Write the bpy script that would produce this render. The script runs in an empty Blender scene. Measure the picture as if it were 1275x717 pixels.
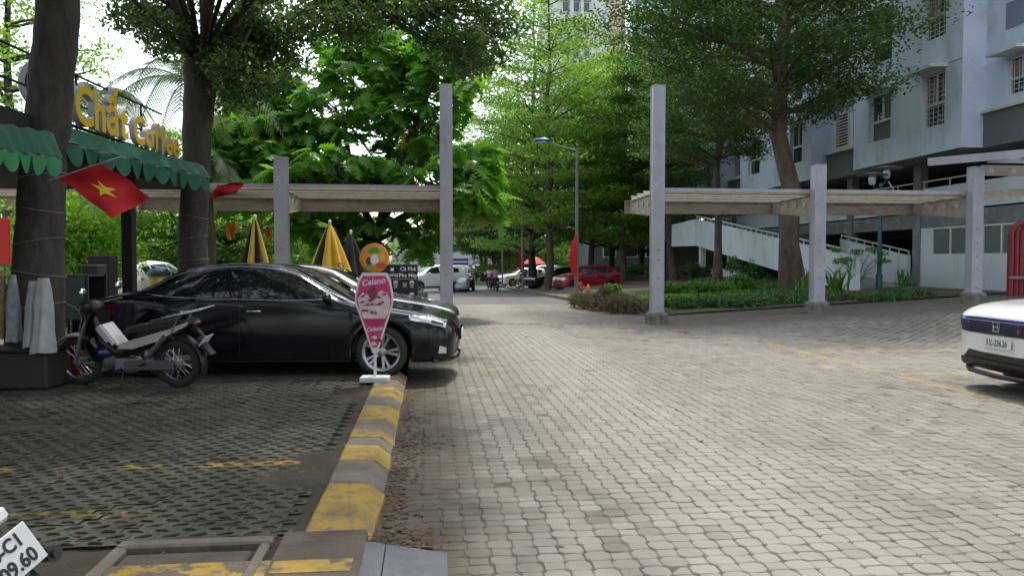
import bpy, math, random
import numpy as np
from mathutils import Vector, Matrix, Euler
from mathutils.bvhtree import BVHTree
SC = bpy.context.scene
COL = SC.collection
R = math.radians
PI = math.pi
# ------------------------------------------------------------------ camera
TH, PH, CH, FO = R(6.1), math.atan(33.5 / 960), 1.55, 960.0
cam_data = bpy.data.cameras.new('camera')
cam_data.sensor_width = 36
cam_data.lens = 36 * FO / 1275
cam_data.clip_end = 3000
cam_data.clip_start = 0.05
cam = bpy.data.objects.new('camera', cam_data)
cam.location = (0, 0, CH)
cam.rotation_euler = (PI / 2 - PH, 0, -TH)
COL.objects.link(cam)
SC.camera = cam
# ------------------------------------------------------------------ sky and sun
SUN_EL, SUN_AZ = 64, 24          # azimuth from +Y towards +X
world = bpy.data.worlds.new('World')
SC.world = world
world.use_nodes = True
wn, wl = world.node_tree.nodes, world.node_tree.links
bg = wn['Background']
sky = wn.new('ShaderNodeTexSky')
sky.sky_type = 'NISHITA'
sky.sun_disc = False
sky.sun_elevation = R(SUN_EL)
sky.sun_rotation = R(SUN_AZ)
sky.air_density = 1.3
sky.dust_density = 2.0
sky.ozone_density = 1.5
hsv = wn.new('ShaderNodeHueSaturation')
hsv.inputs['Saturation'].default_value = 0.42
wl.new(sky.outputs[0], hsv.inputs['Color'])
wl.new(hsv.outputs[0], bg.inputs['Color'])
bg.inputs['Strength'].default_value = 0.15
sun_d = bpy.data.lights.new('sun', 'SUN')
sun_d.energy = 1.5
sun_d.angle = R(2.5)
sun_d.color = (1, 0.93, 0.80)
sun = bpy.data.objects.new('sun', sun_d)
sdir = Vector((math.sin(R(SUN_AZ)) * math.cos(R(SUN_EL)), math.cos(R(SUN_AZ)) * math.cos(R(SUN_EL)), math.sin(R(SUN_EL))))
sun.rotation_euler = sdir.to_track_quat('Z', 'Y').to_euler()
sun.location = (0, 0, 60)
COL.objects.link(sun)
SC.view_settings.view_transform = 'Standard'
SC.view_settings.look = 'None'
SC.view_settings.exposure = 1.25
SC.view_settings.gamma = 1
# ------------------------------------------------------------------ place finders: a line of sight of the survey meets a level or a plane
def ray(px, py):
    u, v = (px - 637.5) / FO, (358.5 - py) / FO
    f, z = math.cos(PH) + v * math.sin(PH), v * math.cos(PH) - math.sin(PH)
    return Vector((u * math.cos(TH) + f * math.sin(TH), -u * math.sin(TH) + f * math.cos(TH), z))
C0 = Vector((0, 0, CH))
def G(px, py, z=0.0):
    r = ray(px, py)
    return C0 + r * ((z - CH) / r.z)
def PD(px, py, d): return C0 + ray(px, py) * d
def PX(px, py, X):
    r = ray(px, py); return C0 + r * (X / r.x)
def PYY(px, py, Y):
    r = ray(px, py); return C0 + r * (Y / r.y)
def proj(p):
    cx = p[0] * math.cos(TH) - p[1] * math.sin(TH); d = p[0] * math.sin(TH) + p[1] * math.cos(TH)
    z = p[2] - CH
    dd = d * math.cos(PH) - z * math.sin(PH); v = d * math.sin(PH) + z * math.cos(PH)
    return 637.5 + FO * cx / dd, 358.5 - FO * v / dd, dd
def sst(a, b, x):
    t = min(1, max(0, (x - a) / (b - a))); return t * t * (3 - 2 * t)
def rz(y): return -.016 * min(55, max(0, y - 27.6))      # the street falls gently away
def gz(x, y): return 0.055 * max(0, x - 5.4) * sst(11.5, 18.5, y)
# ------------------------------------------------------------------ mesh builder
class MB:
    def __init__(s): s.v = []; s.f = []; s.m = []; s.sm = []
    def add(s, vs, fs, mi=0, sm=False, M=None):
        b = len(s.v)
        s.v += [tuple(M @ Vector(v)) for v in vs] if M is not None else [tuple(v) for v in vs]
        for f in fs:
            s.f.append([b + i for i in f]); s.m.append(mi); s.sm.append(sm)
        return s
    def box(s, c, d, M=None, b=0.0, mi=0, rz=0):
        hx, hy, hz = d[0] / 2, d[1] / 2, d[2] / 2
        T = Matrix.Translation(c)
        if rz: T = T @ Matrix.Rotation(rz, 4, 'Z')
        if M is not None: T = M @ T
        if b <= 0:
            vs = [(x, y, z) for x in (-hx, hx) for y in (-hy, hy) for z in (-hz, hz)]
            fs = [(0, 1, 3, 2), (4, 6, 7, 5), (0, 4, 5, 1), (2, 3, 7, 6), (0, 2, 6, 4), (1, 5, 7, 3)]
            return s.add(vs, fs, mi, False, T)
        b = min(b, hx * .9, hy * .9, hz * .9)
        vs = []; ix = {}
        for sx in (-1, 1):
            for sy in (-1, 1):
                for sz in (-1, 1):
                    for k in range(3):
                        o = [hx - b, hy - b, hz - b]; o[k] += b
                        ix[(sx, sy, sz, k)] = len(vs); vs.append((sx * o[0], sy * o[1], sz * o[2]))
        fs = []
        for k in range(3):
            a, c2 = (k + 1) % 3, (k + 2) % 3
            for sg in (-1, 1):
                q = []
                for (p, r) in ((-1, -1), (1, -1), (1, 1), (-1, 1)):
                    t = [0, 0, 0]; t[k] = sg; t[a] = p; t[c2] = r; q.append(ix[(*t, k)])
                fs.append(q if sg > 0 else q[::-1])
            for p in (-1, 1):
                for r in (-1, 1):
                    t = [0, 0, 0]; t[a] = p; t[c2] = r
                    t1 = list(t); t1[k] = -1; t2 = list(t); t2[k] = 1
                    q = [ix[(*t1, a)], ix[(*t2, a)], ix[(*t2, c2)], ix[(*t1, c2)]]
                    fs.append(q if p * r > 0 else q[::-1])
        for sx in (-1, 1):
            for sy in (-1, 1):
                for sz in (-1, 1):
                    q = [ix[(sx, sy, sz, k)] for k in range(3)]
                    fs.append(q if sx * sy * sz > 0 else q[::-1])
        return s.add(vs, fs, mi, False, T)
    def bar(s, p0, p1, w, h, mi=0, b=0.0, up=(0, 0, 1)):
        p0, p1 = Vector(p0), Vector(p1); d = p1 - p0; L = d.length
        x = d.normalized(); y = Vector(up).cross(x)
        if y.length < 1e-4: y = Vector((0, 1, 0)).cross(x)
        y.normalize(); z = x.cross(y)
        M = Matrix(((x.x, y.x, z.x, 0), (x.y, y.y, z.y, 0), (x.z, y.z, z.z, 0), (0, 0, 0, 1)))
        M = Matrix.Translation((p0 + p1) / 2) @ M
        return s.box((0, 0, 0), (L, w, h), M, b, mi)
    def tube(s, pts, r, n=8, mi=0, cap=True, sm=True, M=None):
        pts = [Vector(p) for p in pts]; k = len(pts)
        rs = [r] * k if not hasattr(r, '__len__') else r
        vs = []; fs = []; ref = None
        for i, p in enumerate(pts):
            t = (pts[min(i + 1, k - 1)] - pts[max(i - 1, 0)])
            if t.length < 1e-9: t = Vector((0, 0, 1))
            t.normalize()
            if ref is None:
                ref = Vector((1, 0, 0)) if abs(t.x) < .8 else Vector((0, 1, 0))
            a = (ref - t * ref.dot(t)).normalized(); ref = a; c = t.cross(a)
            for j in range(n):
                w = 2 * PI * j / n
                vs.append(p + (a * math.cos(w) + c * math.sin(w)) * rs[i])
        for i in range(k - 1):
            for j in range(n):
                fs.append((i * n + j, i * n + (j + 1) % n, (i + 1) * n + (j + 1) % n, (i + 1) * n + j))
        s.add(vs, fs, mi, sm, M)
        if cap:
            s.add(vs[:n], [tuple(range(n))[::-1]], mi, False, M); s.add(vs[-n:], [tuple(range(n))], mi, False, M)
        return s
    def lathe(s, prof, n=16, M=None, mi=0, sm=True, cap=False, a0=0, a1=2 * PI):
        full = abs(a1 - a0 - 2 * PI) < 1e-6; cols = n if full else n + 1
        vs = [(r * math.cos(a0 + (a1 - a0) * j / n), r * math.sin(a0 + (a1 - a0) * j / n), z) for r, z in prof for j in range(cols)]
        fs = []
        for i in range(len(prof) - 1):
            for j in range(n):
                j2 = (j + 1) % cols
                fs.append((i * cols + j, i * cols + j2, (i + 1) * cols + j2, (i + 1) * cols + j))
        s.add(vs, fs, mi, sm, M)
        if cap:
            s.add(vs[:cols], [tuple(range(cols))[::-1]], mi, False, M); s.add(vs[-cols:], [tuple(range(cols))], mi, False, M)
        return s
    def prism(s, poly, d, M=None, mi=0, z0=0.0):
        n = len(poly)
        ar = sum(poly[i][0] * poly[(i + 1) % n][1] - poly[(i + 1) % n][0] * poly[i][1] for i in range(n))
        if ar < 0: poly = poly[::-1]
        vs = [(x, y, z0) for x, y in poly] + [(x, y, z0 + d) for x, y in poly]
        fs = [tuple(range(n))[::-1], tuple(range(n, 2 * n))] + [(i, (i + 1) % n, n + (i + 1) % n, n + i) for i in range(n)]
        return s.add(vs, fs, mi, False, M)
    def quad(s, a, b, c, d, mi=0): return s.add([a, b, c, d], [(0, 1, 2, 3)], mi)
    def ell(s, c, r, nu=12, nv=8, mi=0, M=None):
        T = Matrix.Translation(c)
        if M is not None: T = M @ T
        pr = [(math.cos(-PI / 2 + PI * i / nv), math.sin(-PI / 2 + PI * i / nv)) for i in range(nv + 1)]
        vs = [(max(q, 1e-4) * math.cos(2 * PI * j / nu) * r[0], max(q, 1e-4) * math.sin(2 * PI * j / nu) * r[1], z * r[2]) for q, z in pr for j in range(nu)]
        fs = [(i * nu + j, i * nu + (j + 1) % nu, (i + 1) * nu + (j + 1) % nu, (i + 1) * nu + j) for i in range(nv) for j in range(nu)]
        return s.add(vs, fs, mi, True, T)
    def mesh(s, name, mats):
        me = bpy.data.meshes.new(name)
        me.from_pydata(s.v, [], s.f)
        for m in (mats if isinstance(mats, (list, tuple)) else [mats]): me.materials.append(m)
        me.polygons.foreach_set('material_index', s.m)
        me.polygons.foreach_set('use_smooth', s.sm)
        me.update()
        return me
    def build(s, name, mats, parent=None, loc=(0, 0, 0), kind=None):
        return put(name, s.mesh(name, mats), parent, loc, kind)
def put(name, me, parent=None, loc=(0, 0, 0), kind=None):
    o = bpy.data.objects.new(name, me)
    COL.objects.link(o); o.location = loc
    if parent is not None: o.parent = parent
    if kind: o['kind'] = kind
    return o
def tag(o, label, cat, group=None):
    o['label'] = label; o['category'] = cat
    if group: o['group'] = group
    return o
def thing(name, label, cat, loc=(0, 0, 0), rz=0, group=None):
    o = bpy.data.objects.new(name, None)
    COL.objects.link(o); o.location = loc; o.rotation_euler = (0, 0, rz); o.empty_display_size = .2
    return tag(o, label, cat, group)
def copy_tree(o, parent=None):
    c = o.copy(); COL.objects.link(c)
    if parent is not None: c.parent = parent
    for ch in list(o.children): copy_tree(ch, c)
    return c
def npmesh(name, V, F, mats, smooth=False, tone=None, mi=None):
    """V (n,3), F (m,k) arrays -> mesh, quickly"""
    me = bpy.data.meshes.new(name)
    m, k = F.shape
    me.vertices.add(len(V)); me.vertices.foreach_set('co', np.asarray(V, dtype=np.float32).ravel())
    me.loops.add(m * k); me.loops.foreach_set('vertex_index', np.asarray(F, dtype=np.int32).ravel())
    me.polygons.add(m)
    me.polygons.foreach_set('loop_start', np.arange(0, m * k, k, dtype=np.int32))
    me.polygons.foreach_set('loop_total', np.full(m, k, dtype=np.int32))
    for q in (mats if isinstance(mats, (list, tuple)) else [mats]): me.materials.append(q)
    if mi is not None: me.polygons.foreach_set('material_index', np.asarray(mi, dtype=np.int32))
    me.polygons.foreach_set('use_smooth', np.full(m, smooth))
    me.update(calc_edges=True)
    if tone is not None:
        a = me.attributes.new('tone', 'FLOAT', 'FACE'); a.data.foreach_set('value', np.asarray(tone, dtype=np.float32))
    return me
def text(body, size, m, parent, M, ext=0.002, name='lettering', ax='CENTER', sx=1.0, ital=0.0, off=0.0, **kw):
    cu = bpy.data.curves.new('t', 'FONT'); cu.body = body; cu.size = size; cu.extrude = ext; cu.align_x = ax; cu.align_y = 'CENTER'
    cu.shear = ital; cu.resolution_u = 3; cu.offset = off
    o = bpy.data.objects.new('t', cu); COL.objects.link(o)
    me = bpy.data.meshes.new_from_object(o)
    bpy.data.objects.remove(o); bpy.data.curves.remove(cu)
    me.transform(M @ Matrix.Diagonal((sx, 1, 1, 1)))
    me.materials.clear(); me.materials.append(m); me.name = name
    return put(name, me, parent)
# a frame on an upright face: local x to the reader's right, y up, z towards the reader
def face(origin, right, up=(0, 0, 1)):
    x = Vector(right).normalized(); y = Vector(up); y = (y - x * x.dot(y)).normalized(); z = x.cross(y)
    return Matrix.Translation(origin) @ Matrix(((x.x, y.x, z.x, 0), (x.y, y.y, z.y, 0), (x.z, y.z, z.z, 0), (0, 0, 0, 1)))
# ------------------------------------------------------------------ materials
def mk(name, c1, c2=None, sc=6, rough=.6, bump=0, bsc=None, metal=0, coat=0, spec=.5, det=5, coord='Object', lo=.35, hi=.65, c3=None, sc3=40, f3=.3, stretch=None):
    m = bpy.data.materials.new(name); m.use_nodes = True
    n, l = m.node_tree.nodes, m.node_tree.links
    p = n['Principled BSDF']
    p.inputs['Base Color'].default_value = (*c1, 1); p.inputs['Roughness'].default_value = rough
    p.inputs['Metallic'].default_value = metal; p.inputs['Coat Weight'].default_value = coat; p.inputs['Coat Roughness'].default_value = .04
    p.inputs['Specular IOR Level'].default_value = spec
    tc = n.new('ShaderNodeTexCoord')
    src = tc.outputs['Object']
    if coord == 'World':
        src = n.new('ShaderNodeNewGeometry').outputs['Position']
    if stretch:
        mp = n.new('ShaderNodeMapping'); mp.inputs['Scale'].default_value = stretch; l.new(src, mp.inputs['Vector']); src = mp.outputs[0]
    out = None
    def noise(s, d=5):
        q = n.new('ShaderNodeTexNoise'); q.inputs['Scale'].default_value = s; q.inputs['Detail'].default_value = d; q.inputs['Roughness'].default_value = .62
        l.new(src, q.inputs['Vector']); return q.outputs['Fac']
    def ramp(f, a, b):
        q = n.new('ShaderNodeMapRange'); q.inputs['From Min'].default_value = a; q.inputs['From Max'].default_value = b; l.new(f, q.inputs['Value']); return q.outputs[0]
    def mix(f, a, b):
        q = n.new('ShaderNodeMix'); q.data_type = 'RGBA'
        if isinstance(f, (int, float)): q.inputs[0].default_value = f
        else: l.new(f, q.inputs[0])
        for i, c in ((6, a), (7, b)):
            if isinstance(c, tuple): q.inputs[i].default_value = (*c, 1)
            else: l.new(c, q.inputs[i])
        return q.outputs[2]
    m['_'] = 0
    if c2:
        out = mix(ramp(noise(sc, det), lo, hi), c1, c2)
        if c3:
            fr = ramp(noise(sc3), .5, .7); q = n.new('ShaderNodeMath'); q.operation = 'MULTIPLY'; q.inputs[1].default_value = f3; l.new(fr, q.inputs[0])
            out = mix(q.outputs[0], out, c3)
        l.new(out, p.inputs['Base Color'])
    if bump:
        b = n.new('ShaderNodeBump'); b.inputs['Strength'].default_value = bump; b.inputs['Distance'].default_value = .02
        l.new(noise(bsc or sc * 6, 6), b.inputs['Height']); l.new(b.outputs[0], p.inputs['Normal'])
    return m
def leafmat(name, c1, c2, c3=None, tr=.4, rough=.45, var=.5):
    m = bpy.data.materials.new(name); m.use_nodes = True
    n, l = m.node_tree.nodes, m.node_tree.links
    p = n['Principled BSDF']; o = n['Material Output']
    g = n.new('ShaderNodeNewGeometry'); oi = n.new('ShaderNodeObjectInfo')
    ad = n.new('ShaderNodeMath'); ad.operation = 'ADD'; l.new(g.outputs['Random Per Island'], ad.inputs[0]); l.new(oi.outputs['Random'], ad.inputs[1])
    fr = n.new('ShaderNodeMath'); fr.operation = 'FRACT'; l.new(ad.outputs[0], fr.inputs[0])
    r = n.new('ShaderNodeValToRGB'); l.new(fr.outputs[0], r.inputs[0])
    r.color_ramp.elements[0].color = (*c1, 1); r.color_ramp.elements[1].color = (*c2, 1)
    r.color_ramp.elements[0].position = .1; r.color_ramp.elements[1].position = .85 if c3 else 1
    if c3:
        e = r.color_ramp.elements.new(.97); e.color = (*c2, 1); e = r.color_ramp.elements.new(.99); e.color = (*c3, 1)
    tx = n.new('ShaderNodeTexNoise'); tx.inputs['Scale'].default_value = .75; tx.inputs['Detail'].default_value = 3; l.new(g.outputs['Position'], tx.inputs['Vector'])
    mr = n.new('ShaderNodeMapRange'); mr.inputs['From Min'].default_value = .3; mr.inputs['From Max'].default_value = .7; l.new(tx.outputs['Fac'], mr.inputs['Value'])
    mm = n.new('ShaderNodeMix'); mm.inputs[0].default_value = .5; l.new(fr.outputs[0], mm.inputs[2]); l.new(mr.outputs[0], mm.inputs[3]); l.new(mm.outputs[0], r.inputs[0])
    l.new(r.outputs[0], p.inputs['Base Color']); p.inputs['Roughness'].default_value = rough; p.inputs['Specular IOR Level'].default_value = .35
    t = n.new('ShaderNodeBsdfTranslucent'); mx = n.new('ShaderNodeMixShader'); mx.inputs[0].default_value = tr
    gm = n.new('ShaderNodeMix'); gm.data_type = 'RGBA'; gm.blend_type = 'MULTIPLY'; gm.inputs[0].default_value = 1; gm.inputs[7].default_value = (1.5, 1.6, .6, 1)
    l.new(r.outputs[0], gm.inputs[6]); l.new(gm.outputs[2], t.inputs['Color'])
    l.new(p.outputs[0], mx.inputs[1]); l.new(t.outputs[0], mx.inputs[2]); l.new(mx.outputs[0], o.inputs['Surface'])
    return m
M_ = {}
M_['black'] = mk('black_plastic', (.012, .012, .013), rough=.45)
M_['rubber'] = mk('tyre_rubber', (.018, .018, .019), (.03, .03, .03), sc=12, rough=.85)
M_['glass'] = mk('dark_glass', (.008, .010, .012), rough=.03, spec=.9)
M_['clearglass'] = mk('window_glass', (.03, .04, .045), rough=.04, spec=.9)
M_['chrome'] = mk('chrome', (.75, .76, .78), rough=.12, metal=1)
M_['alloy'] = mk('alloy', (.40, .41, .43), rough=.3, metal=.9)
M_['lamp'] = mk('lamp_lens', (.62, .64, .66), rough=.06, spec=.9, coat=1)
M_['redlamp'] = mk('tail_lamp', (.07, .004, .004), rough=.1, coat=1)
M_['orangelamp'] = mk('indicator_lamp', (.75, .2, .02), rough=.1, coat=1)
M_['white'] = mk('white_paint', (.70, .70, .69), (.62, .62, .61), sc=3, rough=.5)
M_['conc'] = mk('concrete', (.30, .28, .25), (.20, .185, .16), sc=3, rough=.85, bump=.4, bsc=30, c3=(.12, .11, .09), sc3=9, f3=.7)
M_['lavsteel'] = mk('painted_steel', (.37, .37, .41), (.30, .30, .335), sc=2.5, rough=.45, c3=(.22, .18, .14), sc3=2.2, f3=.22, bump=.04, bsc=8, stretch=(1, 1, .5))
M_['steel'] = mk('grey_steel', (.20, .20, .21), (.14, .14, .145), sc=3, rough=.5)
M_['rust'] = mk('rusty_beam', (.42, .37, .31), (.32, .27, .205), sc=1.6, rough=.6, c3=(.14, .085, .045), sc3=5, f3=.7, stretch=(1, 3, 6))
M_['cream'] = mk('cream_channel', (.86, .79, .60), (.74, .64, .44), sc=1.5, rough=.55, stretch=(1, 4, 8), c3=(.25, .14, .06), sc3=5, f3=.4)
M_['bark'] = mk('bark', (.135, .10, .07), (.068, .051, .037), sc=5, rough=.9, bump=1, bsc=14, stretch=(1, 1, .35))
M_['darkbark'] = mk('dark_bark', (.075, .062, .05), (.035, .03, .026), sc=6, rough=.9, bump=1, bsc=16, stretch=(1, 1, .4))
M_['red'] = mk('red_cloth', (.62, .015, .02), (.50, .01, .015), sc=5, rough=.7)
M_['yellow'] = mk('yellow_paint', (.72, .46, .02), (.6, .36, .03), sc=6, rough=.6)
M_['green'] = mk('green_awning', (.008, .115, .06), (.006, .085, .045), sc=2, rough=.55)
M_['fgreen'] = mk('green_valance', (.025, .25, .08), (.02, .19, .06), sc=2, rough=.6)
# ------------------------------------------------------------------ ground, road, paving
def sheet(name, x0, x1, y0, y1, nx, ny, zf, m, kind='structure', parent=None):
    xs = np.linspace(x0, x1, nx + 1); ys = np.linspace(y0, y1, ny + 1)
    V = np.array([(x, y, zf(x, y)) for y in ys for x in xs])
    F = np.array([(j * (nx + 1) + i, j * (nx + 1) + i + 1, (j + 1) * (nx + 1) + i + 1, (j + 1) * (nx + 1) + i) for j in range(ny) for i in range(nx)])
    return put(name, npmesh(name, V, F, m, True), parent, kind=kind)
mat_ground = mk('earth', (.12, .10, .075), (.07, .075, .04), sc=.6, rough=.95, bump=.4, bsc=6, coord='World')
sheet('ground', -700, 700, -400, 1400, 8, 8, lambda x, y: -1.1, mat_ground)
mat_asphalt = mk('asphalt', (.095, .094, .092), (.065, .065, .065), sc=.35, rough=.8, bump=.35, bsc=60, coord='World', c3=(.15, .145, .135), sc3=1.7, f3=.6)
YA = 27.6; XK = 5.55
sheet('road', -16, XK, YA, 190, 4, 60, lambda x, y: rz(y), mat_asphalt)
# paving stones: an octagon with a bridging rectangle, laid in staggered columns
def paving_mat(name, stone):
    m = bpy.data.materials.new(name); m.use_nodes = True
    n, l = m.node_tree.nodes, m.node_tree.links
    p = n['Principled BSDF']; p.inputs['Roughness'].default_value = .78; p.inputs['Specular IOR Level'].default_value = .4
    pos = n.new('ShaderNodeNewGeometry').outputs['Position']
    sx = n.new('ShaderNodeSeparateXYZ'); l.new(pos, sx.inputs[0])
    def math_(op, a, b=None):
        q = n.new('ShaderNodeMath'); q.operation = op
        for i, t in enumerate((a, b)):
            if t is None: continue
            if isinstance(t, (int, float)): q.inputs[i].default_value = t
            else: l.new(t, q.inputs[i])
        return q.outputs[0]
    def noise(s, d=5):
        q = n.new('ShaderNodeTexNoise'); q.inputs['Scale'].default_value = s; q.inputs['Detail'].default_value = d; q.inputs['Roughness'].default_value = .62
        l.new(pos, q.inputs['Vector']); return q.outputs['Fac']
    def rng(f, a, b, c=0, d=1):
        q = n.new('ShaderNodeMapRange')
        for i, t in zip(('From Min', 'From Max', 'To Min', 'To Max'), (a, b, c, d)): q.inputs[i].default_value = t
        l.new(f, q.inputs['Value']); return q.outputs[0]
    def mix(f, a, b):
        q = n.new('ShaderNodeMix'); q.data_type = 'RGBA'
        if isinstance(f, (int, float)): q.inputs[0].default_value = f
        else: l.new(f, q.inputs[0])
        for i, c in ((6, a), (7, b)):
            if isinstance(c, tuple): q.inputs[i].default_value = (*c, 1)
            else: l.new(c, q.inputs[i])
        return q.outputs[2]
    if stone:
        at = n.new('ShaderNodeAttribute'); at.attribute_name = 'tone'; tone = at.outputs['Fac']
    else:
        vo = n.new('ShaderNodeTexVoronoi'); vo.inputs['Scale'].default_value = 7; l.new(pos, vo.inputs['Vector'])
        sc_ = n.new('ShaderNodeSeparateColor'); l.new(vo.outputs['Color'], sc_.inputs[0]); tone = sc_.outputs[0]
    r = n.new('ShaderNodeValToRGB'); l.new(tone, r.inputs[0])
    el = r.color_ramp.elements
    el[0].position = 0; el[0].color = (0.105, 0.090, 0.070, 1); el[1].position = 1; el[1].color = (0.252, 0.234, 0.203, 1)
    for q, c in ((.12, (0.140, 0.120, 0.097)), (.25, (0.178, 0.160, 0.133)), (.75, (0.213, 0.195, 0.165))):
        e = el.new(q); e.color = (*c, 1)
    c = r.outputs[0]
    c = mix(rng(noise(2.2, 6), .38, .72, 0, .42), c, (.135, .125, .09))
    c = mix(rng(noise(.42, 5), .46, .62, 0, .38), c, (.255, .24, .215))
    c = mix(rng(noise(.8, 6), .60, .72, 0, .55), c, (.105, .095, .075))
    c = mix(rng(noise(60, 4), .5, .75, 0, .35), c, (.14, .125, .105))
    c = mix(math_('MULTIPLY', rng(noise(1.1, 5), .5, .68, 0, .6), rng(sx.outputs[0], 1.6, .2)), c, (.13, .135, .10))   # mossy near the kerb
    c = mix(math_('MULTIPLY', rng(math_('ABSOLUTE', math_('SUBTRACT', math_('ADD', sx.outputs[0], math_('MULTIPLY', noise(.5, 4), 1.2)), 2.6)), 1.0, .3), .42), c, (.30, .285, .26))
    # dirt that gathers along the kerb
    dk = math_('ADD', sx.outputs[0], math_('MULTIPLY', noise(2.4, 6), -.9))
    c = mix(rng(dk, .12, -.38, 0, .92), c, (.075, .058, .04))
    # darker brown paving on the rise
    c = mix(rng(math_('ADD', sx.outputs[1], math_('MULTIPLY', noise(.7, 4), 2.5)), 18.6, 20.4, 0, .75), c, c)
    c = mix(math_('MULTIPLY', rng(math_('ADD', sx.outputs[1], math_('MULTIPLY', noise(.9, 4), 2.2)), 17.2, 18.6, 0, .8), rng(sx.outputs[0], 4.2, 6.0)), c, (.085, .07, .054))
    # yellow bay lines, worn
    wear = rng(noise(5, 6), .42, .6)
    def band(co, v, w): return math_('LESS_THAN', math_('ABSOLUTE', math_('SUBTRACT', co, v)), w)
    ln = math_('MULTIPLY', band(sx.outputs[0], 6.33, .10), math_('LESS_THAN', sx.outputs[1], 14.3))
    for y in (7.55, 9.95, 12.4):
        ln = math_('MAXIMUM', ln, math_('MULTIPLY', band(sx.outputs[1], y, .085), math_('GREATER_THAN', sx.outputs[0], 6.33)))
    c = mix(math_('MULTIPLY', math_('MULTIPLY', ln, wear), .55), c, (.40, .29, .08))
    if not stone:
        br = n.new('ShaderNodeTexBrick'); br.inputs['Scale'].default_value = 1; br.inputs['Brick Width'].default_value = .135; br.inputs['Row Height'].default_value = .115
        br.inputs['Mortar Size'].default_value = .012; br.offset = .5
        l.new(pos, br.inputs['Vector']); c = mix(math_('MULTIPLY', br.outputs['Fac'], .65), c, (.08, .07, .06))
    l.new(c, p.inputs['Base Color'])
    b = n.new('ShaderNodeBump'); b.inputs['Strength'].default_value = .35; b.inputs['Distance'].default_value = .006
    l.new(noise(45, 6), b.inputs['Height']); l.new(b.outputs[0], p.inputs['Normal'])
    return m
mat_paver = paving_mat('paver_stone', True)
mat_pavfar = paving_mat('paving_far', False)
mat_joint = mk('paving_joints', (.105, .09, .07), (.07, .062, .05), sc=3, rough=.95, coord='World')
KX0, KX1 = -.66, -.30      # kerb
YG = 18.9                  # line of the gate posts
YF = 19.0                  # pavers are single stones up to here
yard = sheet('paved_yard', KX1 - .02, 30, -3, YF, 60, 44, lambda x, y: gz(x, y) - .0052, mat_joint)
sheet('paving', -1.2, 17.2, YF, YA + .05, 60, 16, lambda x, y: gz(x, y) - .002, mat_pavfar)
sheet('pavement', XK + .12, 24, YA - .1, 120, 40, 40, lambda x, y: max(.10 + rz(y), gz(x, y) if x > 7.5 else -9) if y > YA + .3 else gz(x, y) - .01,
      mk('pavement_brick', (.15, .115, .09), (.10, .08, .062), sc=.8, rough=.85, coord='World', bump=.3, bsc=20))
PX_, PY_ = .125, .225
a, b_, lo, hi = .0690, .0530, .062, .1125      # octagon half width, neck half width, octagon half length
def paver_parts():
    j = .0035
    oc = [(-a + .028, -lo), (a - .028, -lo), (a, -lo + .03), (a, lo - .03), (a - .028, lo), (-a + .028, lo), (-a, lo - .03), (-a, -lo + .03)]
    re = [(-b_ , lo + .0045), (b_, lo + .0045), (b_, PY_ - lo - j), (-b_, PY_ - lo - j)]
    out = []
    for P, cut in ((oc, 1), (re, 1)):
        P = np.array(P); c = P.mean(0)
        inner = c + (P - c) * (1 - .006 / np.abs(P - c).max())
        n = len(P)
        V = np.vstack([np.c_[inner, np.zeros(n)], np.c_[P, np.full(n, -.005)], np.c_[P, np.full(n, -.02)]])
        out.append((V, n))
    return out
PP = paver_parts()
def paver_tris():
    V = []; F = []; b = 0
    for v, n in PP:
        V.append(v)
        for i in range(1, n - 1): F.append((b, b + i, b + i + 1, b + i + 1))
        for i in range(n):
            k = (i + 1) % n
            F.append((b + n + i, b + n + k, b + k, b + i)); F.append((b + 2 * n + i, b + 2 * n + k, b + n + k, b + n + i))
        b += 3 * n
    return np.vstack(V), F
PV, PF = paver_tris()
def poly_faces(Vs, Fs, tones, name, m):
    me = bpy.data.meshes.new(name)
    return me
def split_tri(F): return np.array([(f[0], f[1], f[2]) for f in F] + [(f[0], f[2], f[3]) for f in F if f[3] != f[2]])
PT = split_tri(PF)
rng_ = np.random.default_rng(7)
cells = []
for i in range(int((KX1 + .07) / PX_) - 3, int(21 / PX_)):
    for j in range(int(2.2 / PY_), int(YF / PY_)):
        x = i * PX_; y = j * PY_ + (PY_ / 2 if i % 2 else 0)
        if x < KX1 + .02 or y > YF - .12: continue
        px, py, d = proj((x, y, 0))
        if d < 1 or px < -60 or px > 1400 or py > 860: continue
        cells.append((d, x, y, -40 < px < 1310 and py < 735))
cells.sort()
vis = [c for c in cells if c[3]]
near = set((c[1], c[2]) for c in vis[:300])
pav_mesh = []
for k in range(24):
    V = PV + rng_.normal(0, .0012, PV.shape) * [1, 1, .7]
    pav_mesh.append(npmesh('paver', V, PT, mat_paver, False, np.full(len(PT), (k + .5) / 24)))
VV, FF, TT = [], [], []; nb = 0
for d, x, y, _ in cells:
    t = min(.999, max(0, rng_.beta(2.2, 2.0)))
    z = gz(x, y); tx, ty = rng_.normal(0, .012, 2); dz = rng_.normal(0, .0013)
    if (x, y) in near:
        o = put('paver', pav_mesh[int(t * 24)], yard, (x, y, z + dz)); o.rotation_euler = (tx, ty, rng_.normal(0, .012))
    else:
        V = PV.copy(); V[:, 2] += z + dz + V[:, 0] * ty * 1.2 + V[:, 1] * tx + (.055 * V[:, 0] * sst(11.5, 18.5, y) if x > 5.4 else 0)
        V[:, 0] += x; V[:, 1] += y
        VV.append(V); FF.append(PT + nb); TT.append(np.full(len(PT), t)); nb += len(PV)
put('paver_field', npmesh('paver_field', np.vstack(VV), np.vstack(FF), mat_paver, False, np.concatenate(TT)), yard, kind='stuff')
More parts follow.
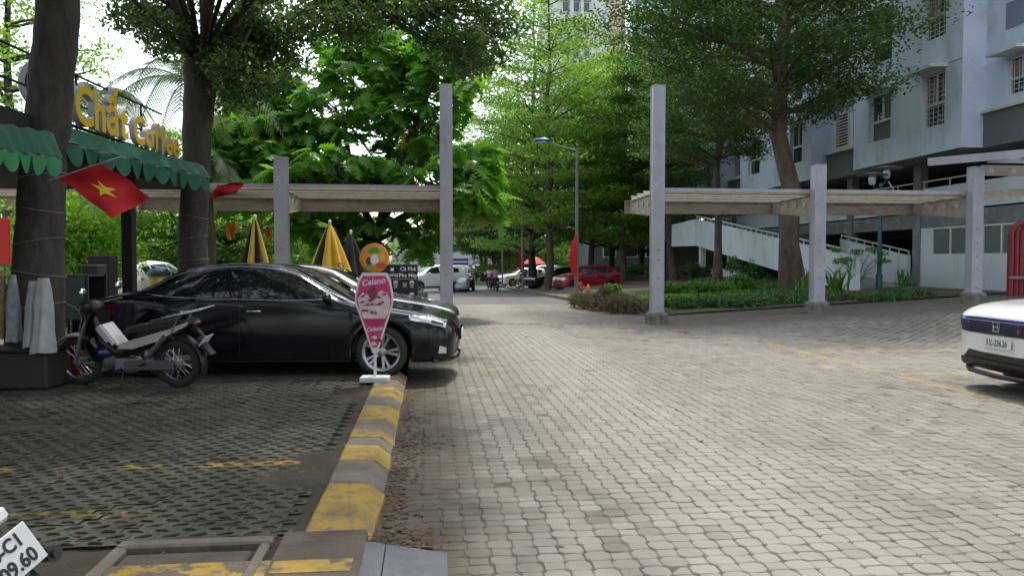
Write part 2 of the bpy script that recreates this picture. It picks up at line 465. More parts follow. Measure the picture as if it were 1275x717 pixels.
# ---- left parking ground: concrete grass blocks with staggered holes over soil
ZL = .10
def block_mat():
    m = mk('grass_block', (.080, .076, .055), (.044, .048, .032), sc=2.2, rough=.9, bump=.6, bsc=40, coord='World', c3=(.03, .036, .016), sc3=4, f3=.9)
    n, l = m.node_tree.nodes, m.node_tree.links
    p = n['Principled BSDF']; old = p.inputs['Base Color'].links[0].from_socket
    g = n.new('ShaderNodeNewGeometry').outputs['Position']; sx = n.new('ShaderNodeSeparateXYZ'); l.new(g, sx.inputs[0])
    def math_(op, a, b=None):
        q = n.new('ShaderNodeMath'); q.operation = op
        for i, t in enumerate((a, b)):
            if t is None: continue
            if isinstance(t, (int, float)): q.inputs[i].default_value = t
            else: l.new(t, q.inputs[i])
        return q.outputs[0]
    nz = n.new('ShaderNodeTexNoise'); nz.inputs['Scale'].default_value = 3.5; nz.inputs['Detail'].default_value = 6; l.new(g, nz.inputs['Vector'])
    rg = n.new('ShaderNodeMapRange'); rg.inputs['From Min'].default_value = .47; rg.inputs['From Max'].default_value = .62; l.new(nz.outputs['Fac'], rg.inputs['Value'])
    ln = None
    for y, xs in ((LINE1, (-9, -1.6)), (LINE2, (-9, -.66))):
        b = math_('LESS_THAN', math_('ABSOLUTE', math_('SUBTRACT', sx.outputs[1], y)), .062)
        b = math_('MULTIPLY', b, math_('LESS_THAN', sx.outputs[0], xs[1]))
        ln = b if ln is None else math_('MAXIMUM', ln, b)
    ad = math_('MULTIPLY', math_('MULTIPLY', ln, rg.outputs[0]), .85)
    q = n.new('ShaderNodeMix'); q.data_type = 'RGBA'; l.new(ad, q.inputs[0]); l.new(old, q.inputs[6]); q.inputs[7].default_value = (.34, .22, .03, 1)
    l.new(q.outputs[2], p.inputs['Base Color'])
    return m
LINE1 = G(150, 639, ZL).y; LINE2 = G(250, 578, ZL).y
mat_block = block_mat()
mat_soil = mk('mossy_soil', (.06, .048, .031), (.034, .034, .019), sc=3, rough=1, bump=.8, bsc=50, coord='World', c3=(.062, .05, .035), sc3=1.2, f3=.6)
YL1 = 11.9
def soil_h(x, y):
    n = math.sin(x * 1.7 + 1.3 * math.sin(y * 1.1)) * math.cos(y * 1.9 + .8 * math.sin(x * 2.3)) + .5 * math.sin(x * 5.1 + y * 3.7) * math.sin(y * 6.3)
    e = sst(.45, .0, abs(x - KX0 + .12))     # washed-in dirt by the kerb
    return ZL - .019 + .019 * sst(.2, 1.3, n) + .008 * e + .004 * math.sin(x * 23) * math.sin(y * 19)
left = sheet('parking_ground', -12, KX0 + .01, 2.0, YL1, 230, 200, soil_h, mat_soil)
BX, BY = .14, .085
def block_mesh(seed):
    r = np.random.default_rng(seed); V = []; F = []
    nx, ny = 2, 4
    for j in range(ny):
        for i in range(nx):
            ox = (i + (.5 if j % 2 else 0)) * BX; oy = j * BY
            hx, hy = BX / 2 - .001, BY / 2 - .001
            out = [(-hx, -hy), (0, -hy), (hx, -hy), (hx, 0), (hx, hy), (0, hy), (-hx, hy), (-hx, 0)]
            w, h = .047, .0255
            sk = (1 if j % 2 else -1) * .45; inn = [(x + y * sk, y + x * sk * .22) for x, y in [(-w * .62, -h * .9), (0, -h * .7), (w * .62, -h * .9), (w, 0), (w * .5, h), (0, h * 1.15), (-w * .5, h), (-w, 0)]]
            b = len(V)
            V += [(ox + x, oy + y, r.normal(0, .0012)) for x, y in out] + [(ox + x + r.normal(0, .003), oy + y + r.normal(0, .002), -.003) for x, y in inn]
            V += [(ox + x * .9, oy + y * .9, -.05) for x, y in inn]
            for k in range(8):
                k2 = (k + 1) % 8
                F.append((b + k, b + k2, b + 8 + k2, b + 8 + k)); F.append((b + 8 + k, b + 8 + k2, b + 16 + k2, b + 16 + k))
    V = np.array(V) - [BX * .75, BY * 1.5, 0]
    return V, np.array(F)
bl = [block_mesh(k) for k in range(8)]
bl_me = [npmesh('grass_block', V, F, mat_block, False) for V, F in bl]
cells = []
for j in range(int(2.2 / (4 * BY)), int((YL1 - .2) / (4 * BY))):
    for i in range(-45, 0):
        x = KX0 - .10 + (i + .45) * 2 * BX; y = (j + .5) * 4 * BY
        px, py, d = proj((x, y, ZL))
        if d < 1 or px < -80 or py > 800: continue
        if y < 3.95 and x > -2.65: continue
        cells.append((d, x, y, px > -20 and py < 725))
cells.sort(); near = set((c[1], c[2]) for c in [c for c in cells if c[3]][:300])
VV, FF = [], []; nb = 0
for d, x, y, _ in cells:
    k = rng_.integers(8); dz = rng_.normal(0, .0025)
    if (x, y) in near:
        o = put('grass_block', bl_me[k], left, (x, y, ZL + dz)); o.rotation_euler = (rng_.normal(0, .008), rng_.normal(0, .008), rng_.normal(0, .002))
    else:
        V, F = bl[k]; VV.append(V + [x, y, ZL + dz]); FF.append(F + nb); nb += len(V)
put('grass_block_field', npmesh('grass_block_field', np.vstack(VV), np.vstack(FF), mat_block, False), left, kind='stuff')
# ground behind the parked cars, left of the gate and beyond it
sheet('side_ground', -40, KX1 - .02, YL1, YA, 8, 8, lambda x, y: .06, mk('packed_earth', (.13, .115, .09), (.08, .08, .05), sc=.5, rough=.95, coord='World', bump=.4, bsc=15))
sheet('park_lawn', -70, -9, YA - .02, 120, 8, 20, lambda x, y: .05 + rz(y), mk('far_lawn', (.07, .11, .03), (.05, .085, .025), sc=.3, rough=.95, coord='World'))
# ---- kerb
mat_kg = mk('kerb_concrete', (.165, .142, .108), (.10, .085, .063), sc=5, rough=.85, bump=.5, bsc=40, coord='World', c3=(.09, .08, .06), sc3=8, f3=.7)
mat_ky = mk('kerb_yellow', (.30, .195, .03), (.13, .10, .055), sc=6, rough=.75, bump=.3, bsc=40, coord='World', c3=(.085, .07, .05), sc3=14, f3=.9, lo=.46, hi=.75)
mat_kp = mk('kerb_pink', (.42, .22, .17), (.45, .3, .08), sc=9, rough=.75, bump=.3, bsc=40, coord='World', c3=(.2, .17, .12), sc3=5, f3=.9)
kerb = bpy.data.objects.new('kerb', None); COL.objects.link(kerb); kerb['kind'] = 'structure'
bd = [683, 622, 592, 580, 571, 561, 551, 539, 518, 507, 494, 483, 473]
cl = 'YGYYGYGYGYGP'
for k in range(len(bd) - 1):
    y0, y1 = G(470, bd[k]).y + .004, G(470, bd[k + 1]).y - .004
    w0 = .035 * (k == 0)
    jx = random.Random(k).uniform(-.006, .006)
    prof = [(KX0, -.05), (KX1 + jx, -.05), (KX1 + jx, .035), (KX1 - .10 + jx, ZL + .012), (KX0 + .012, ZL + .02), (KX0, ZL + .01)]
    if k == 0: prof2 = [(KX0 - .02, -.05), (KX1 - .03, -.05), (KX1 - .03, .02), (KX1 - .14, ZL - .02), (KX0, ZL + .0), (KX0 - .02, ZL - .01)]
    else: prof2 = prof
    mb = MB(); n = len(prof)
    ns = max(2, int((y1 - y0) / .12)); rr = random.Random(k * 3)
    rows = []
    for s_ in range(ns + 1):
        t = s_ / ns; y = y0 + (y1 - y0) * t
        rows.append([(p2[0] + (p[0] - p2[0]) * t + rr.uniform(-.004, .004), y, p2[1] + (p[1] - p2[1]) * t + rr.uniform(-.003, .003)) for p, p2 in zip(prof, prof2)])
    vs = [v for r_ in rows for v in r_]
    fs = [(i * n + q, i * n + (q + 1) % n, (i + 1) * n + (q + 1) % n, (i + 1) * n + q) for i in range(ns) for q in range(n)]
    fs += [tuple(range(n))[::-1], tuple(range(ns * n, ns * n + n))]
    mb.add(vs, fs)
    o = mb.build('kerb_stone', {'Y': mat_ky, 'G': mat_kg, 'P': mat_kp}[cl[k]], kerb)
# the drive-side edge of the street beyond the gate
def kerb_run(pts, w, h, m, name):
    root = bpy.data.objects.new(name, None); COL.objects.link(root); root['kind'] = 'structure'
    for p, q in zip(pts[:-1], pts[1:]):
        p, q = Vector((*p, 0)), Vector((*q, 0)); d = (q - p); L = d.length; k = max(1, int(L / 1.0)); d /= k
        for i in range(min(k, 60)):
            a0 = p + d * i; a1 = p + d * (i + .985)
            mb = MB(); mb.bar((a0.x, a0.y, h / 2 - .03 + rz(a0.y)), (a1.x, a1.y, h / 2 - .03 + rz(a1.y)), w, h + .06, b=.025); mb.build('kerb_stone', m, root)
    return root
kerb_run([(XK + .06, 90), (XK + .06, YA + 1.2), (XK + .35, YA + .3), (XK + 1.1, YA - .35)], .16, .14, mat_kg, 'street_kerb')
# ---- drain cover of concrete with a frame, and a steel ramp plate at the kerb's end
d0 = G(150, 680, ZL); ycov = d0.y
cover = bpy.data.objects.new('drain_cover', None); COL.objects.link(cover)
tag(cover, 'brown concrete drain slab in its frame with yellow paint at the picture bottom', 'drain cover')
mat_slab = mk('brown_concrete', (.105, .083, .062), (.068, .054, .041), sc=3, rough=.9, bump=.5, bsc=30, coord='World', c3=(.16, .135, .10), sc3=2, f3=.5)
mat_cov_y = mk('slab_worn_paint', (.105, .083, .062), (.34, .225, .03), sc=4.0, rough=.8, bump=.4, bsc=30, coord='World', lo=.45, hi=.50, c3=(.14, .11, .08), sc3=12, f3=.8)
xl, xr = G(150, 680, ZL).x, G(345, 668, ZL).x
sl = MB(); sl.box(((xl + xr) / 2, ycov - .64, ZL - .035), (xr - xl - .16, 1.0, .09), b=.012); sl.build('slab', mat_slab, cover)
fr = MB()
fr.box(((xl + xr) / 2, ycov - .04, ZL - .03), (xr - xl, .09, .12), b=.012); fr.box((xl + .035, ycov - .66, ZL - .03), (.07, 1.13, .118), b=.012); fr.box((xr - .03, ycov - .66, ZL - .03), (.05, 1.13, .118), b=.012)
fr.build('frame', mat_kg, cover)
py_ = MB(); py_.box(((xl + xr) / 2 + .08, ycov - .52, ZL + .0125), (.92, .44, .003)); py_.build('paint_patch', mat_cov_y, cover)
c2 = bpy.data.objects.new('drain_cover', None); COL.objects.link(c2)
tag(c2, 'short worn concrete slab between the drain frame and the steel ramp plate', 'drain cover')
s2 = MB(); yk = G(470, 683).y; s2.box(((xr + .03 - .335) / 2, (ycov - 1.2 + yk) / 2, ZL - .04), (-.335 - xr - .03, yk - ycov + 1.2, .11), b=.014); s2.build('slab', mat_slab, c2)
s3 = MB(); s3.box(((xr + .06 - .37) / 2, ycov - .40, ZL + .017), (-.37 - xr - .06, .15, .003)); s3.build('paint_patch', mat_cov_y, c2)
pA, pB = G(437, 684, .05), G(556, 683, .03)
plate = MB(); M_['plate'] = mk('blue_grey_plate', (.075, .085, .105), (.055, .062, .078), sc=3, rough=.55, bump=.15, bsc=25, c3=(.14, .13, .12), sc3=14, f3=.5)
for x0, x1, z0, z1 in ((pA.x, (pA.x + pB.x) / 2 - .07, .105, .075), ((pA.x + pB.x) / 2 - .064, pB.x, .074, .014)):
    plate.add([(x0, 2.9, z0), (x1, 2.9, z1), (x1, pA.y, z1), (x0, pA.y, z0), (x0, 2.9, z0 - .018), (x1, 2.9, z1 - .016), (x1, pA.y, z1 - .016), (x0, pA.y, z0 - .018)],
              [(0, 1, 2, 3), (7, 6, 5, 4), (0, 4, 5, 1), (1, 5, 6, 2), (2, 6, 7, 3), (3, 7, 4, 0)])
tag(plate.build('ramp_plate', M_['plate']), 'dark blue grey steel ramp plate leaning at the near end of the yellow kerb', 'ramp plate')
# ---- dry leaves swept against the kerb, and scattered bits
def litter(name, pts, m, s0, s1):
    n = len(pts); r = np.random.default_rng(5); P = np.array(pts)
    a_ = r.uniform(0, 2 * PI, n); s = r.uniform(s0, s1, n)
    V = []; q = np.c_[np.cos(a_), np.sin(a_)] * s[:, None]; w = np.c_[-np.sin(a_), np.cos(a_)] * s[:, None] * .45
    up = lambda k: r.uniform(0, .5, n) * s * k
    c = P
    V = np.stack([np.c_[c[:, :2] - q, c[:, 2] + up(.6)], np.c_[c[:, :2] - w, c[:, 2] + up(.2)], np.c_[c[:, :2] + q, c[:, 2] + up(.6)], np.c_[c[:, :2] + w, c[:, 2] + up(.2)]], 1).reshape(-1, 3)
    F = np.arange(4 * n).reshape(n, 4)
    return put(name, npmesh(name, V, F, m), kind='stuff')
mat_dry = leafmat('dry_leaf', (.06, .04, .024), (.15, .10, .055), tr=.1, rough=.8)
r = np.random.default_rng(11); pts = []
for k in range(1100):
    y = r.uniform(3.9, 10.4); x = KX1 + abs(r.normal(0, .11 + .05 * math.sin(y * 2.1))) + .02
    pts.append((x, y, .004))
for k in range(300):
    x = KX1 + r.uniform(-.08, .32); y = ycov - .02 + abs(r.normal(0, .12)); pts.append((x, y, .012 + r.uniform(0, .03)))
for k in range(420):
    pts.append((r.uniform(-4.5, KX0), r.uniform(3.5, 9.5), ZL + .004))
for k in range(260): pts.append((r.uniform(0, 9), r.uniform(3.6, 17), .004))
litter('leaf_litter', pts, mat_dry, .012, .034)
tag(bpy.data.objects['leaf_litter'], 'dry brown leaves swept against the yellow kerb', 'dry leaves')
# ------------------------------------------------------------------ steel pergola of the gate
XP = G(818, 403, 0)                                     # foot of the tall right gate post
SP = 4.0
YG = XP.y
def hbeam(mb, x, y, z0, z1, w=.30, d=.30, t=.022):
    for s in (-1, 1): mb.box((x, y + s * (d / 2 - t / 2), (z0 + z1) / 2), (w, t, z1 - z0))
    mb.box((x - w / 2 + t, y, (z0 + z1) / 2), (t, d - 2 * t - .002, z1 - z0 - .004))
    mb.box((x + w / 2 - t * 2.2, y, (z0 + z1) / 2), (t, d - 2 * t - .002, z1 - z0 - .004))
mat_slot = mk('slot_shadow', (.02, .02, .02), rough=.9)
mat_foot = mk('footing_concrete', (.21, .20, .175), (.12, .115, .095), sc=6, rough=.9, bump=.7, bsc=25, c3=(.09, .08, .06), sc3=7, f3=.7)
def post(name_label, x, ztop, zb, group, slots=True, w=.30, foot=True):
    t = thing('gate_post' if ztop > 5 else 'pergola_post', name_label, 'post', (x, YG, zb), 0, group)
    mb = MB(); fz = .28 if foot else 0
    hbeam(mb, 0, 0, fz, ztop - zb, w, .26); mb.box((0, 0, fz + .012), (w + .06, .34, .024))
    mb.build('steel_column', M_['lavsteel'], t)
    cap = MB(); cap.box((0, 0, ztop - zb + .008), (w + .01, .27, .014)); cap.build('cap_plate', M_['lavsteel'], t)
    if foot:
        f = MB(); f.box((0, 0, .06), (w + .17, .44, .42), b=.03); f.build('footing', mat_foot, t)
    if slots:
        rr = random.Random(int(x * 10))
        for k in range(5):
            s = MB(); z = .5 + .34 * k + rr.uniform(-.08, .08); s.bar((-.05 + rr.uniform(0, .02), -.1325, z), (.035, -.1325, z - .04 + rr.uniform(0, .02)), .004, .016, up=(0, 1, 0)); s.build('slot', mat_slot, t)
    return t
ztall = PYY(818, 108, YG).z
xs = [XP.x, XP.x + SP, XP.x + 2 * SP]
zt2 = PYY(1018, 206, YG).z
PXL = PYY(556, 400, YG).x
posts_x = [PYY(818, 300, YG).x, PYY(1018, 300, YG).x, PYY(1213, 300, YG).x]
post('tall right gate post standing at the edge of the clipped garden', posts_x[0], ztall, 0, 'tall gate posts')
post('tall left gate post standing beyond the bonnet of the black sedan', PXL, PYY(556, 107, YG).z, 0, 'tall gate posts')
post('short white pergola post between the garden bed and the curved path', posts_x[1], zt2, gz(posts_x[1], YG), 'pergola posts')
post('short white pergola post behind the white car, right of the windows', posts_x[2], zt2, gz(posts_x[2], YG) - .02, 'pergola posts')
xl1 = PYY(351, 300, YG).x
post('short grey pergola post rising behind the black sedan roof', xl1, zt2, .04, 'pergola posts', foot=False)
xl2 = xl1 - SP * 1.02
post('dark pergola post in the shade behind the green awning', xl2, zt2, .04, 'pergola posts', slots=False, foot=False)
z0p = PYY(640, 262, YG + 2.25).z; z1p = PYY(640, 238, YG + .1).z
def arm(mb, x, sgn=1, L=2.35, z0=None, z1=None):
    """tapered plate arm reaching back (+Y) or forward from the post"""
    zb0 = z1p - .56; y0 = YG + .14 * sgn
    poly = [(0, z1p - .03), (L, z1p - .06), (L, z1p - .34), (.05, zb0)]
    for t in (-.05, .05):
        V = [(x + t, y0 + p[0] * sgn, p[1]) for p in poly] + [(x + t + .012, y0 + p[0] * sgn, p[1]) for p in poly]
        mb.add(V, [(0, 1, 2, 3), (7, 6, 5, 4), (0, 4, 5, 1), (1, 5, 6, 2), (2, 6, 7, 3), (3, 7, 4, 0)])
    mb.bar((x, y0, z1p - .024), (x, y0 + L * sgn, z1p - .054), .17, .016); mb.bar((x, y0, zb0 - .012), (x, y0 + L * sgn, z1p - .352), .17, .016)
def canopy(label, x0, x1, arms, group):
    t = thing('pergola_canopy', label, 'pergola', (0, 0, 0), 0, group)
    for x in arms:
        mb = MB(); arm(mb, x); o = mb.build('arm', M_['rust'], t)
        for k, (yy, zz) in enumerate(((.45, -.24), (.95, -.215), (1.45, -.195), (1.95, -.18))):
            for s in (-1, 1):
                h = MB(); h.lathe([(.001, 0), (.075 - .01 * k, 0)], 12, Matrix.Translation((x + s * .0665 + (.0 if s < 0 else .001), YG + .14 + yy, z1p + zz)) @ Matrix.Rotation(s * PI / 2, 4, 'Y')); h.build('arm_hole', mat_hole, o)
    for k in range(4):
        y = YG + .26 + k * .60; z = z1p - .005 - .012 * k
        mb = MB(); d = .075
        mb.box(((x0 + x1) / 2, y, z + .06), (x1 - x0, .014, .10)); mb.box(((x0 + x1) / 2, y + .045, z + .005), (x1 - x0, .075, .012)); mb.box(((x0 + x1) / 2, y + .045, z + .115), (x1 - x0, .075, .012))
        pu = mb.build('purlin', M_['cream'], t); lb_ = MB(); lb_.box(((x0 + x1) / 2, y - .012, z - .012), (x1 - x0 - .002, .05, .045)); lb_.build('shade_lip', M_['rust'], pu)  # rust-toned lip added below the web as painted underside shade
    f = MB(); yf = YG + .14 + 2.40
    f.box(((x0 + x1) / 2, yf, z1p - .2), (x1 - x0 + .14, .016, .34)); f.box(((x0 + x1) / 2, yf - .05, z1p - .372), (x1 - x0 + .14, .11, .014)); f.box(((x0 + x1) / 2, yf - .05, z1p - .026), (x1 - x0 + .14, .11, .014))
    f.build('fascia_beam', M_['rust'], t)
    n = MB(); n.box(((x0 + x1) / 2, YG + .165, z1p + .075), (x1 - x0, .05, .09)); n.build('edge_channel', M_['lavsteel'], t)
    return t
mat_hole = mk('arm_hole_backing', (.45, .45, .43), rough=.8)
canopy('cream slatted pergola canopy spanning from the tall right post to the far right', posts_x[0] - .1, posts_x[2], posts_x, 'pergola canopies')
canopy('rusty slatted pergola canopy left of the gate, over the black sedan', xl2 - 4.2, PXL + .12, [xl2, xl1, PXL], 'pergola canopies')
# second canopy that reaches over the white car's bay
t = thing('bay_canopy', 'weathered white canopy frame reaching toward the camera above the far right post', 'pergola', (0, 0, 0))
X2 = posts_x[2]
ztc = PYY(1213, 196, YG).z
mb = MB(); mb.bar((X2 - .9, YG + .6, ztc - .06), (X2 + 1.3, YG - 1.6, ztc + .0), .10, .20); mb.bar((X2 + 1.3, YG - 1.6, ztc + .0), (X2 + 5, YG - 5.3, ztc + .05), .10, .20); mb.build('edge_beam', M_['lavsteel'], t)
mb = MB(); mb.bar((X2 + .16, YG + .02, ztc - .33), (X2 + 3.4, YG + .02, ztc - .33), .02, .27); o = mb.build('arm', M_['rust'], t)
for k in range(5):
    h = MB(); h.lathe([(.001, 0), (.07, 0)], 14, Matrix.Translation((X2 + .45 + .62 * k, YG + .008, ztc - .33)) @ Matrix.Rotation(PI / 2, 4, 'X')); h.build('arm_hole', mat_hole, o)
for k in range(4):
    mb = MB(); mb.box((X2 + 1.9, YG - .3 - .55 * k, ztc - .13), (3.6 - .3 * k, .05, .10)); mb.build('purlin', M_['lavsteel'], t)
mb = MB(); mb.bar((X2 + .16, YG + .3, ztc - .95), (X2 + 3.6, YG + .9, ztc - .72), .03, .22); mb.build('brace', M_['rust'], t)

# ------------------------------------------------------------------ apartment block on the right
mat_blue = mk('pale_blue_render', (.62, .71, .84), (.54, .63, .75), sc=.35, rough=.75, coord='World', c3=(.28, .31, .32), sc3=.9, f3=.55, stretch=(1, 1, .45), bump=.08, bsc=30)
mat_lav = mk('lavender_corner', (.62, .68, .82), (.56, .62, .76), sc=.5, rough=.75, coord='World', c3=(.35, .36, .4), sc3=1.2, f3=.35)
mat_grey = mk('grey_panel', (.155, .165, .17), (.12, .13, .13), sc=.5, rough=.8, coord='World', c3=(.25, .25, .24), sc3=2.0, f3=.35)
mat_beam = mk('grey_beam', (.21, .22, .22), (.16, .165, .165), sc=.6, rough=.8, coord='World', c3=(.38, .38, .37), sc3=2.6, f3=.55)
mat_par = mk('parapet_paint', (.70, .76, .80), (.62, .68, .71), sc=.4, rough=.7, coord='World', c3=(.36, .38, .38), sc3=1.5, f3=.4, stretch=(1, 1, .4))
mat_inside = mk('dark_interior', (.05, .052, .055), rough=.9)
mat_frame = mk('window_frame', (.72, .72, .70), rough=.5)
mat_hood = mk('window_hood', (.66, .66, .62), (.5, .5, .46), sc=2, rough=.7, coord='World')
mat_grille = mk('window_grille', (.5, .5, .5), rough=.5)
mat_curt = mk('curtain', (.30, .26, .22), (.2, .2, .2), sc=5, rough=.9)
mat_bluep = mk('slate_blue_panel', (.20, .23, .33), rough=.8)
mat_green = mk('frosted_pane', (.13, .165, .155), (.10, .13, .12), sc=1, rough=.35)
B = thing('apartment_building', 'pale blue apartment block with white hooded windows over an open parking deck', 'building')
XB, XR_ = 17.0, 17.8
ZB = 5.2
def wallX(X, y0, y1, z0, z1, ops, depth, m, mr, name='wall', parent=None):
    """wall facing -X with real openings and reveals"""
    ys = sorted({y0, y1, *[v for o in ops for v in o[:2]]}); zs = sorted({z0, z1, *[v for o in ops for v in o[2:4]]})
    mb = MB()
    for i in range(len(ys) - 1):
        for j in range(len(zs) - 1):
            cy, cz = (ys[i] + ys[i + 1]) / 2, (zs[j] + zs[j + 1]) / 2
            if any(o[0] < cy < o[1] and o[2] < cz < o[3] for o in ops): continue
            mb.quad((X, ys[i], zs[j]), (X, ys[i], zs[j + 1]), (X, ys[i + 1], zs[j + 1]), (X, ys[i + 1], zs[j]))
    for o in ops:
        a0, a1, c0, c1 = o[:4]; X2_ = X + depth
        mb.quad((X, a0, c0), (X2_, a0, c0), (X2_, a0, c1), (X, a0, c1)); mb.quad((X, a1, c1), (X2_, a1, c1), (X2_, a1, c0), (X, a1, c0))
        mb.quad((X, a0, c1), (X2_, a0, c1), (X2_, a1, c1), (X, a1, c1)); mb.quad((X, a1, c0), (X2_, a1, c0), (X2_, a0, c0), (X, a0, c0))
    return mb.build(name, m, parent or B)
def window(X, y0, y1, z0, z1, style, parent=None, dep=.16):
    """frame in the opening, panes behind it; the grilled ones have bars"""
    w = .05; xf = X + dep
    mb = MB(); zm = z0 + (z1 - z0) * .43; ym = (y0 + y1) / 2
    for (a0, a1, c0, c1) in ((y0, y1, z0, z0 + w), (y0, y1, z1 - w, z1), (y0, y0 + w, z0 + w, z1 - w), (y1 - w, y1, z0 + w, z1 - w), (y0 + w, y1 - w, zm - .04, zm + .04), (ym - .025, ym + .025, zm + .04, z1 - w)):
        mb.box((xf, (a0 + a1) / 2, (c0 + c1) / 2), (.06, a1 - a0, c1 - c0))
    f = mb.build('window', mat_frame, parent or B)
    p = MB(); p.box((xf + .05, ym, (z0 + z1) / 2), (.012, y1 - y0 - .02, z1 - z0 - .02)); p.build('pane', M_['clearglass'] if style != 'frost' else mat_green, f)
    if style == 'frost':
        p = MB(); p.box((xf + .03, (ym + y1) / 2, (zm + z1) / 2), (.012, (y1 - y0) / 2 - .1, z1 - zm - .1)); p.build('pane', M_['clearglass'], f)
    if style == 'grille':
        g = MB(); k = int((z1 - z0) / .16)
        for i in range(1, k): g.box((xf - .05, ym, z0 + (z1 - z0) * i / k), (.018, y1 - y0 - .04, .02))
        for i in range(1, 5): g.box((xf - .05, y0 + (y1 - y0) * i / 5, (z0 + z1) / 2), (.018, .018, z1 - z0 - .04))
        g.build('grille', mat_grille, f)
        c = MB(); c.box((xf + .035, y0 + (y1 - y0) * .74, zm + (z1 - zm) * .45), (.01, (y1 - y0) * .4, (z1 - zm) * .8)); c.build('curtain', mat_curt, f)
    return f
def hood(X, y0, y1, z, parent=None):
    mb = MB(); e = .14; d = .62
    V = [(X, y0 - e, z), (X - d, y0 - e, z - .03), (X - d, y1 + e, z - .03), (X, y1 + e, z), (X, y0 - e, z + .13), (X - d, y0 - e, z + .06), (X - d, y1 + e, z + .06), (X, y1 + e, z + .13)]
    mb.add(V, [(0, 1, 2, 3), (7, 6, 5, 4), (0, 4, 5, 1), (1, 5, 6, 2), (2, 6, 7, 3)])
    return mb.build('window_hood', mat_hood, parent or B)
FH = 2.95; NF = 6; ZT = ZB + NF * FH + .4
blocks = [(23.25, 29.6), (33.1, 41.0), (44.6, 52.4), (56, 64)]
for bi, (y0, y1) in enumerate(blocks):
    ops = []; wins = []
    L = y1 - y0
    for k in range(NF):
        zs0 = ZB + .9 + k * FH; zs1 = zs0 + 1.8
        ya, yb = y0 + .85, y0 + 2.03
        yc, yd = y1 - 2.5, y1 - 1.05
        wins += [(ya, yb, zs0, zs1, 'grille' if bi == 0 else 'plain'), (yc, yd, zs0, zs1, 'frost' if k == 0 and bi == 0 else 'plain')]
    ops = [w[:4] for w in wins]
    wallX(XB, y0, y1, ZB, ZT, ops, .2, mat_blue, mat_blue)
    # side that looks along the street toward the yard, and the far side; underside
    mb = MB(); mb.quad((XB, y0, ZB), (XR_ + .1, y0, ZB), (XR_ + .1, y0, ZT), (XB, y0, ZT)); mb.build('corner_wall', mat_lav, B)
    mb = MB(); mb.quad((XB, y1, ZT), (XR_ + .1, y1, ZT), (XR_ + .1, y1, ZB), (XB, y1, ZB)); mb.build('end_wall', mat_blue, B)
    for w in wins:
        if w[2] < 15: window(XB, *w)
        else: window(XB, *w[:4], 'plain')
        if bi < 3: hood(XB, w[0], w[1], w[3] + .06)
    for k in range(1, NF):
        mb = MB(); mb.box((XB - .004, (y0 + y1) / 2, ZB + k * FH - .1), (.012, L - .02, .018)); mb.build('joint_line', mat_grey, B)
recs = [(19.0, 23.25), (29.6, 33.1), (41.0, 44.6), (52.4, 56)]
for ri, (y0, y1) in enumerate(recs):
    ops = []
    for k in range(NF):
        z = ZB + k * FH
        if ri == 0: ops.append((y0 + 2.35, y0 + 3.35, z + 1.45, z + 2.62, 'grille'))
        else:
            ops.append((y0 + .35, y0 + 1.45, z + 1.25, z + 2.75, 'louver')); ops.append((y0 + 1.75, y0 + 2.85, z + 1.25, z + 2.75, 'louver'))
    wallX(XR_, y0, y1, ZB, ZT, [o[:4] for o in ops], .2, mat_blue if ri == 0 else mat_lav, mat_blue)
    for k in range(NF):
        z = ZB + k * FH
        if k == 0 or ri > 0:
            p = MB(); p.box((XR_ - .03, (y0 + y1) / 2, z + .52), (.06, y1 - y0 - .03, 1.08)); p.build('grey_panel', mat_grey if k == 0 else mat_bluep, B)
            l_ = MB(); l_.box((XR_ - .08, (y0 + y1) / 2, z + 1.11), (.2, y1 - y0 - .02, .09)); l_.build('ledge', mat_hood, B)
        elif ri == 0:
            p = MB(); p.box((XR_ - .012, y0 + 2.85, z + .95), (.024, 1.1, .8)); p.build('slate_panel', mat_bluep, B)
    for o in ops:
        if o[4] == 'grille':
            window(XR_, *o); hood(XR_, o[0], o[1], o[3] + .06)
        else:
            f = MB(); w = .06
            for (a0, a1, c0, c1) in ((o[0], o[0] + w, o[2], o[3]), (o[1] - w, o[1], o[2], o[3]), (o[0] + w, o[1] - w, o[2], o[2] + .05), (o[0] + w, o[1] - w, o[3] - .05, o[3])): f.box((XR_ + .03, (a0 + a1) / 2, (c0 + c1) / 2), (.12, a1 - a0, c1 - c0))
            fo = f.build('louver_frame', M_['white'], B)
            n = 12; dz = (o[3] - o[2]) / n
            for i in range(n):
                s_ = MB(); zc = o[2] + dz * (i + .5)
                s_.add([(XR_ - .02, o[0] + w, zc - dz * .30), (XR_ - .02, o[1] - w, zc - dz * .30), (XR_ + .07, o[1] - w, zc + dz * .28), (XR_ + .07, o[0] + w, zc + dz * .28)] + [(XR_ - .02, o[0] + w, zc - dz * .30 + .014), (XR_ - .02, o[1] - w, zc - dz * .30 + .014), (XR_ + .07, o[1] - w, zc + dz * .28 + .014), (XR_ + .07, o[0] + w, zc + dz * .28 + .014)],
                       [(0, 1, 2, 3), (7, 6, 5, 4), (0, 4, 5, 1), (1, 5, 6, 2), (2, 6, 7, 3), (3, 7, 4, 0)])
                s_.build('slat', M_['white'], fo)
            bk = MB(); bk.box((XR_ + .19, (o[0] + o[1]) / 2, (o[2] + o[3]) / 2), (.02, o[1] - o[0], o[3] - o[2])); bk.build('louver_back', mat_inside, fo)
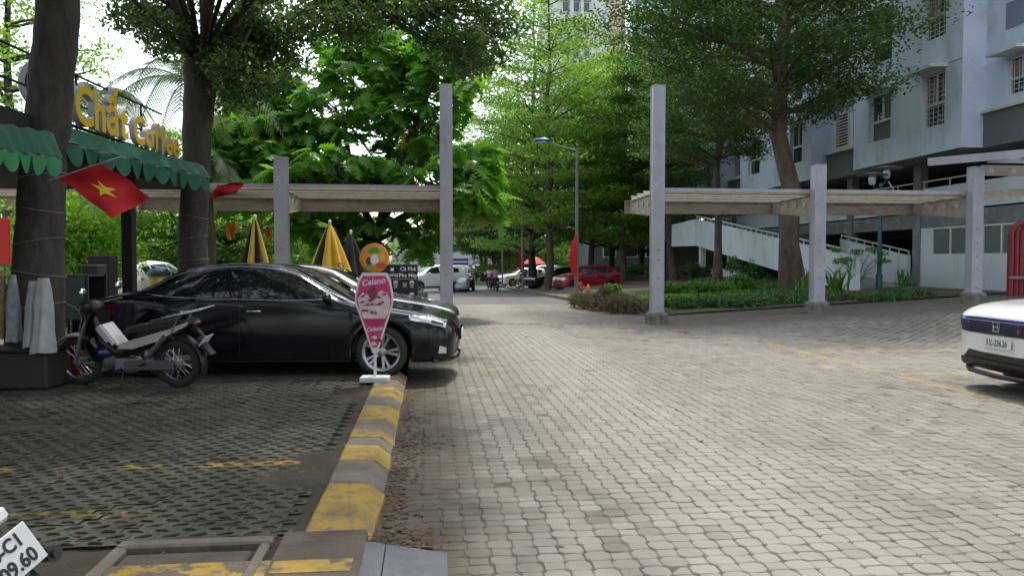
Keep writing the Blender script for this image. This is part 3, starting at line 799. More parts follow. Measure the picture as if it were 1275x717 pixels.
# body of the block behind its street face, roof, undersides
mb = MB(); mb.box((24.9, 41.5, (ZB + ZT) / 2), (13.6, 45, ZT - ZB - .02)); mb.build('core', mat_blue, B)
mb = MB()
for y0, y1 in blocks: mb.box(((XB + XR_) / 2 + .05, (y0 + y1) / 2, ZT + .05), (1.0, y1 - y0 + .1, .12))
mb.box((24.6, 41.5, ZT + .06), (14, 45.4, .13)); mb.build('roof_edge', mat_hood, B)
mb = MB()
for y0, y1 in blocks: mb.box(((XB + XR_) / 2 + .06, (y0 + y1) / 2, ZB + .011), (.86, y1 - y0 - .03, .02))
mb.box((24.9, 41.5, ZB - .02), (14.1, 44.9, .035)); mb.build('underside', mat_beam, B)
# parking deck level: columns, deck edge beam, parapets with rails, dark depth
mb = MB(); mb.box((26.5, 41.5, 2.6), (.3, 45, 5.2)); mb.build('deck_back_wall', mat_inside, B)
mb = MB(); mb.box((22.4, 41.5, 3.05), (8, 44.9, .55)); mb.build('deck_slab', mat_beam, B)
XD = 18.35
for y in (21.2, 27.5, 32.2, 38.9, 45.2, 50.2, 55.2, 60):
    c = MB(); c.box((XD + .15, y, ZB / 2), (.34, .42, ZB), b=.02); c.build('column', mat_beam, B)
ycs = (21.2, 27.5, 32.2, 38.9, 45.2, 50.2, 55.2, 60)
for y0, y1 in zip(ycs[:-1], ycs[1:]):
    p = MB(); p.box((XD + .16, (y0 + y1) / 2, 3.82), (.14, y1 - y0 - .43, .86)); o = p.build('deck_parapet', mat_par, B)
    rl = MB(); rl.box((XD + .1, (y0 + y1) / 2, 4.5), (.05, y1 - y0 - .44, .05))
    for i in range(5): rl.box((XD + .1, y0 + .3 + (y1 - y0 - .6) * i / 4, 4.37), (.035, .035, .24))
    rl.build('rail', mat_hood, o)
# ground floor: windowed wall near the pipes, open bays beyond
gws = [(22.3, 24.05, 1.75, 2.77), (24.65, 26.65, 1.75, 2.77)]
wallX(XD + .05, 18.9, 27.3, .0, 2.79, gws, .14, mat_par, mat_par, 'ground_wall')
for g in gws:
    w = .06; mb = MB(); ym = (g[0] + g[1]) / 2
    for (a0, a1, c0, c1) in ((g[0], g[1], g[2], g[2] + w), (g[0], g[1], g[3] - w, g[3]), (g[0], g[0] + w, g[2] + w, g[3] - w), (g[1] - w, g[1], g[2] + w, g[3] - w), (ym - .03, ym + .03, g[2] + w, g[3] - w)):
        mb.box((XD + .09, (a0 + a1) / 2, (c0 + c1) / 2), (.07, a1 - a0, c1 - c0))
    f = mb.build('window', M_['white'], B)
    for q in (0, 1):
        p = MB(); p.box((XD + .11, g[0] + (g[1] - g[0]) * (.25 + .5 * q), (g[2] + g[3]) / 2), (.012, (g[1] - g[0]) / 2 - .07, g[3] - g[2] - .1)); p.build('pane', mat_green, f)
# ramp parapet inside the open bays, dropping toward the yard
def ramp_wall(label_parent, name, X, ya, za, yb, zb_, bot_a, bot_b, rail=True, th=.16):
    mb = MB()
    V = [(X, ya, bot_a), (X, yb, bot_b), (X, yb, zb_), (X, ya, za)]; V += [(x + th, y, z) for x, y, z in V]
    mb.add(V, [(0, 3, 2, 1), (4, 5, 6, 7), (0, 1, 5, 4), (1, 2, 6, 5), (2, 3, 7, 6), (3, 0, 4, 7)])
    o = mb.build(name, mat_par, label_parent)
    if rail:
        r_ = MB(); h = .17; xm = X + th / 2
        r_.bar((xm, ya, za + h), (xm, yb, zb_ + h), .07, .05)
        n = max(2, int(abs(yb - ya) / .55))
        for i in range(n + 1):
            t_ = i / n; r_.box((xm, ya + (yb - ya) * t_, za + (zb_ - za) * t_ + h / 2 - .01), (.04, .04, h))
        r_.build('rail', mat_hood, o)
    return o
ramp_wall(B, 'inner_ramp_wall', 18.15, 27.75, 1.76, 32.6, 2.52, .3, .6)
# outer ramp: its own structure in the garden
RP = thing('ramp', 'white walled vehicle ramp rising to the parking deck behind the garden trees', 'ramp')
XO = 14.6
e0 = PX(1066, 320, XO); e1 = PX(866, 273, XO)
bz1 = PX(866, 306, XO).z
o = ramp_wall(RP, 'outer_wall', XO, e0.y, e0.z, e1.y, e1.z, gz(XO, e0.y) - .1, bz1)
ymid = e0.y + (e1.y - e0.y) * .42
mb = MB(); V = [(XO + .17, e0.y, .55), (XO + 2.2, e0.y, .55), (XO + 2.2, e1.y, bz1 + .25), (XO + .17, e1.y, bz1 + .25)]; V += [(x, y, z - .22) for x, y, z in V]
mb.add(V, [(0, 1, 2, 3), (7, 6, 5, 4), (0, 4, 5, 1), (1, 5, 6, 2), (2, 6, 7, 3), (3, 7, 4, 0)]); mb.build('ramp_slab', mat_beam, RP)
mb = MB(); zt_ = e1.z
V = [(XO - .9, e1.y + 1.4, bz1 - .02), (XO, e1.y, bz1), (XO, e1.y, zt_), (XO - .9, e1.y + 1.4, zt_ - .25)]
o2 = MB(); o2.add(V + [(x + .05, y + .12, z) for x, y, z in V], [(0, 3, 2, 1), (4, 5, 6, 7), (0, 1, 5, 4), (1, 2, 6, 5), (2, 3, 7, 6), (3, 0, 4, 7)]); o2.build('turn_wall', mat_par, RP)
for y in (e1.y - .3, e1.y - 5.4):
    c = MB(); zc = e0.z + (e1.z - e0.z) * ((y - e0.y) / (e1.y - e0.y)) - 1.0; c.box((XO + .3, y, (zc + .2) / 2), (.3, .3, max(.3, zc - .2)), b=.02); c.build('column', mat_par, RP)
    c = MB(); c.box((XO + 1.9, y, (zc + .2) / 2), (.3, .3, max(.3, zc - .2)), b=.02); c.build('column', mat_par, RP)
# low dark storage bay beneath the ramp
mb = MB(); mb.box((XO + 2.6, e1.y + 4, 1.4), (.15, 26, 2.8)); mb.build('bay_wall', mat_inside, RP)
mb = MB(); mb.box((XO + .9, e1.y - 2.2, .62), (.1, 6.2, 1.0)); mb.build('low_wall', mat_par, RP)
# ------------------------------------------------------------------ red fire riser pipes
RPp = thing('riser_pipes', 'bundle of red painted riser pipes bending into the ground by the right wall', 'pipes')
bp = PYY(1258, 360, 19.6); zt_ = PYY(1258, 278, 19.6).z
M_['pipe'] = mk('red_pipe', (.24, .014, .024), (.18, .01, .018), sc=3, rough=.45, coord='World')
for k in range(5):
    x = bp.x - .02 + .20 * k; y = bp.y + .06 * k; z1 = zt_ + .015 * k
    pts = [(x, y, .35), (x, y, z1 - .35)] + [(x + .35 - .35 * math.cos(a_), y, z1 - .35 + .35 * math.sin(a_)) for a_ in np.linspace(.2, PI / 2, 6)] + [(x + 1.8, y, z1)]
    mb = MB(); mb.tube(pts, .078, 10); mb.build('pipe', M_['pipe'], RPp)
mb = MB(); mb.box((bp.x + .35, bp.y - .1, 1.1), (.95, .05, .07)); mb.build('clamp_bar', M_['steel'], RPp)
mb = MB(); mb.box((bp.x + 2.0, bp.y + .3, 1.3), (1.6, .5, 2.2)); 
# ------------------------------------------------------------------ tall white tower beyond the trees, and a low grey block
def tower(label, x0, x1, y0, y1, z1, m, wins, name='tower_block'):
    t = thing(name, label, 'building', ((x0 + x1) / 2, (y0 + y1) / 2, 0))
    cx, cy = (x0 + x1) / 2, (y0 + y1) / 2
    mb = MB(); mb.box((0, 0, z1 / 2), (x1 - x0, y1 - y0, z1)); mb.build('wall', m, t)
    return t, cx, cy
mat_tower = mk('white_tower_render', (.72, .73, .76), (.64, .66, .70), sc=.08, rough=.8, coord='World')
mat_peach = mk('peach_render', (.74, .54, .46), rough=.8)
p0, p1 = PYY(694, 40, 118), PYY(742, 40, 118)
T, cx, cy = tower('tall white tower block rising above the street trees', p0.x, p1.x + 2, 118, 138, 62, mat_tower, None)
w_ = p1.x + 2 - p0.x
for k in range(17):
    z = 3 + k * 3.4
    if z < 24: continue
    for j in range(3):
        mb = MB(); x = -w_ / 2 + w_ * (.16 + .2 * j); mb.box((x, -10.03, z), (1.1, .12, 1.6)); o = mb.build('window', mat_frame, T)
        g = MB(); g.box((x, -10.1, z), (.9, .03, 1.4)); g.build('pane', M_['clearglass'], o)
        hh = MB(); hh.box((x, -10.3, z + 1.0), (1.5, .6, .12)); hh.build('hood', mat_hood, o)
for j in range(2):
    mb = MB(); mb.box((-w_ / 2 + w_ * (.27 + .2 * j), -10.25, 31), (.5, .55, 62)); mb.build('pilaster', mat_tower, T)
mb = MB(); mb.box((w_ / 2 + 1.5, .5, 31), (3, 18, 61)); mb.build('peach_bay', mat_peach, T)
p0, p1 = PYY(736, 320, 66), PYY(812, 320, 66)
T, cx, cy = tower('low grey block glimpsed between trunks behind the red hatchback', p0.x, p1.x + 3, 66, 74, 5.2, mk('grey_render', (.13, .14, .15), rough=.8), None, 'low_building')
mb = MB(); mb.box((0, -.4, 5.3), (p1.x - p0.x + 4.4, 9.6, .35)); mb.build('roof', mat_beam, T)
for j in range(4):
    mb = MB(); mb.box((-2.6 + 1.9 * j, -4.02, 2.6), (1.2, .1, 1.5)); o = mb.build('window', mat_frame, T)
    g = MB(); g.box((-2.6 + 1.9 * j, -4.08, 2.6), (1.0, .03, 1.3)); g.build('pane', M_['clearglass'], o)
p0, p1 = PYY(540, 320, 150), PYY(640, 320, 150)
T, cx, cy = tower('pale wall of a distant house closing the far end of the street', p0.x - 8, p1.x + 6, 150, 160, 7.5, mk('far_render', (.42, .43, .44), rough=.8), None, 'far_house')
mb = MB(); mb.box((0, 0, 7.8), (p1.x - p0.x + 15, 11, .6)); mb.build('roof', mat_beam, T)
for j in range(7):
    mb = MB(); mb.box((-10 + 3.4 * j, -5.03, 4.2), (1.6, .12, 1.8)); mb.build('window', M_['clearglass'], T)
# small white shed and pale cottages across the park on the left
pc = G(166, 338, .05)
p0 = PYY(144, 330, 52); p1 = PYY(190, 330, 52)
T = thing('garden_shed', 'small white shed with a gabled roof beyond the parked white car', 'shed', ((p0.x + p1.x) / 2, 54, 0))
w_ = p1.x - p0.x; mb = MB(); mb.box((0, 0, .85), (w_, 4, 1.7)); mb.build('wall', M_['white'], T)
mb = MB(); mb.prism([(-w_ / 2 - .2, 1.7), (w_ / 2 + .2, 1.7), (0, 2.55)], 4.4, Matrix.Rotation(PI / 2, 4, 'X'), z0=-2.2); mb.build('roof', mat_hood, T)
for j in range(3):
    mb = MB(); mb.box((-w_ / 3 + w_ / 3 * j, -2.03, .85), (.05, .06, 1.6)); mb.build('batten', mat_beam, T)
# ------------------------------------------------------------------ vegetation
L_term = leafmat('terminalia_leaf', (.08, .165, .034), (.155, .265, .068), tr=.52)
L_big = leafmat('shade_tree_leaf', (.04, .09, .024), (.095, .17, .048), tr=.42)
L_far = leafmat('street_tree_leaf', (.125, .235, .045), (.22, .37, .085), tr=.56)
L_dark = leafmat('dark_tree_leaf', (.04, .085, .028), (.085, .14, .052), tr=.45)
L_lime = leafmat('lime_leaf', (.14, .30, .025), (.24, .42, .05), tr=.45)
L_shrub = leafmat('shrub_leaf', (.06, .16, .025), (.13, .28, .05), tr=.3)
L_ground = leafmat('ground_cover_leaf', (.05, .12, .035), (.11, .21, .06), tr=.2)
L_brown = leafmat('brown_hedge_leaf', (.10, .09, .05), (.2, .165, .11), tr=.2)
L_grass = leafmat('lawn_blade', (.12, .30, .02), (.20, .40, .04), tr=.35)
L_bread = leafmat('breadfruit_leaf', (.06, .17, .02), (.14, .32, .04), tr=.5, rough=.32)
L_palm = leafmat('palm_leaf', (.035, .075, .03), (.07, .12, .045), tr=.35)
L_orange = leafmat('dead_leaf', (.42, .12, .015), (.50, .20, .03), tr=.4)
def fol(name, cl, size, m, parent=None, seed=0, flat=.6, asp=.5, kind=None, make=True):
    """cl: rows (x,y,z, rx,ry,rz, n): diamond leaves scattered through flattened clumps"""
    r = np.random.default_rng(seed); P = []; 
    for c in cl:
        n = int(c[6]); d = r.normal(size=(n, 3)); d /= np.linalg.norm(d, axis=1)[:, None]
        rad = r.uniform(0, 1, n) ** .45
        P.append(np.array(c[:3]) + d * rad[:, None] * np.array(c[3:6]))
    P = np.vstack(P); n = len(P)
    nz = r.normal(0, 1, (n, 3)) * (1 - flat) + np.array([0, 0, flat]); nz /= np.linalg.norm(nz, axis=1)[:, None]
    t = r.normal(size=(n, 3)); t -= nz * (t * nz).sum(1)[:, None]; t /= np.linalg.norm(t, axis=1)[:, None] + 1e-9
    b = np.cross(nz, t); s = size * r.uniform(.6, 1.25, n)[:, None]
    dr = np.array([0, 0, -1]) * s * r.uniform(0, .25, n)[:, None]
    V = np.stack([P - t * s * .5, P + b * s * .5 * asp, P + t * s * .5 + dr, P - b * s * .5 * asp], 1).reshape(-1, 3)
    F = np.arange(4 * n).reshape(n, 4)
    me = npmesh(name, V, F, m)
    return put(name, me, parent, kind=kind) if make else me
def limb(mb, p0, p1, r0, r1, rr, bend=.12, n=6, k=5):
    p0, p1 = Vector(p0), Vector(p1); L = (p1 - p0).length
    off = Vector((rr.uniform(-1, 1), rr.uniform(-1, 1), rr.uniform(-.3, 1))) * L * bend
    pts = [p0.lerp(p1, i / k) + off * math.sin(PI * i / k) for i in range(k + 1)]
    mb.tube(pts, [r0 + (r1 - r0) * (i / k) for i in range(k + 1)], n, cap=False); return pts
def tiered(name, label, loc, H, r0, zc, cr, tiers, per, nleaf, leaf, seed, m=L_term, bark='bark', lean=(0, 0), cat='tree', group=None, branch_n=6, shape=None, thick=.22, sub=4, spread=.5, asym=0):
    rr = random.Random(seed)
    t = thing(name, label, cat, loc, 0, group)
    mb = MB()
    k = 9; tp = []
    for i in range(k + 1):
        s = i / k; tp.append(Vector((lean[0] * s + rr.uniform(-1, 1) * r0 * .5 * (i > 0), lean[1] * s + rr.uniform(-1, 1) * r0 * .5 * (i > 0), H * s - .05)))
    rad = [r0 * (1.45 if i == 0 else 1) * (1 - .80 * (i / k) ** 1.1) for i in range(k + 1)]
    mb.tube(tp, rad, 10, cap=False)
    def trunk_at(z):
        s = min(.999, max(0, z / H)) * k; i = int(s); return tp[i].lerp(tp[i + 1], s - i), rad[i] + (rad[i + 1] - rad[i]) * (s - i)
    cl = []; tot = 0
    for q in range(tiers):
        s = q / max(1, tiers - 1); z = zc + (H - zc - .2) * s
        R_ = cr * (shape(s) if shape else (1 - .72 * s ** 1.3) * (.72 + .28 * min(1, s * 5)))
        a0 = rr.uniform(0, 6.28); nb = per
        for b in range(nb):
            a_ = a0 + 2 * PI * b / nb + rr.uniform(-.35, .35); R2 = R_ * rr.uniform(.72, 1.12) * (1 - asym * max(0, math.cos(a_)))
            p0, rb = trunk_at(z - R2 * rr.uniform(.12, .3)); tip = Vector((p0.x + math.cos(a_) * R2, p0.y + math.sin(a_) * R2, z + rr.uniform(-.35, .35) + R2 * .04))
            pts = limb(mb, p0, tip, max(.018, min(rb * .55, .03 + R2 * .014)), .012, rr, .07, branch_n)
            for c in range(sub):
                f = .42 + .58 * (c + .7) / sub; pc = p0.lerp(tip, f); sp = R2 * .16
                pc = pc + Vector((rr.uniform(-sp, sp), rr.uniform(-sp, sp), rr.uniform(-.1, .2)))
                w = R2 * spread * rr.uniform(.38, .62) + .25
                cl.append((pc.x, pc.y, pc.z, w, w, thick * rr.uniform(.6, 1.3), w * w))
    ws = sum(c[6] for c in cl); cl = [(*c[:6], max(6, nleaf * c[6] / ws)) for c in cl]
    mb.build('trunk', M_[bark], t)
    fol('crown', cl, leaf, m, t, seed)
    return t
# --- big garden tree in front of the apartment block
gt = G(988, 366, .42)
tiered('shade_tree', 'large shade tree with a thick brown trunk right of the garden, before the blue building', (gt.x, gt.y, gz(gt.x, gt.y)), 16.5, .36, 6.6, 5.3, 9, 9, 90000, .155, 3, asym=.38, m=L_big, lean=(-1.3, -.3), shape=lambda s: (.70 + .36 * math.sin(PI * min(1, s * 1.0 + .1))), thick=.45, sub=5)
g2 = G(893, 357, .4)
tiered('shade_tree', 'slender shade tree in the garden left of the thick brown trunk', (g2.x, g2.y, gz(g2.x, g2.y)), 15.5, .19, 6.2, 4.6, 9, 8, 46000, .14, 5, asym=.4, m=L_big, thick=.38)
g3 = G(840, 352, .3)
tiered('shade_tree', 'leaning shade tree just right of the tall gate post', (g3.x, g3.y, .3), 15.5, .24, 6.0, 4.8, 9, 8, 46000, .14, 8, asym=.3, m=L_big, lean=(-1.2, .6), thick=.38)
# --- rows along the street: (px of trunk, distance, height, crown radius, seed, leaf material, label)
rows = [(776, 47, 14.5, 4.4, 21, L_far, 'shade tree with a dark trunk behind the red hatchback rear'),
        (738, 50, 14.5, 4.6, 22, L_far, 'bright green tiered street tree right of the blue lamp head'),
        (683, 46, 17.5, 4.7, 23, L_far, 'tall airy street tree whose top meets the white tower'),
        (664, 52, 19.5, 5.6, 24, L_term, 'tiered street tree behind the red parasol'),
        (644, 78, 22, 6.2, 25, L_term, 'tiered street tree behind the farther red feather flag'),
        (628, 98, 22, 6.4, 26, L_dark, 'dark tree over the far bend of the street'),
        (615, 80, 13, 4.4, 27, L_dark, 'dark tree standing left of the scooter riders'),
        (600, 88, 13, 4.6, 28, L_term, 'tree beyond the grey van at the far left kerb'),
        (800, 58, 14, 4.8, 30, L_dark, 'dark tree rising behind the low grey block'),
        (762, 56, 18, 5.0, 31, L_term, 'dense street tree between the lamp and the low grey block')]
for px, d, H, cr, sd, m, lb in rows:
    p = PD(px, 326, d)
    tiered('street_tree', lb, (p.x, p.y, rz(p.y)), H, .13 + H * .006, 3.4 + .5 * (sd % 3), cr * 1.02, 11, 7, 26000, .145 + d * .0015, sd, m, 'darkbark' if sd > 23 else 'bark', branch_n=5, group='trees along the street', thick=.32, spread=.6, shape=lambda s: (.80 + .3 * math.sin(PI * min(1, s * 1.15))) * (1 - .55 * s ** 2.2))
# --- trees of the park on the left, seen under the awning
rows = [(20, 30, 7, 4, 41, 'light green tiered park tree at the far left edge, left of the big trunk'), (118, 36, 7.5, 4.2, 42, 'light green tiered park tree behind the lime bush'), (215, 33, 7, 4, 43, 'light green tiered park tree left of the thin trunk wrapped in wire'),
        (285, 34, 6.5, 4, 44, 'light green tiered park tree beyond the closed black parasol'), (370, 40, 7.5, 4.6, 45, 'light green tiered park tree between the post and the yellow parasol'), (160, 50, 9, 5, 46, 'taller park tree rising behind the white shed'), (320, 56, 9, 5, 47, 'far park tree behind the short grey post'),
        (60, 52, 9, 5, 48, 'far park tree hidden mostly by the big trunk'), (440, 58, 9, 5.5, 49, 'far park tree behind the breadfruit trunk')]
for px, d, H, cr, sd, lb in rows:
    p = PD(px, 326, d)
    tiered('park_tree', lb, (p.x, p.y, .05 + rz(p.y)), H, .14, 1.9, cr, 7, 8, 15000, .2, sd, L_far if sd % 2 else leafmat('park_leaf', (.07, .15, .03), (.14, .24, .06), tr=.45), 'darkbark', branch_n=5, group='light green trees of the park', spread=.62, thick=.26)
# tall pale tree top left behind the sign
p = PD(14, 326, 24)
tiered('park_tree', 'tall feathery tree at the top left corner behind the cafe sign', (p.x, p.y, 0), 12.5, .2, 6.2, 3.3, 7, 6, 8000, .17, 51, L_far, 'darkbark', thick=.3)
# --- breadfruit tree with large lobed leaves
def bread_leaf_arrays(seed):
    r = np.random.default_rng(seed)
    top = []; k = 5
    pts = [(0, 0)]
    for i in range(k):
        y = .16 + .17 * i; w = (.36, .42, .40, .31, .2)[i] * r.uniform(.85, 1.1)
        pts.append((w * .34, y - .035)); pts.append((w, y + .10))
    pts.append((.05, .98)); 
    right = [(x, y) for x, y in pts]
    V = []; F = []
    zf = lambda x, y: -.22 * y * y - .10 * abs(x) + .05 * y
    n = len(right)
    for x, y in right: V.append((x, y, zf(x, y)))
    for x, y in right: V.append((0, y, zf(0, y) + .02))
    for x, y in right: V.append((-x, y - .01, zf(x, y)))
    for i in range(n - 1):
        F.append((n + i, i, i + 1, n + i + 1)); F.append((2 * n + i, n + i, n + i + 1, 2 * n + i + 1))
    V = np.array(V); V[:, 1] -= 0
    return V, np.array(F)
BL = [bread_leaf_arrays(s) for s in range(5)]
def orient(r, out, droop):
    """leaf frame: stem direction out, tip droops, face up"""
    y = out + np.array([0, 0, -droop]); y /= np.linalg.norm(y)
    z = np.array([0, 0, 1.0]) + r.normal(0, .35, 3); z -= y * (z @ y); z /= np.linalg.norm(z); x = np.cross(y, z)
    return np.stack([x, y, z], 1)
def breadfruit():
    b = G(470, 398, .06); D0 = 23.5; b = PD(462, 326, D0)
    t = thing('breadfruit_tree', 'breadfruit tree with large glossy lobed leaves behind the left pergola', 'tree', (b.x, b.y, .05))
    rr = random.Random(4); r = np.random.default_rng(4); mb = MB()
    W = lambda px, py, d: PD(px, py, d) - Vector((b.x, b.y, .05))
    fork = Vector((.15, 0, 2.1)); mb.tube([(0, 0, -.05), (.05, .02, 1.0), fork], [.26, .22, .2], 10, cap=False)
    # rosettes: spots in the crown where a whorl of leaves grows
    ros = []
    spec = [  # px, py ranges of crown lobes: centre, spread, count, distance
        (430, 150, 120, 100, 74, 23.5), (350, 215, 75, 55, 26, 22.8), (520, 170, 70, 110, 52, 23.2), (480, 60, 110, 60, 34, 24), (300, 190, 46, 55, 36, 23), (330, 150, 60, 60, 40, 23.4), (270, 215, 26, 40, 12, 22.6),
        (585, 215, 38, 38, 16, 20.8), (600, 248, 22, 26, 10, 20.6), (420, 215, 120, 30, 30, 21.9), (450, 290, 90, 22, 16, 22.6), (380, 270, 60, 22, 8, 23), (560, 60, 40, 55, 13, 22.5), (288, 232, 30, 24, 10, 22.5), (590, 92, 12, 18, 3, 21.5), (520, 285, 35, 30, 8, 22.6)]
    ml = []
    for cx, cy, sx, sy, n, d in spec:
        n = int(n * 1.3)
        c = W(cx, cy, d); hub = fork.lerp(c, .55)
        lp = limb(mb, fork if rr.random() < .5 else fork + Vector((0, 0, .3)), c, .10, .04, rr, .06, 7)
        for i in range(n):
            a_ = rr.uniform(0, 6.28); q = math.sqrt(rr.random())
            p = W(cx + sx * q * math.cos(a_), cy + sy * q * math.sin(a_), d + rr.uniform(-1.2, 1.5))
            if i % 2 == 0: limb(mb, c.lerp(p, .12), p, .022, .010, rr, .08, 5, 3)
            ros.append(p)
    mb.build('trunk', M_['darkbark'], t)
    leaves = []
    for p in ros:
        n = rr.randint(9, 13); a0 = rr.uniform(0, 6.28)
        for i in range(n):
            a_ = a0 + 2.4 * i; el = rr.uniform(-.5, .55)
            out = np.array([math.cos(a_) * math.cos(el), math.sin(a_) * math.cos(el), math.sin(el)])
            s = rr.uniform(.40, .66); pos = np.array(p) + out * .05 + r.normal(0, .06, 3)
            leaves.append((pos, orient(r, out, rr.uniform(.1, 1.0)), s, rr.randrange(5)))
    # the ones that show largest are single leaves
    key = []
    base = np.array((b.x, b.y, .05))
    for i, (pos, Mx, s, k) in enumerate(leaves):
        wp = pos + base; v = np.array([0, 0, CH]) - wp; dist = np.linalg.norm(v)
        key.append((-(s * s * abs(Mx[:, 2] @ (v / dist)) / dist ** 2) * (1 if wp[1] < 23.2 else .5), i))
    key.sort(); big = set(i for _, i in key[:300])
    crown = None; VV = []; FF = []; nb = 0
    for i, (pos, Mx, s, k) in enumerate(leaves):
        if i in big: continue
        V, F = BL[k]; VV.append((V * s) @ Mx.T + pos); FF.append(F + nb); nb += len(V)
    crown = put('crown', npmesh('crown', np.vstack(VV), np.vstack(FF), L_bread, True), t, kind='stuff')
    mes = [npmesh('leaf', V, F, L_bread, True) for V, F in BL]; mo = [npmesh('leaf', V, F, L_orange, True) for V, F in BL]
    def single(pos, Mx, s, k, me):
        o = put('leaf', me[k], crown); M4 = Matrix.Identity(4)
        for a_ in range(3):
            for c in range(3): M4[a_][c] = float(Mx[a_, c] * s)
            M4[a_][3] = float(pos[a_])
        o.matrix_basis = M4; return o
    for i in sorted(big): single(*leaves[i], mes)
    for px, py, d in ((411, 208, 21.6), (590, 232, 20.3), (593, 258, 20.2), (598, 262, 20.3), (333, 283, 22), (288, 275, 21.5), (505, 170, 22)):
        p = W(px, py, d)
        for q in range(2):
            o = single(np.array(p) + r.normal(0, .06, 3), orient(r, np.array([rr.uniform(-1, 1), rr.uniform(-1, 0), -.2]), 2.2), .45, rr.randrange(5), mo)
            o['label'] = 'withered orange leaf hanging down'
    # hanging fruit-like dark clusters at the right tip
    return t
breadfruit()
# --- near trees of the cafe: only trunks and low boughs are seen, their crowns shade the lot
def trunk_tree(name, label, base, pts, rad, clumps, nleaf, leaf, m, seed, forks=(), wires=(), bark='darkbark'):
    t = thing(name, label, 'tree', base); mb = MB(); B0 = Vector(base)
    L_ = [Vector(p) - B0 for p in pts]
    P2 = []; R2 = []
    for i in range(len(L_) - 1):
        for q in range(4):
            f = q / 4; P2.append(L_[i].lerp(L_[i + 1], f) + Vector((math.sin(i * 4 + q * 1.7 + seed) * .012, 0, 0))); R2.append(rad[i] + (rad[i + 1] - rad[i]) * f)
    P2.append(L_[-1]); R2.append(rad[-1])
    mb.tube(P2, R2, 16, cap=False)
    rr = random.Random(seed)
    for p0, p1, r0, r1, bend in forks: limb(mb, Vector(p0) - B0, Vector(p1) - B0, r0, r1, rr, bend, 9, 7)
    cl = []
    for c in clumps:
        p = Vector(c[0]) - B0; cl.append((*p, *c[1], c[2]))
        limb(mb, L_[-1] if len(c) < 4 else Vector(c[3]) - B0, p, .05, .012, rr, .1, 5)
    mb.build('trunk', M_[bark], t)
    s = sum(c[6] for c in cl); cl = [(*c[:6], nleaf * c[6] / s) for c in cl]
    fol('crown', cl, leaf, m, t, seed, flat=.35)
    for k, (z, dz) in enumerate(wires):
        w = MB(); i = min(range(len(P2)), key=lambda q: abs(P2[q].z - z)); c = P2[i]; r_ = R2[i] + .012
        w.tube([(c.x + r_ * math.cos(a_), c.y + r_ * math.sin(a_), z + dz * math.cos(a_)) for a_ in np.linspace(0, 2 * PI, 22)], .006, 5, cap=False); w.build('wire', M_['steel'], t)
    return t
d1 = 9.3
b1 = PD(40, 326, d1); b1.z = .06
pts = [b1, PD(48, 300, d1), PD(56, 200, d1), PD(62, 120, d1), PD(70, 40, d1), PD(74, -40, d1), PD(80, -140, d1)]
rr = random.Random(9); cl = []
top1 = pts[-1]
for k in range(64):
    a_ = rr.uniform(0, 6.28); q = 8.0 * math.sqrt(rr.random())
    x, y = top1.x - .6 + q * math.cos(a_), top1.y - 2.4 + q * math.sin(a_) * .95
    if x > 1.7: x -= 6
    z = 6.4 + rr.uniform(0, 2.6) - .03 * q * q + .0
    px, py, dd = proj((x, y, z - .4))
    if dd > .5 and py > -40 and -100 < px < 1380: z += 2.2
    cl.append(((x, y, z), (1.45, 1.45, .55), 1))
trunk_tree('cafe_tree', 'big leaning tree trunk wrapped in wire by the left edge, white sack at its foot', b1, pts, [.34, .265, .25, .245, .24, .235, .22], cl, 17000, .27, L_dark, 9, wires=((.95, .04), (1.35, -.05), (1.72, .05), (2.1, -.04), (2.5, .05)))
d2 = 14.0
b2 = PD(243, 326, d2); b2.z = .06
W2 = lambda px, py, d=d2: PD(px, py, d)
pts = [b2, W2(240, 300), W2(244, 200), W2(248, 130), W2(250, 80)]
cl = []
rr = random.Random(12)
for px, py, n, sx, sy in ((200, 15, 8, 45, 22), (230, 45, 3, 25, 15), (300, 55, 12, 40, 50), (335, 80, 8, 38, 36), (300, 105, 6, 28, 36), (390, 20, 12, 60, 28), (470, 8, 9, 60, 18), (560, 22, 9, 50, 30), (585, 66, 7, 32, 24), (618, 28, 5, 22, 16)):
    for k in range(n):
        p = W2(px + rr.uniform(-sx, sx), py + rr.uniform(-sy, sy), d2 + rr.uniform(-1, 1.2))
        hub = W2(215, 10) if px < 240 else (W2(320, 20) if px < 350 else W2(420, -20))
        cl.append((p, (.55, .5, .3), .55, hub))
for k in range(22):
    a_ = rr.uniform(0, 6.28); q = 4.6 * math.sqrt(rr.random())
    x, y, z = b2.x + 2.2 + q * math.cos(a_), b2.y - 3.2 + q * math.sin(a_), 7.4 + rr.uniform(0, 2)
    px, py, dd = proj((x, y, z - .5))
    if py > -30: z += 1.6 + (py + 30) * dd / 960
    cl.append(((x, y, z), (1.2, 1.2, .5), 2.2))
trunk_tree('cafe_tree', 'dark forked tree trunk rising behind the black sedan beside the red banner', b2, pts, [.30, .25, .24, .27, .29], cl, 46000, .115, L_dark, 12,
           forks=((W2(250, 85), W2(205, -30), .20, .12, .03), (W2(252, 85), W2(330, -10), .20, .13, -.04), (W2(318, 5), W2(420, -30), .11, .06, .02), (W2(236, 70), W2(228, 50), .10, .06, 0)), wires=((1.9, .05), (2.3, -.05), (1.5, .03)))
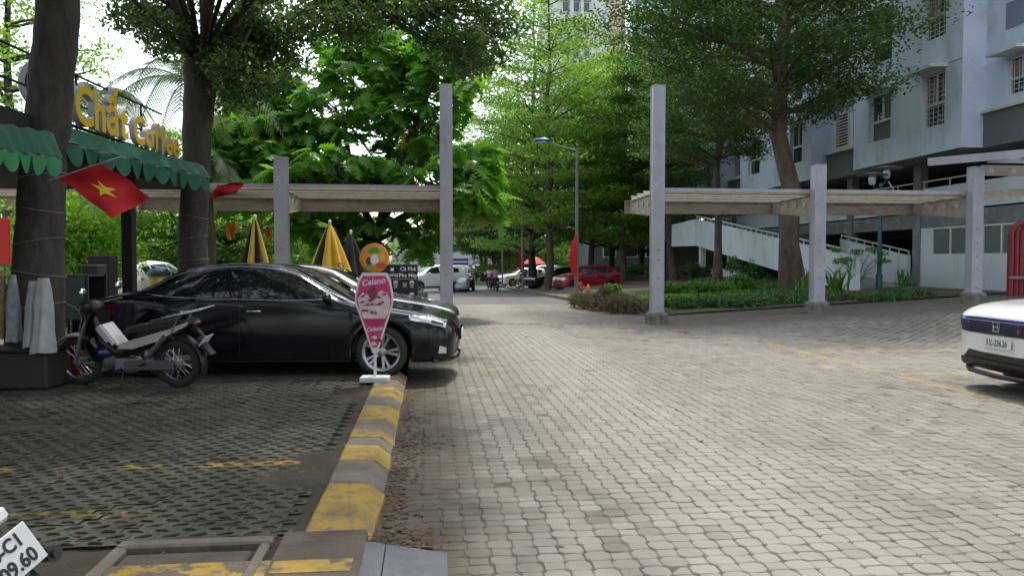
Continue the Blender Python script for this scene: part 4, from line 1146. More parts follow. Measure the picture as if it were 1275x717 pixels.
# --- palm behind the cafe
def palm(label, px, py, d, fr, seed, Ls=2.6):
    c = PD(px, py, d); t = thing('palm_tree', label, 'palm', (c.x, c.y, .05)); rr = random.Random(seed)
    mb = MB(); h = c.z - .05; mb.tube([(0, 0, -.05), (.1, 0, h * .5), (0, 0, h)], [.18, .13, .11], 10); mb.build('trunk', M_['bark'], t)
    for k in range(fr):
        a_ = 2 * PI * k / fr + rr.uniform(-.2, .2); L = Ls * rr.uniform(.8, 1.1); up = rr.uniform(.25, 1.1)
        ax = [Vector((math.cos(a_) * L * s * (1 - .12 * s), math.sin(a_) * L * s * (1 - .12 * s), h + up * L * s - (up * .9 + .55) * L * s * s)) for s in np.linspace(0, 1, 15)]
        m2 = MB(); m2.tube(ax, [.025 * (1 - i / 16) for i in range(15)], 4, cap=False)
        sd = Vector((-math.sin(a_), math.cos(a_), 0))
        for i in range(1, 14):
            for q in range(3):
                p = ax[i].lerp(ax[min(14, i + 1)], q / 3); tg = (ax[min(14, i + 1)] - ax[i - 1]).normalized()
                for s in (-1, 1):
                    l_ = .62 * math.sin(PI * (.12 + .8 * i / 14)) * rr.uniform(.85, 1.1)
                    tip = p + (sd * s * .75 + tg * .5 + Vector((0, 0, -.35))).normalized() * l_; w = tg * .022
                    m2.add([p - w, p + w, p.lerp(tip, .6) + w * .8, tip], [(0, 1, 2, 3)])
        m2.build('frond', L_palm, t)
palm('palm with arching fronds between the cafe letters and the forked trunk', 236, 105, 18, 12, 3)
palm('palm top peeking over the cafe railing behind the big letters', 122, 118, 22, 11, 6, 1.7)
palm('low palm fronds behind the forked trunk above the awning tip', 256, 205, 19, 10, 8, 1.0)
# --- bushes, hedges, garden bed
def bush(name, label, loc, r3, n, leaf, m, seed, cat='bush', group=None, lumps=9, stem=True, flat=.3):
    t = thing(name, label, cat, loc, 0, group); rr = random.Random(seed); cl = []; mb = MB()
    for k in range(lumps):
        a_ = rr.uniform(0, 6.28); q = math.sqrt(rr.random()) * .7; zz = rr.uniform(.35, .85)
        p = (r3[0] * q * math.cos(a_), r3[1] * q * math.sin(a_), r3[2] * zz); s = rr.uniform(.3, .5)
        cl.append((*p, r3[0] * s, r3[1] * s, r3[2] * s * .8, n / lumps))
        mb.tube([(p[0] * .2, p[1] * .2, -.03), (p[0] * .6, p[1] * .6, p[2] * .6), p], [.02, .014, .006], 5, cap=False)
    mb.build('stems', M_['bark'], t); fol('foliage', cl, leaf, m, t, seed, flat)
    return t
p = PD(92, 315, 17.5); bush('lime_bush', 'bright lime green bush right of the big trunk behind the motorbike', (p.x, p.y, .06), (1.75, 1.0, 2.75), 13000, .12, L_lime, 3, lumps=22)
# garden bed right of the gate
def gpt(px, py, z=.12): return G(px, py, z)
def strip_hedge(name, label, px_pts, w, h, n, leaf, m, seed, cat='hedge', flat=.15, asp=.3, spiky=False):
    """low clipped planting that follows a line on the ground"""
    P = [Vector(p) for p in px_pts]; t = thing(name, label, cat, (P[0].x, P[0].y, P[0].z)); rr = random.Random(seed); cl = []
    Ls = [(q - p_).length for p_, q in zip(P[:-1], P[1:])]; tot = sum(Ls); k = int(tot / .16)
    for i in range(k):
        s = tot * (i + .5) / k; j = 0
        while s > Ls[j]: s -= Ls[j]; j += 1
        p_ = P[j].lerp(P[j + 1], s / Ls[j]); hh = h * rr.uniform(.8, 1.15); 
        for e in range(max(1, int(w / .28))):
            o = rr.uniform(-w / 2, w / 2)
            d = (P[j + 1] - P[j]).normalized(); nn = Vector((-d.y, d.x, 0))
            q = p_ + nn * o - P[0]
            cl.append((q.x, q.y, q.z + hh * .5, .17, .17, hh * .52, n / k / max(1, int(w / .28))))
    fol('foliage', cl, leaf, m, t, seed, flat, asp)
    return t
H1 = [gpt(826, 386), gpt(900, 386), gpt(965, 384), gpt(990, 379)]
strip_hedge('border_hedge', 'dark green clipped border planting along the front of the garden bed', [gpt(828, 388, .03), gpt(900, 387.5, .06), gpt(960, 386, .12), gpt(986, 380, .16)], 1.2, .46, 9000, .15, L_ground, 5)
strip_hedge('border_hedge', 'dark green clipped border planting right of the short white post', [gpt(1002, 381, .16), gpt(1060, 383, .2), gpt(1110, 380, .28), gpt(1148, 376, .34)], 1.0, .42, 6500, .15, L_ground, 6)
strip_hedge('border_hedge', 'brownish sparse low hedge running from the lamp post to the tall gate post', [gpt(728, 381, .03), gpt(762, 388, .02), gpt(806, 391.5, .01)], 1.1, .55, 7000, .12, L_brown, 7)
lawn = sheet('garden_soil', 6.5, 16.8, YG + 1.95, YG + 17, 30, 40, lambda x, y: gz(x, y) + .035 + .02 * math.sin(x * 3) * math.sin(y * 2.3), mk('garden_earth', (.085, .065, .04), (.05, .06, .02), sc=2, rough=.95, coord='World', bump=.5, bsc=20))
r = np.random.default_rng(21); pts = []
cA = G(850, 379, .15); cB = G(765, 377, .1)
cl = []
for k in range(60):
    f = r.uniform(0, 1); p = G(790 + 110 * f + 40 * r.uniform(-1, 1), 379 + r.uniform(-3.5, 3.5), .1)
    cl.append((p.x, p.y, gz(p.x, p.y) + .16, .5, .5, .10, 190))
lw = fol('lawn_grass', cl, .11, L_grass, None, 22, .1, .22, kind='stuff'); tag(lw, 'bright green grass patch behind the tall gate post', 'grass')
# low ground cover that fills the bed
cl = []
for k in range(420):
    p = G(r.uniform(872, 1000), r.uniform(358, 383), .2); z = gz(p.x, p.y)
    if p.y > 40: continue
    cl.append((p.x, p.y, z + .13, .38, .38, .14, 44))
gc = fol('ground_cover', cl, .17, L_ground, None, 24, .3, .35, kind='stuff'); tag(gc, 'low dark green ground cover filling the garden bed', 'ground cover')
rr = random.Random(31)
spots = [(845, 372, .9, .55, L_shrub, 'round green shrub just right of the tall gate post'), (880, 372, .9, .6, L_shrub, 'green shrub left of the slender trunk foot'), (912, 371, 1.0, .7, L_shrub, 'green shrub right of the slender trunk foot'),
         (928, 360, 1.1, 1.2, L_shrub, 'loose bush rising against the ramp wall mid garden'), (958, 362, 1.0, 1.3, leafmat('fresh_leaf', (.05, .15, .02), (.11, .24, .04), tr=.35), 'fresh green bush left of the thick brown trunk'), (905, 354, 1.2, 1.3, L_dark, 'dark bush under the ramp columns'),
         (862, 356, 1.2, .9, L_dark, 'dark low bush beside the leaning trunk'), (1012, 366, .8, .9, L_shrub, 'bush just right of the thick brown trunk'), (786, 352, 1.3, .9, leafmat('fern_leaf', (.06, .18, .03), (.12, .27, .05), tr=.35), 'lush fern bush right of the red hatchback'), (768, 372, .6, .6, L_shrub, 'small shrub right of the traffic cone'), (748, 378, .5, .7, L_brown, 'straggly olive bush right of the fire hydrant')]
for k, (px, py, rad, h, m, lb) in enumerate(spots):
    p = G(px, py, .2); p.z = gz(p.x, p.y)
    bush('shrub', lb, p, (rad, rad, h), 1500, .16, m, 60 + k, group='garden shrubs')
# sword-leaved clumps and a cassava-like sapling
def sword(label, px, py, n, L, seed):
    p = G(px, py, .35); p.z = gz(p.x, p.y); t = thing('sword_plant', label, 'plant', p, 0, 'sword leaved plants'); rr = random.Random(seed)
    for k in range(n):
        a_ = rr.uniform(0, 6.28); lean = rr.uniform(.15, .75); l_ = L * rr.uniform(.7, 1.15); o = Vector((rr.uniform(-.3, .3), rr.uniform(-.3, .3), 0)); mb = MB()
        d = Vector((math.cos(a_), math.sin(a_), 0)); s = Vector((-d.y, d.x, 0)); ax = [o + d * l_ * lean * q ** 1.6 + Vector((0, 0, l_ * (q - .35 * lean * q * q))) for q in (0, .35, .7, 1)]; w = (.03, .045, .03, .003)
        mb.add([v for a2, w2 in zip(ax, w) for v in (a2 - s * w2, a2 + s * w2)], [(2 * i, 2 * i + 1, 2 * i + 3, 2 * i + 2) for i in range(3)]); mb.build('leaf', L_shrub, t)
    return t
sword('clump of sword leaves just right of the short white post', 1040, 372, 30, 1.15, 1)
sword('clump of sword leaves at the foot of the green lantern post', 1125, 366, 16, .8, 2)
sword('clump of sword leaves left of the short white post', 1000, 372, 22, 1.0, 3)
p = G(1064, 366, .4); t = thing('sapling', 'spreading cassava like sapling before the end of the ramp wall', 'plant', (p.x, p.y, gz(p.x, p.y))); mb = MB(); rr = random.Random(2); cl = []
for k in range(7):
    a_ = rr.uniform(0, 6.28); q = Vector((math.cos(a_) * rr.uniform(.3, 1.0), math.sin(a_) * .5, rr.uniform(1.0, 1.6))); mb.tube([(0, 0, 0), q * .5 + Vector((0, 0, .2)), q], [.02, .014, .006], 5); cl.append((*q, .3, .3, .1, 46))
mb.build('stems', M_['bark'], t); fol('foliage', cl, .2, L_shrub, t, 3, .5, .3)

# unseen belt of trees added behind the viewpoint to darken reflections and sky fill
rr = random.Random(77); mb = MB(); cl = []
for k in range(9):
    x, y = -20 + 5.2 * k + rr.uniform(-1, 1), -11 + rr.uniform(-2.5, 2.5); h = rr.uniform(8, 11)
    mb.tube([(x, y, -.1), (x + .2, y, h * .5), (x, y + .2, h)], [.25, .2, .08], 8, cap=False)
    for q in range(16):
        cl.append((x + rr.gauss(0, 1.9), y + rr.gauss(0, 1.6), 2.2 + (h - 1.5) * rr.random(), 1.5, 1.5, .8, 330))
tb = mb.build('unseen_tree_belt_trunks', M_['darkbark'], kind='stuff'); tb2 = fol('unseen_tree_belt', cl, .38, L_dark, None, 78, .3, kind='stuff')

# far wood that closes the view beyond the parked cars
rr = random.Random(91); cl = []; mb = MB()
for k in range(46):
    x, y = rr.uniform(6.5, 34), rr.uniform(82, 100); h = rr.uniform(3.5, 8)
    mb.tube([(x, y, -1), (x + .2, y, h * .8)], [.16, .07], 6, cap=False)
    for q in range(6): cl.append((x + rr.gauss(0, 1.2), y + rr.gauss(0, 1.2), -.6 + h * rr.random(), 1.3, 1.3, .8, 170))
for k in range(14):
    x, y = rr.uniform(-26, -9), rr.uniform(95, 112); h = rr.uniform(5, 10)
    for q in range(7): cl.append((x + rr.gauss(0, 1.4), y + rr.gauss(0, 1.2), -.6 + h * rr.random(), 1.5, 1.5, .9, 170))
mb.build('far_wood_trunks', M_['darkbark'], kind='stuff'); fol('far_wood', cl, .38, L_term, None, 92, .3, kind='stuff')
# ------------------------------------------------------------------ vehicles
def pchip(xk, yk, x):
    xk = np.asarray(xk, float); yk = np.asarray(yk, float); h = np.diff(xk); d = np.diff(yk) / h; m = np.zeros(len(xk))
    for i in range(1, len(xk) - 1):
        if d[i - 1] * d[i] > 0:
            w1, w2 = 2 * h[i] + h[i - 1], h[i] + 2 * h[i - 1]; m[i] = (w1 + w2) / (w1 / d[i - 1] + w2 / d[i])
    m[0], m[-1] = d[0], d[-1]
    i = np.clip(np.searchsorted(xk, x) - 1, 0, len(h) - 1); t = (x - xk[i]) / h[i]
    return (2 * t**3 - 3 * t**2 + 1) * yk[i] + (t**3 - 2 * t**2 + t) * h[i] * m[i] + (-2 * t**3 + 3 * t**2) * yk[i + 1] + (t**3 - t**2) * h[i] * m[i + 1]
def paint(name, c, c2=None, metal=.0, rough=.25, flake=.0):
    m = mk(name, c, rough=rough, metal=metal, coat=0.0 if max(c) < .05 else 1.0, spec=.5); return m
# normalised stations: x/L, underside, belt, top (of H), sill, belt, roof-edge half widths (of W/2)
SEDAN = [(.5, .235, .37, .41, .60, .60, .52), (.494, .17, .41, .455, .80, .78, .68), (.47, .14, .46, .51, .92, .89, .76), (.41, .125, .505, .565, .975, .945, .82), (.30, .125, .56, .625, .995, .965, .83), (.215, .125, .60, .672, 1, .975, .83),
         (.195, .125, .607, .70, 1, .975, .81), (.12, .125, .622, .83, 1, .975, .745), (.045, .125, .632, .945, 1, .975, .685), (-.03, .125, .64, .99, 1, .975, .665), (-.11, .125, .648, 1.0, 1, .975, .655), (-.20, .125, .658, .985, 1, .97, .65), (-.28, .125, .672, .925, 1, .965, .655),
         (-.345, .125, .69, .825, .99, .955, .67), (-.395, .13, .70, .755, .985, .945, .70), (-.43, .135, .70, .735, .97, .93, .72), (-.475, .17, .665, .70, .92, .88, .72), (-.494, .22, .58, .62, .82, .79, .66), (-.5, .28, .50, .54, .7, .68, .6)]
HATCH = [(.5, .20, .38, .42, .66, .66, .56), (.493, .155, .44, .49, .85, .83, .72), (.465, .135, .53, .585, .95, .92, .80), (.40, .13, .58, .645, .985, .955, .84), (.30, .13, .61, .685, 1, .965, .84), (.255, .13, .62, .705, 1, .965, .82),
         (.235, .13, .625, .735, 1, .965, .80), (.15, .13, .635, .86, 1, .965, .745), (.07, .13, .64, .95, 1, .965, .70), (-.02, .13, .65, .99, 1, .965, .69), (-.14, .13, .66, 1.0, 1, .965, .68), (-.30, .13, .675, .985, 1, .955, .67),
         (-.405, .13, .69, .955, .99, .94, .655), (-.435, .135, .69, .90, .985, .93, .665), (-.47, .15, .69, .76, .97, .915, .72), (-.487, .18, .62, .675, .93, .87, .74), (-.497, .22, .52, .56, .85, .8, .7), (-.5, .28, .45, .48, .78, .74, .66)]
VAN = [(.5, .20, .40, .44, .7, .7, .6), (.49, .15, .46, .52, .88, .86, .76), (.455, .13, .50, .575, .96, .93, .82), (.42, .13, .53, .63, 1, .95, .82), (.33, .13, .55, .80, 1, .95, .78), (.245, .13, .56, .95, 1, .95, .74), (.15, .13, .56, .99, 1, .95, .74), (-.1, .13, .56, 1, 1, .95, .74), (-.40, .13, .56, .99, 1, .95, .74), (-.47, .14, .56, .97, .98, .94, .74), (-.49, .17, .55, .90, .96, .92, .74), (-.5, .25, .5, .6, .9, .88, .74)]
class Body:
    def __init__(s, st, L, W, H, axles, wr, nx=90, nv=30):
        A = np.array(st)[::-1]; x = A[:, 0] * L
        s.L, s.W, s.H, s.axles, s.wr = L, W, H, axles, wr
        ar = wr * 1.16; zc = wr
        xs = list(np.linspace(-.5 * L, .5 * L, nx)) + list(x)
        for xc in axles:
            xs = [q for q in xs if not (abs(q - xc) < ar + .012)]
            xs += [xc + ar * math.cos(t) for t in np.linspace(0, PI, 23)] + [xc + ar + .006, xc - ar - .006]
        xs = np.array(sorted(set(round(float(q), 5) for q in xs)))
        f = lambda c: pchip(x, A[:, c], xs)
        zb, zbelt, ztop = f(1) * H, f(2) * H, f(3) * H; wl, wb, wt = f(4) * W / 2, f(5) * W / 2, f(6) * W / 2
        zs = zb.copy()
        for xc in axles:
            m = np.abs(xs - xc) <= ar + 1e-6
            zs[m] = np.maximum(zb[m], zc + np.sqrt(np.maximum(0, ar**2 - (xs[m] - xc)**2)))
        d5 = np.minimum(.055, (ztop - zbelt) * .32)
        keys = np.arange(8)
        Yk = np.stack([0 * wl, wl * .55, wl * .965, wl * 1.0, wb, wt, wt * .78, 0 * wl], 1)
        Zk = np.stack([zs, zs, zs + .012, zs + (zbelt - zs) * .45, zbelt, ztop - d5, ztop - d5 * .22, ztop], 1)
        vs = np.concatenate([[0, 1], np.linspace(2, 7, nv)])
        V = []
        for i in range(len(xs)):
            y = np.where(vs <= 2, np.interp(vs, keys, Yk[i]), pchip(keys[2:], Yk[i][2:], np.maximum(vs, 2))); z = np.where(vs <= 2, np.interp(vs, keys, Zk[i]), pchip(keys[2:], Zk[i][2:], np.maximum(vs, 2)))
            row = [(xs[i], a_, b) for a_, b in zip(y, z)]
            full = [(p[0], -p[1], p[2]) for p in row[::-1]][:-1] + row      # from the roof ridge down the right, under, up the left
            V += full
        n = len(full); s.n = n; s.xs = xs
        s.V = np.array(V); nx = len(xs); F = []; mi = []
        k = len(vs)
        for i in range(nx - 1):
            for j in range(n - 1):
                F.append((i * n + j, i * n + j + 1, (i + 1) * n + j + 1, (i + 1) * n + j))
                mi.append(1 if k - 4 < j < k + 1 else 0)
        s.F = F; s.mi = mi
        s.caps = [tuple(range(n - 1)), tuple((nx - 1) * n + j for j in range(n - 1))[::-1]]
        s.bvh = BVHTree.FromPolygons([Vector(v) for v in s.V], [f for f in F] + s.caps)
    def mesh(s, mats):
        mb = MB(); mb.add([tuple(v) for v in s.V], s.F, 0, True); mb.m[:] = s.mi; mb.add([tuple(v) for v in s.V], s.caps, 0, False)
        return mb.mesh('body', mats)
    def hit(s, ax, p, q, side):
        if ax == 'side': o, d = Vector((p, side * 4, q)), Vector((0, -side, 0))
        elif ax == 'front': o, d = Vector((side * 6, p, q)), Vector((-side, 0, 0))
        else: o, d = Vector((p, q, 5)), Vector((0, 0, -1))
        h = s.bvh.ray_cast(o, d)
        if h[0] is None:
            h = s.bvh.find_nearest(o + d * (o.length * .75)); return Vector(h[0]), -d
        return h[0], -d
    def patch(s, name, ax, bot, top, m, parent, off=.004, side=-1, nu=10, nv=5):
        """a panel laid on the body: bottom and top edge as point lists in the view along the axis"""
        def samp(P, t):
            P = np.array(P, float); L = np.r_[0, np.cumsum(np.linalg.norm(np.diff(P, axis=0), axis=1))]; L /= L[-1]
            return np.stack([np.interp(t, L, P[:, 0]), np.interp(t, L, P[:, 1])], 1)
        t = np.linspace(0, 1, nu + 1); Bp, Tp = samp(bot, t), samp(top, t); mb = MB(); vs = []
        for j in range(nv + 1):
            f = j / nv
            for i in range(nu + 1):
                q = Bp[i] * (1 - f) + Tp[i] * f; h, nn = s.hit(ax, float(q[0]), float(q[1]), side); vs.append(h + nn * off)
        w = nu + 1; fs = [(j * w + i, j * w + i + 1, (j + 1) * w + i + 1, (j + 1) * w + i) for j in range(nv) for i in range(nu)]
        a_, b, c = vs[0], vs[1], vs[w]; nr = (b - a_).cross(c - a_)
        if nr.dot(s.hit(ax, float(Bp[0][0]), float(Bp[0][1]), side)[1]) < 0: fs = [f[::-1] for f in fs]
        mb.add(vs, fs, 0, True); return mb.build(name, m, parent)
    def line(s, name, ax, pts, w, m, parent, off=.003, side=-1):
        mb = MB(); P = []
        for (p0, p1) in zip(pts[:-1], pts[1:]):
            k = max(2, int(math.dist(p0, p1) / .06))
            P += [(p0[0] + (p1[0] - p0[0]) * i / k, p0[1] + (p1[1] - p0[1]) * i / k) for i in range(k)]
        P.append(pts[-1]); Q = [s.hit(ax, *p, side) for p in P]
        mb.tube([h + n * off * .2 for h, n in Q], w, 5, cap=False); return mb.build(name, m, parent)
def wheel(parent, x, y, r, w, side, rim_m, spokes=5, double=True, detail=True, name='wheel', rfr=.68):
    """hub is the wheel itself; tyre and rim are its parts"""
    M = Matrix.Translation((x, y, r)) @ Matrix.Rotation(-side * PI / 2, 4, 'X')     # local z points outward
    hub = MB(); hub.lathe([(.001, -.03), (r * .60, -.03), (r * .60, -.05), (.001, -.05)], 20, M, cap=False); o = hub.build(name, M_['black'], parent)
    t = MB(); rr_ = r * rfr; hw = w / 2
    t.lathe([(rr_, -hw * .8), (rr_ + .02, -hw), (r - .03, -hw), (r - .008, -hw * .82), (r, -hw * .6), (r, hw * .6), (r - .008, hw * .82), (r - .03, hw), (rr_ + .02, hw), (rr_, hw * .8), (rr_ - .005, hw * .3)], 36 if detail else 20, M)
    t.build('tyre', M_['rubber'], o)
    q = MB(); q.lathe([(rr_ + .012, hw * .93), (rr_ - .008, hw * .86), (rr_ - .03, hw * .55), (rr_ - .03, -hw * .6)], 32 if detail else 18, M)
    q.lathe([(.001, hw * .62), (.05, hw * .6), (.065, hw * .45), (.065, hw * .2)], 14, M)
    for k in range(spokes):
        for dlt in ((-.17, .17) if double else (0,)):
            a0 = 2 * PI * k / spokes; a1 = a0 + dlt * (1.0 if spokes > 4 else 1.4)
            p0 = Vector((math.cos(a0 + dlt * .6) * .045, math.sin(a0 + dlt * .6) * .045, hw * .50)); p1 = Vector((math.cos(a1) * (rr_ - .012), math.sin(a1) * (rr_ - .012), hw * .74))
            wd = .03 if double else .06
            c, s_ = math.cos((a0 + a1) / 2), math.sin((a0 + a1) / 2); tn = Vector((-s_, c, 0)) * wd / 2; up = Vector((0, 0, .018))
            vs = [p0 - tn * .8, p0 + tn * .8, p1 + tn * 1.2, p1 - tn * 1.2]; vs = [v - up for v in vs] + [v + up * .3 for v in vs]
            q.add([M @ v for v in vs], [(0, 3, 2, 1), (4, 5, 6, 7), (0, 1, 5, 4), (1, 2, 6, 5), (2, 3, 7, 6), (3, 0, 4, 7)])
    q.build('rim', rim_m, o)
    return o
def plate(parent, M, w, h, lines, m=None):
    mb = MB(); mb.box((0, 0, 0), (w, h, .006), M, .002); o = mb.build('number_plate', m or M_['white'], parent)
    for txt, y, sz in lines: text(txt, sz, M_['black'], o, M @ Matrix.Translation((0, y, .0038)), .0006, 'plate_lettering', sx=.82, off=.002)
    return o
def car(name, label, cat, loc, heading, st, L, W, H, axles, wr, pm, kind='hatch', hero=False, group=None, rim=None, clad=None, sides=(-1, 1), nx=90, spokes=5, rfr=.68, z=None):
    t = thing(name, label, cat, loc, heading, group)
    b = Body(st, L, W, H, axles, wr, nx if hero else 60, 30 if hero else 18)
    put('body', b.mesh([pm, M_['black']]), t)
    rim = rim or M_['alloy']; g = M_['glass']
    for xa in axles:
        for s in (-1, 1): wheel(t, xa, s * (W / 2 - .105), wr, .20, s, rim, spokes, True, hero, rfr=rfr)
    X = lambda f: f * L; Z = lambda f: f * H
    if kind == 'sedan':
        fw = ([(.165, .70), (.06, .685), (-.06, .693), (-.082, .695)], [(.165, .705), (.06, .885), (-.02, .935), (-.082, .945)])
        rw = ([(-.095, .697), (-.18, .70), (-.255, .712)], [(-.095, .945), (-.17, .93), (-.245, .86)])
        qw = ([(-.268, .715), (-.30, .722), (-.345, .742)], [(-.268, .845), (-.29, .81), (-.345, .748)])
        ws = ([(.215, -.70), (.225, 0), (.215, .70)], [(.055, -.58), (.065, 0), (.055, .58)]); rs = ([(-.395, -.62), (-.40, 0), (-.395, .62)], [(-.262, -.54), (-.258, 0), (-.262, .54)])
    elif kind == 'hatch':
        fw = ([(.19, .70), (.08, .695), (-.03, .70)], [(.19, .708), (.085, .90), (-.03, .925)])
        rw = ([(-.045, .70), (-.18, .705), (-.255, .71)], [(-.045, .925), (-.18, .92), (-.245, .90)])
        qw = ([(-.265, .72), (-.36, .745)], [(-.265, .895), (-.355, .87)])
        ws = ([(.25, -.70), (.26, 0), (.25, .70)], [(.085, -.58), (.095, 0), (.085, .58)]); rs = None
    else:
        fw = ([(.35, .60), (.20, .60), (.14, .60)], [(.33, .70), (.24, .88), (.14, .90)]); rw = ([(.12, .60), (-.12, .60)], [(.12, .90), (-.12, .90)]); qw = ([(-.14, .60), (-.42, .60)], [(-.14, .90), (-.42, .90)])
        ws = ([(.415, -.74), (.42, 0), (.415, .74)], [(.265, -.66), (.27, 0), (.265, .66)]); rs = None
    sc = lambda P: [(X(a_), Z(c)) for a_, c in P]
    sy = lambda P: [(X(a_), c * W / 2) for a_, c in P]
    for s in sides:
        # doors are panels of their own that carry their windows and handles
        for nm, (bo, to), hx in (('door', fw, -.05), ('door', rw, -.235)):
            x0, x1 = bo[0][0] + .005, bo[-1][0]
            x0 = min(x0, axles[0] / L - wr * 1.25 / L); x1 = max(x1, axles[1] / L + wr * 1.0 / L) if hx < -.1 else x1
            d = b.patch(nm, 'side', [(X(x0), Z(.215)), (X(x1 + .004), Z(.215))], [(X(x0), Z(.63)), (X(x1 + .004), Z(.64))], pm, t, .0035, s, 14, 10)
            b.patch('window', 'side', sc(bo), sc(to), g, d, .004, s, 12, 5)
            if hero:
                h0, n0 = b.hit('side', X(hx), Z(.58), s); mb = MB(); mb.tube([h0 + Vector((.09, s * .006, 0)), h0 + Vector((.06, s * .034, .002)), h0 + Vector((-.06, s * .034, .002)), h0 + Vector((-.09, s * .006, 0))], .011, 7); mb.build('door_handle', M_['chrome'], d)
        b.patch('quarter_window', 'side', sc(qw[0]), sc(qw[1]), g, t, .004, s, 6, 3)
        if clad: b.patch('sill_cladding', 'side', [(axles[0] - wr * 1.2, Z(.135)), (axles[1] + wr * 1.2, Z(.135))], [(axles[0] - wr * 1.2, Z(.24)), (axles[1] + wr * 1.2, Z(.24))], clad, t, .010, s, 10, 2)
        # mirror
        mx, mz = X(.155 if kind != 'van' else .33), Z(.68); h0, n0 = b.hit('side', mx, mz - .03, s); mb = MB()
        mb.ell(h0 + Vector((.0, s * .115, .05)), (.055, .10, .062), 10, 7); mb.bar(h0 + Vector((.0, -s * .02, 0)), h0 + Vector((0, s * .09, .03)), .05, .03); mb.build('mirror', pm, t)
        if hero: b.line('window_trim', 'side', sc([(fw[0][0][0] + .01, .685)] + [(q[0], q[1] - .012) for q in fw[0][1:] + rw[0] + qw[0]]), .006, M_['chrome'] if kind == 'sedan' else M_['black'], t, side=s)
        if hero:
            for xx in (fw[0][-1][0] - .006,): b.line('door_gap', 'side', [(X(xx), Z(.2)), (X(xx), Z(.68))], .0035, M_['black'], t, side=s)
            b.line('door_gap', 'side', [(X(min(fw[0][0][0], axles[0] / L - wr * 1.25 / L)), Z(.2)), (X(min(fw[0][0][0], axles[0] / L - wr * 1.25 / L)), Z(.6))], .0035, M_['black'], t, side=s)
    b.patch('windscreen', 'top', sy(ws[0]), sy(ws[1]), g, t, .006, 1, 12, 8)
    if rs: b.patch('rear_window', 'top', sy(rs[0]), sy(rs[1]), g, t, .006, 1, 12, 6)
    else: b.patch('rear_window', 'front', [(-.62 * W / 2, Z(.70 if kind == 'hatch' else .60)), (.62 * W / 2, Z(.70 if kind == 'hatch' else .60))], [(-.52 * W / 2, Z(.92 if kind == 'hatch' else .88)), (.52 * W / 2, Z(.92 if kind == 'hatch' else .88))], g, t, .006, -1, 10, 5)
    return t, b
def lights(t, b, zf=.49, zr=.58, grille=True, gm=None):
    W, H, L = b.W, b.H, b.L
    for s in (-1, 1):
        b.patch('headlight', 'front', [(s * .42 * W, H * (zf - .03)), (s * .26 * W, H * (zf - .045))], [(s * .44 * W, H * (zf + .045)), (s * .27 * W, H * (zf + .0))], M_['lamp'], t, .006, 1, 6, 3)
        b.patch('tail_light', 'front', [(s * .45 * W, H * (zr - .07)), (s * .33 * W, H * (zr - .06))], [(s * .44 * W, H * (zr + .08)), (s * .32 * W, H * (zr + .05))], M_['redlamp'], t, .006, -1, 5, 3)
    if grille:
        b.patch('grille', 'front', [(-.2 * W, H * .40), (.2 * W, H * .40)], [(-.24 * W, H * .46), (.24 * W, H * .46)], gm or M_['black'], t, .006, 1, 8, 2)
        b.patch('lower_grille', 'front', [(-.28 * W, H * .20), (.28 * W, H * .20)], [(-.3 * W, H * .30), (.3 * W, H * .30)], M_['black'], t, .006, 1, 8, 2)
# --- black sedan parked nose out
P_blk = paint('black_paint', (.006, .007, .011), rough=.12)
wc = G(476, 468, ZL)
hd = R(-5)
LS, WS, HS = 4.56, 1.78, 1.44
ax = (1.36, -1.34)
fx = Vector((math.cos(hd), math.sin(hd), 0)); ly = Vector((-math.sin(hd), math.cos(hd), 0))
org = wc - fx * ax[0] + ly * (WS / 2 - .10); org.z = ZL - .01
sed, b = car('sedan', 'black sedan parked on the left, its nose over the yellow kerb', 'car', org, hd, SEDAN, LS, WS, HS, ax, .322, P_blk, 'sedan', True, rim=M_['alloy'], spokes=5, rfr=.70)
for s in (-1, 1):
    o = b.patch('headlight', 'side', [(2.16, .62), (1.93, .685), (1.72, .72)], [(2.17, .70), (1.95, .765), (1.70, .775)], M_['lamp'], sed, .005, s, 10, 4)
    b.patch('indicator', 'side', [(1.84, .70), (1.73, .722)], [(1.84, .765), (1.72, .77)], M_['orangelamp'] if False else M_['chrome'], o, .008, s, 5, 2)
    b.patch('headlight_core', 'side', [(2.13, .645), (1.98, .685)], [(2.13, .70), (1.99, .74)], M_['glass'], o, .007, s, 6, 2)
    b.patch('fog_lamp', 'side', [(2.17, .30), (2.07, .30)], [(2.17, .37), (2.09, .40)], M_['lamp'], sed, .006, s, 5, 3)
    b.patch('tail_light', 'side', [(-1.92, .80), (-2.2, .78)], [(-1.95, .93), (-2.2, .90)], M_['redlamp'], sed, .006, s, 6, 3)
    b.line('roof_trim', 'top', [(.9, s * .70), (.2, s * .60), (-.5, s * .575), (-1.2, s * .575), (-1.75, s * .62)], .008, M_['chrome'], sed)
    b.line('bumper_gap', 'side', [(2.2, .56), (1.78, .70)], .004, M_['black'], sed, side=s)
    b.line('sill_trim', 'side', [(1.0, .21), (-.95, .21)], .008, M_['black'], sed, side=s)
b.patch('grille', 'front', [(-.38, .60), (.38, .60)], [(-.45, .68), (.45, .68)], M_['black'], sed, .006, 1, 8, 2)
b.patch('lower_grille', 'front', [(-.5, .25), (.5, .25)], [(-.55, .40), (.55, .40)], M_['black'], sed, .006, 1, 8, 2)
pl = plate(sed, face((2.335, 0, .50), (0, 1, 0)), .47, .11, [('51F-487.32', 0, .085)] if False else [])
lip = MB(); lip.tube([(2.0, -.86, .21), (2.2, -.66, .205), (2.29, -.3, .2), (2.29, .3, .2), (2.2, .66, .205), (2.0, .86, .21)], .022, 6); lip.build('bumper_lip', P_blk, sed)
gd = MB()
for y in (-.22, .22): gd.box((2.31, y, .50), (.05, .03, .16), b=.006)
gd.build('plate_bracket', M_['black'], sed)
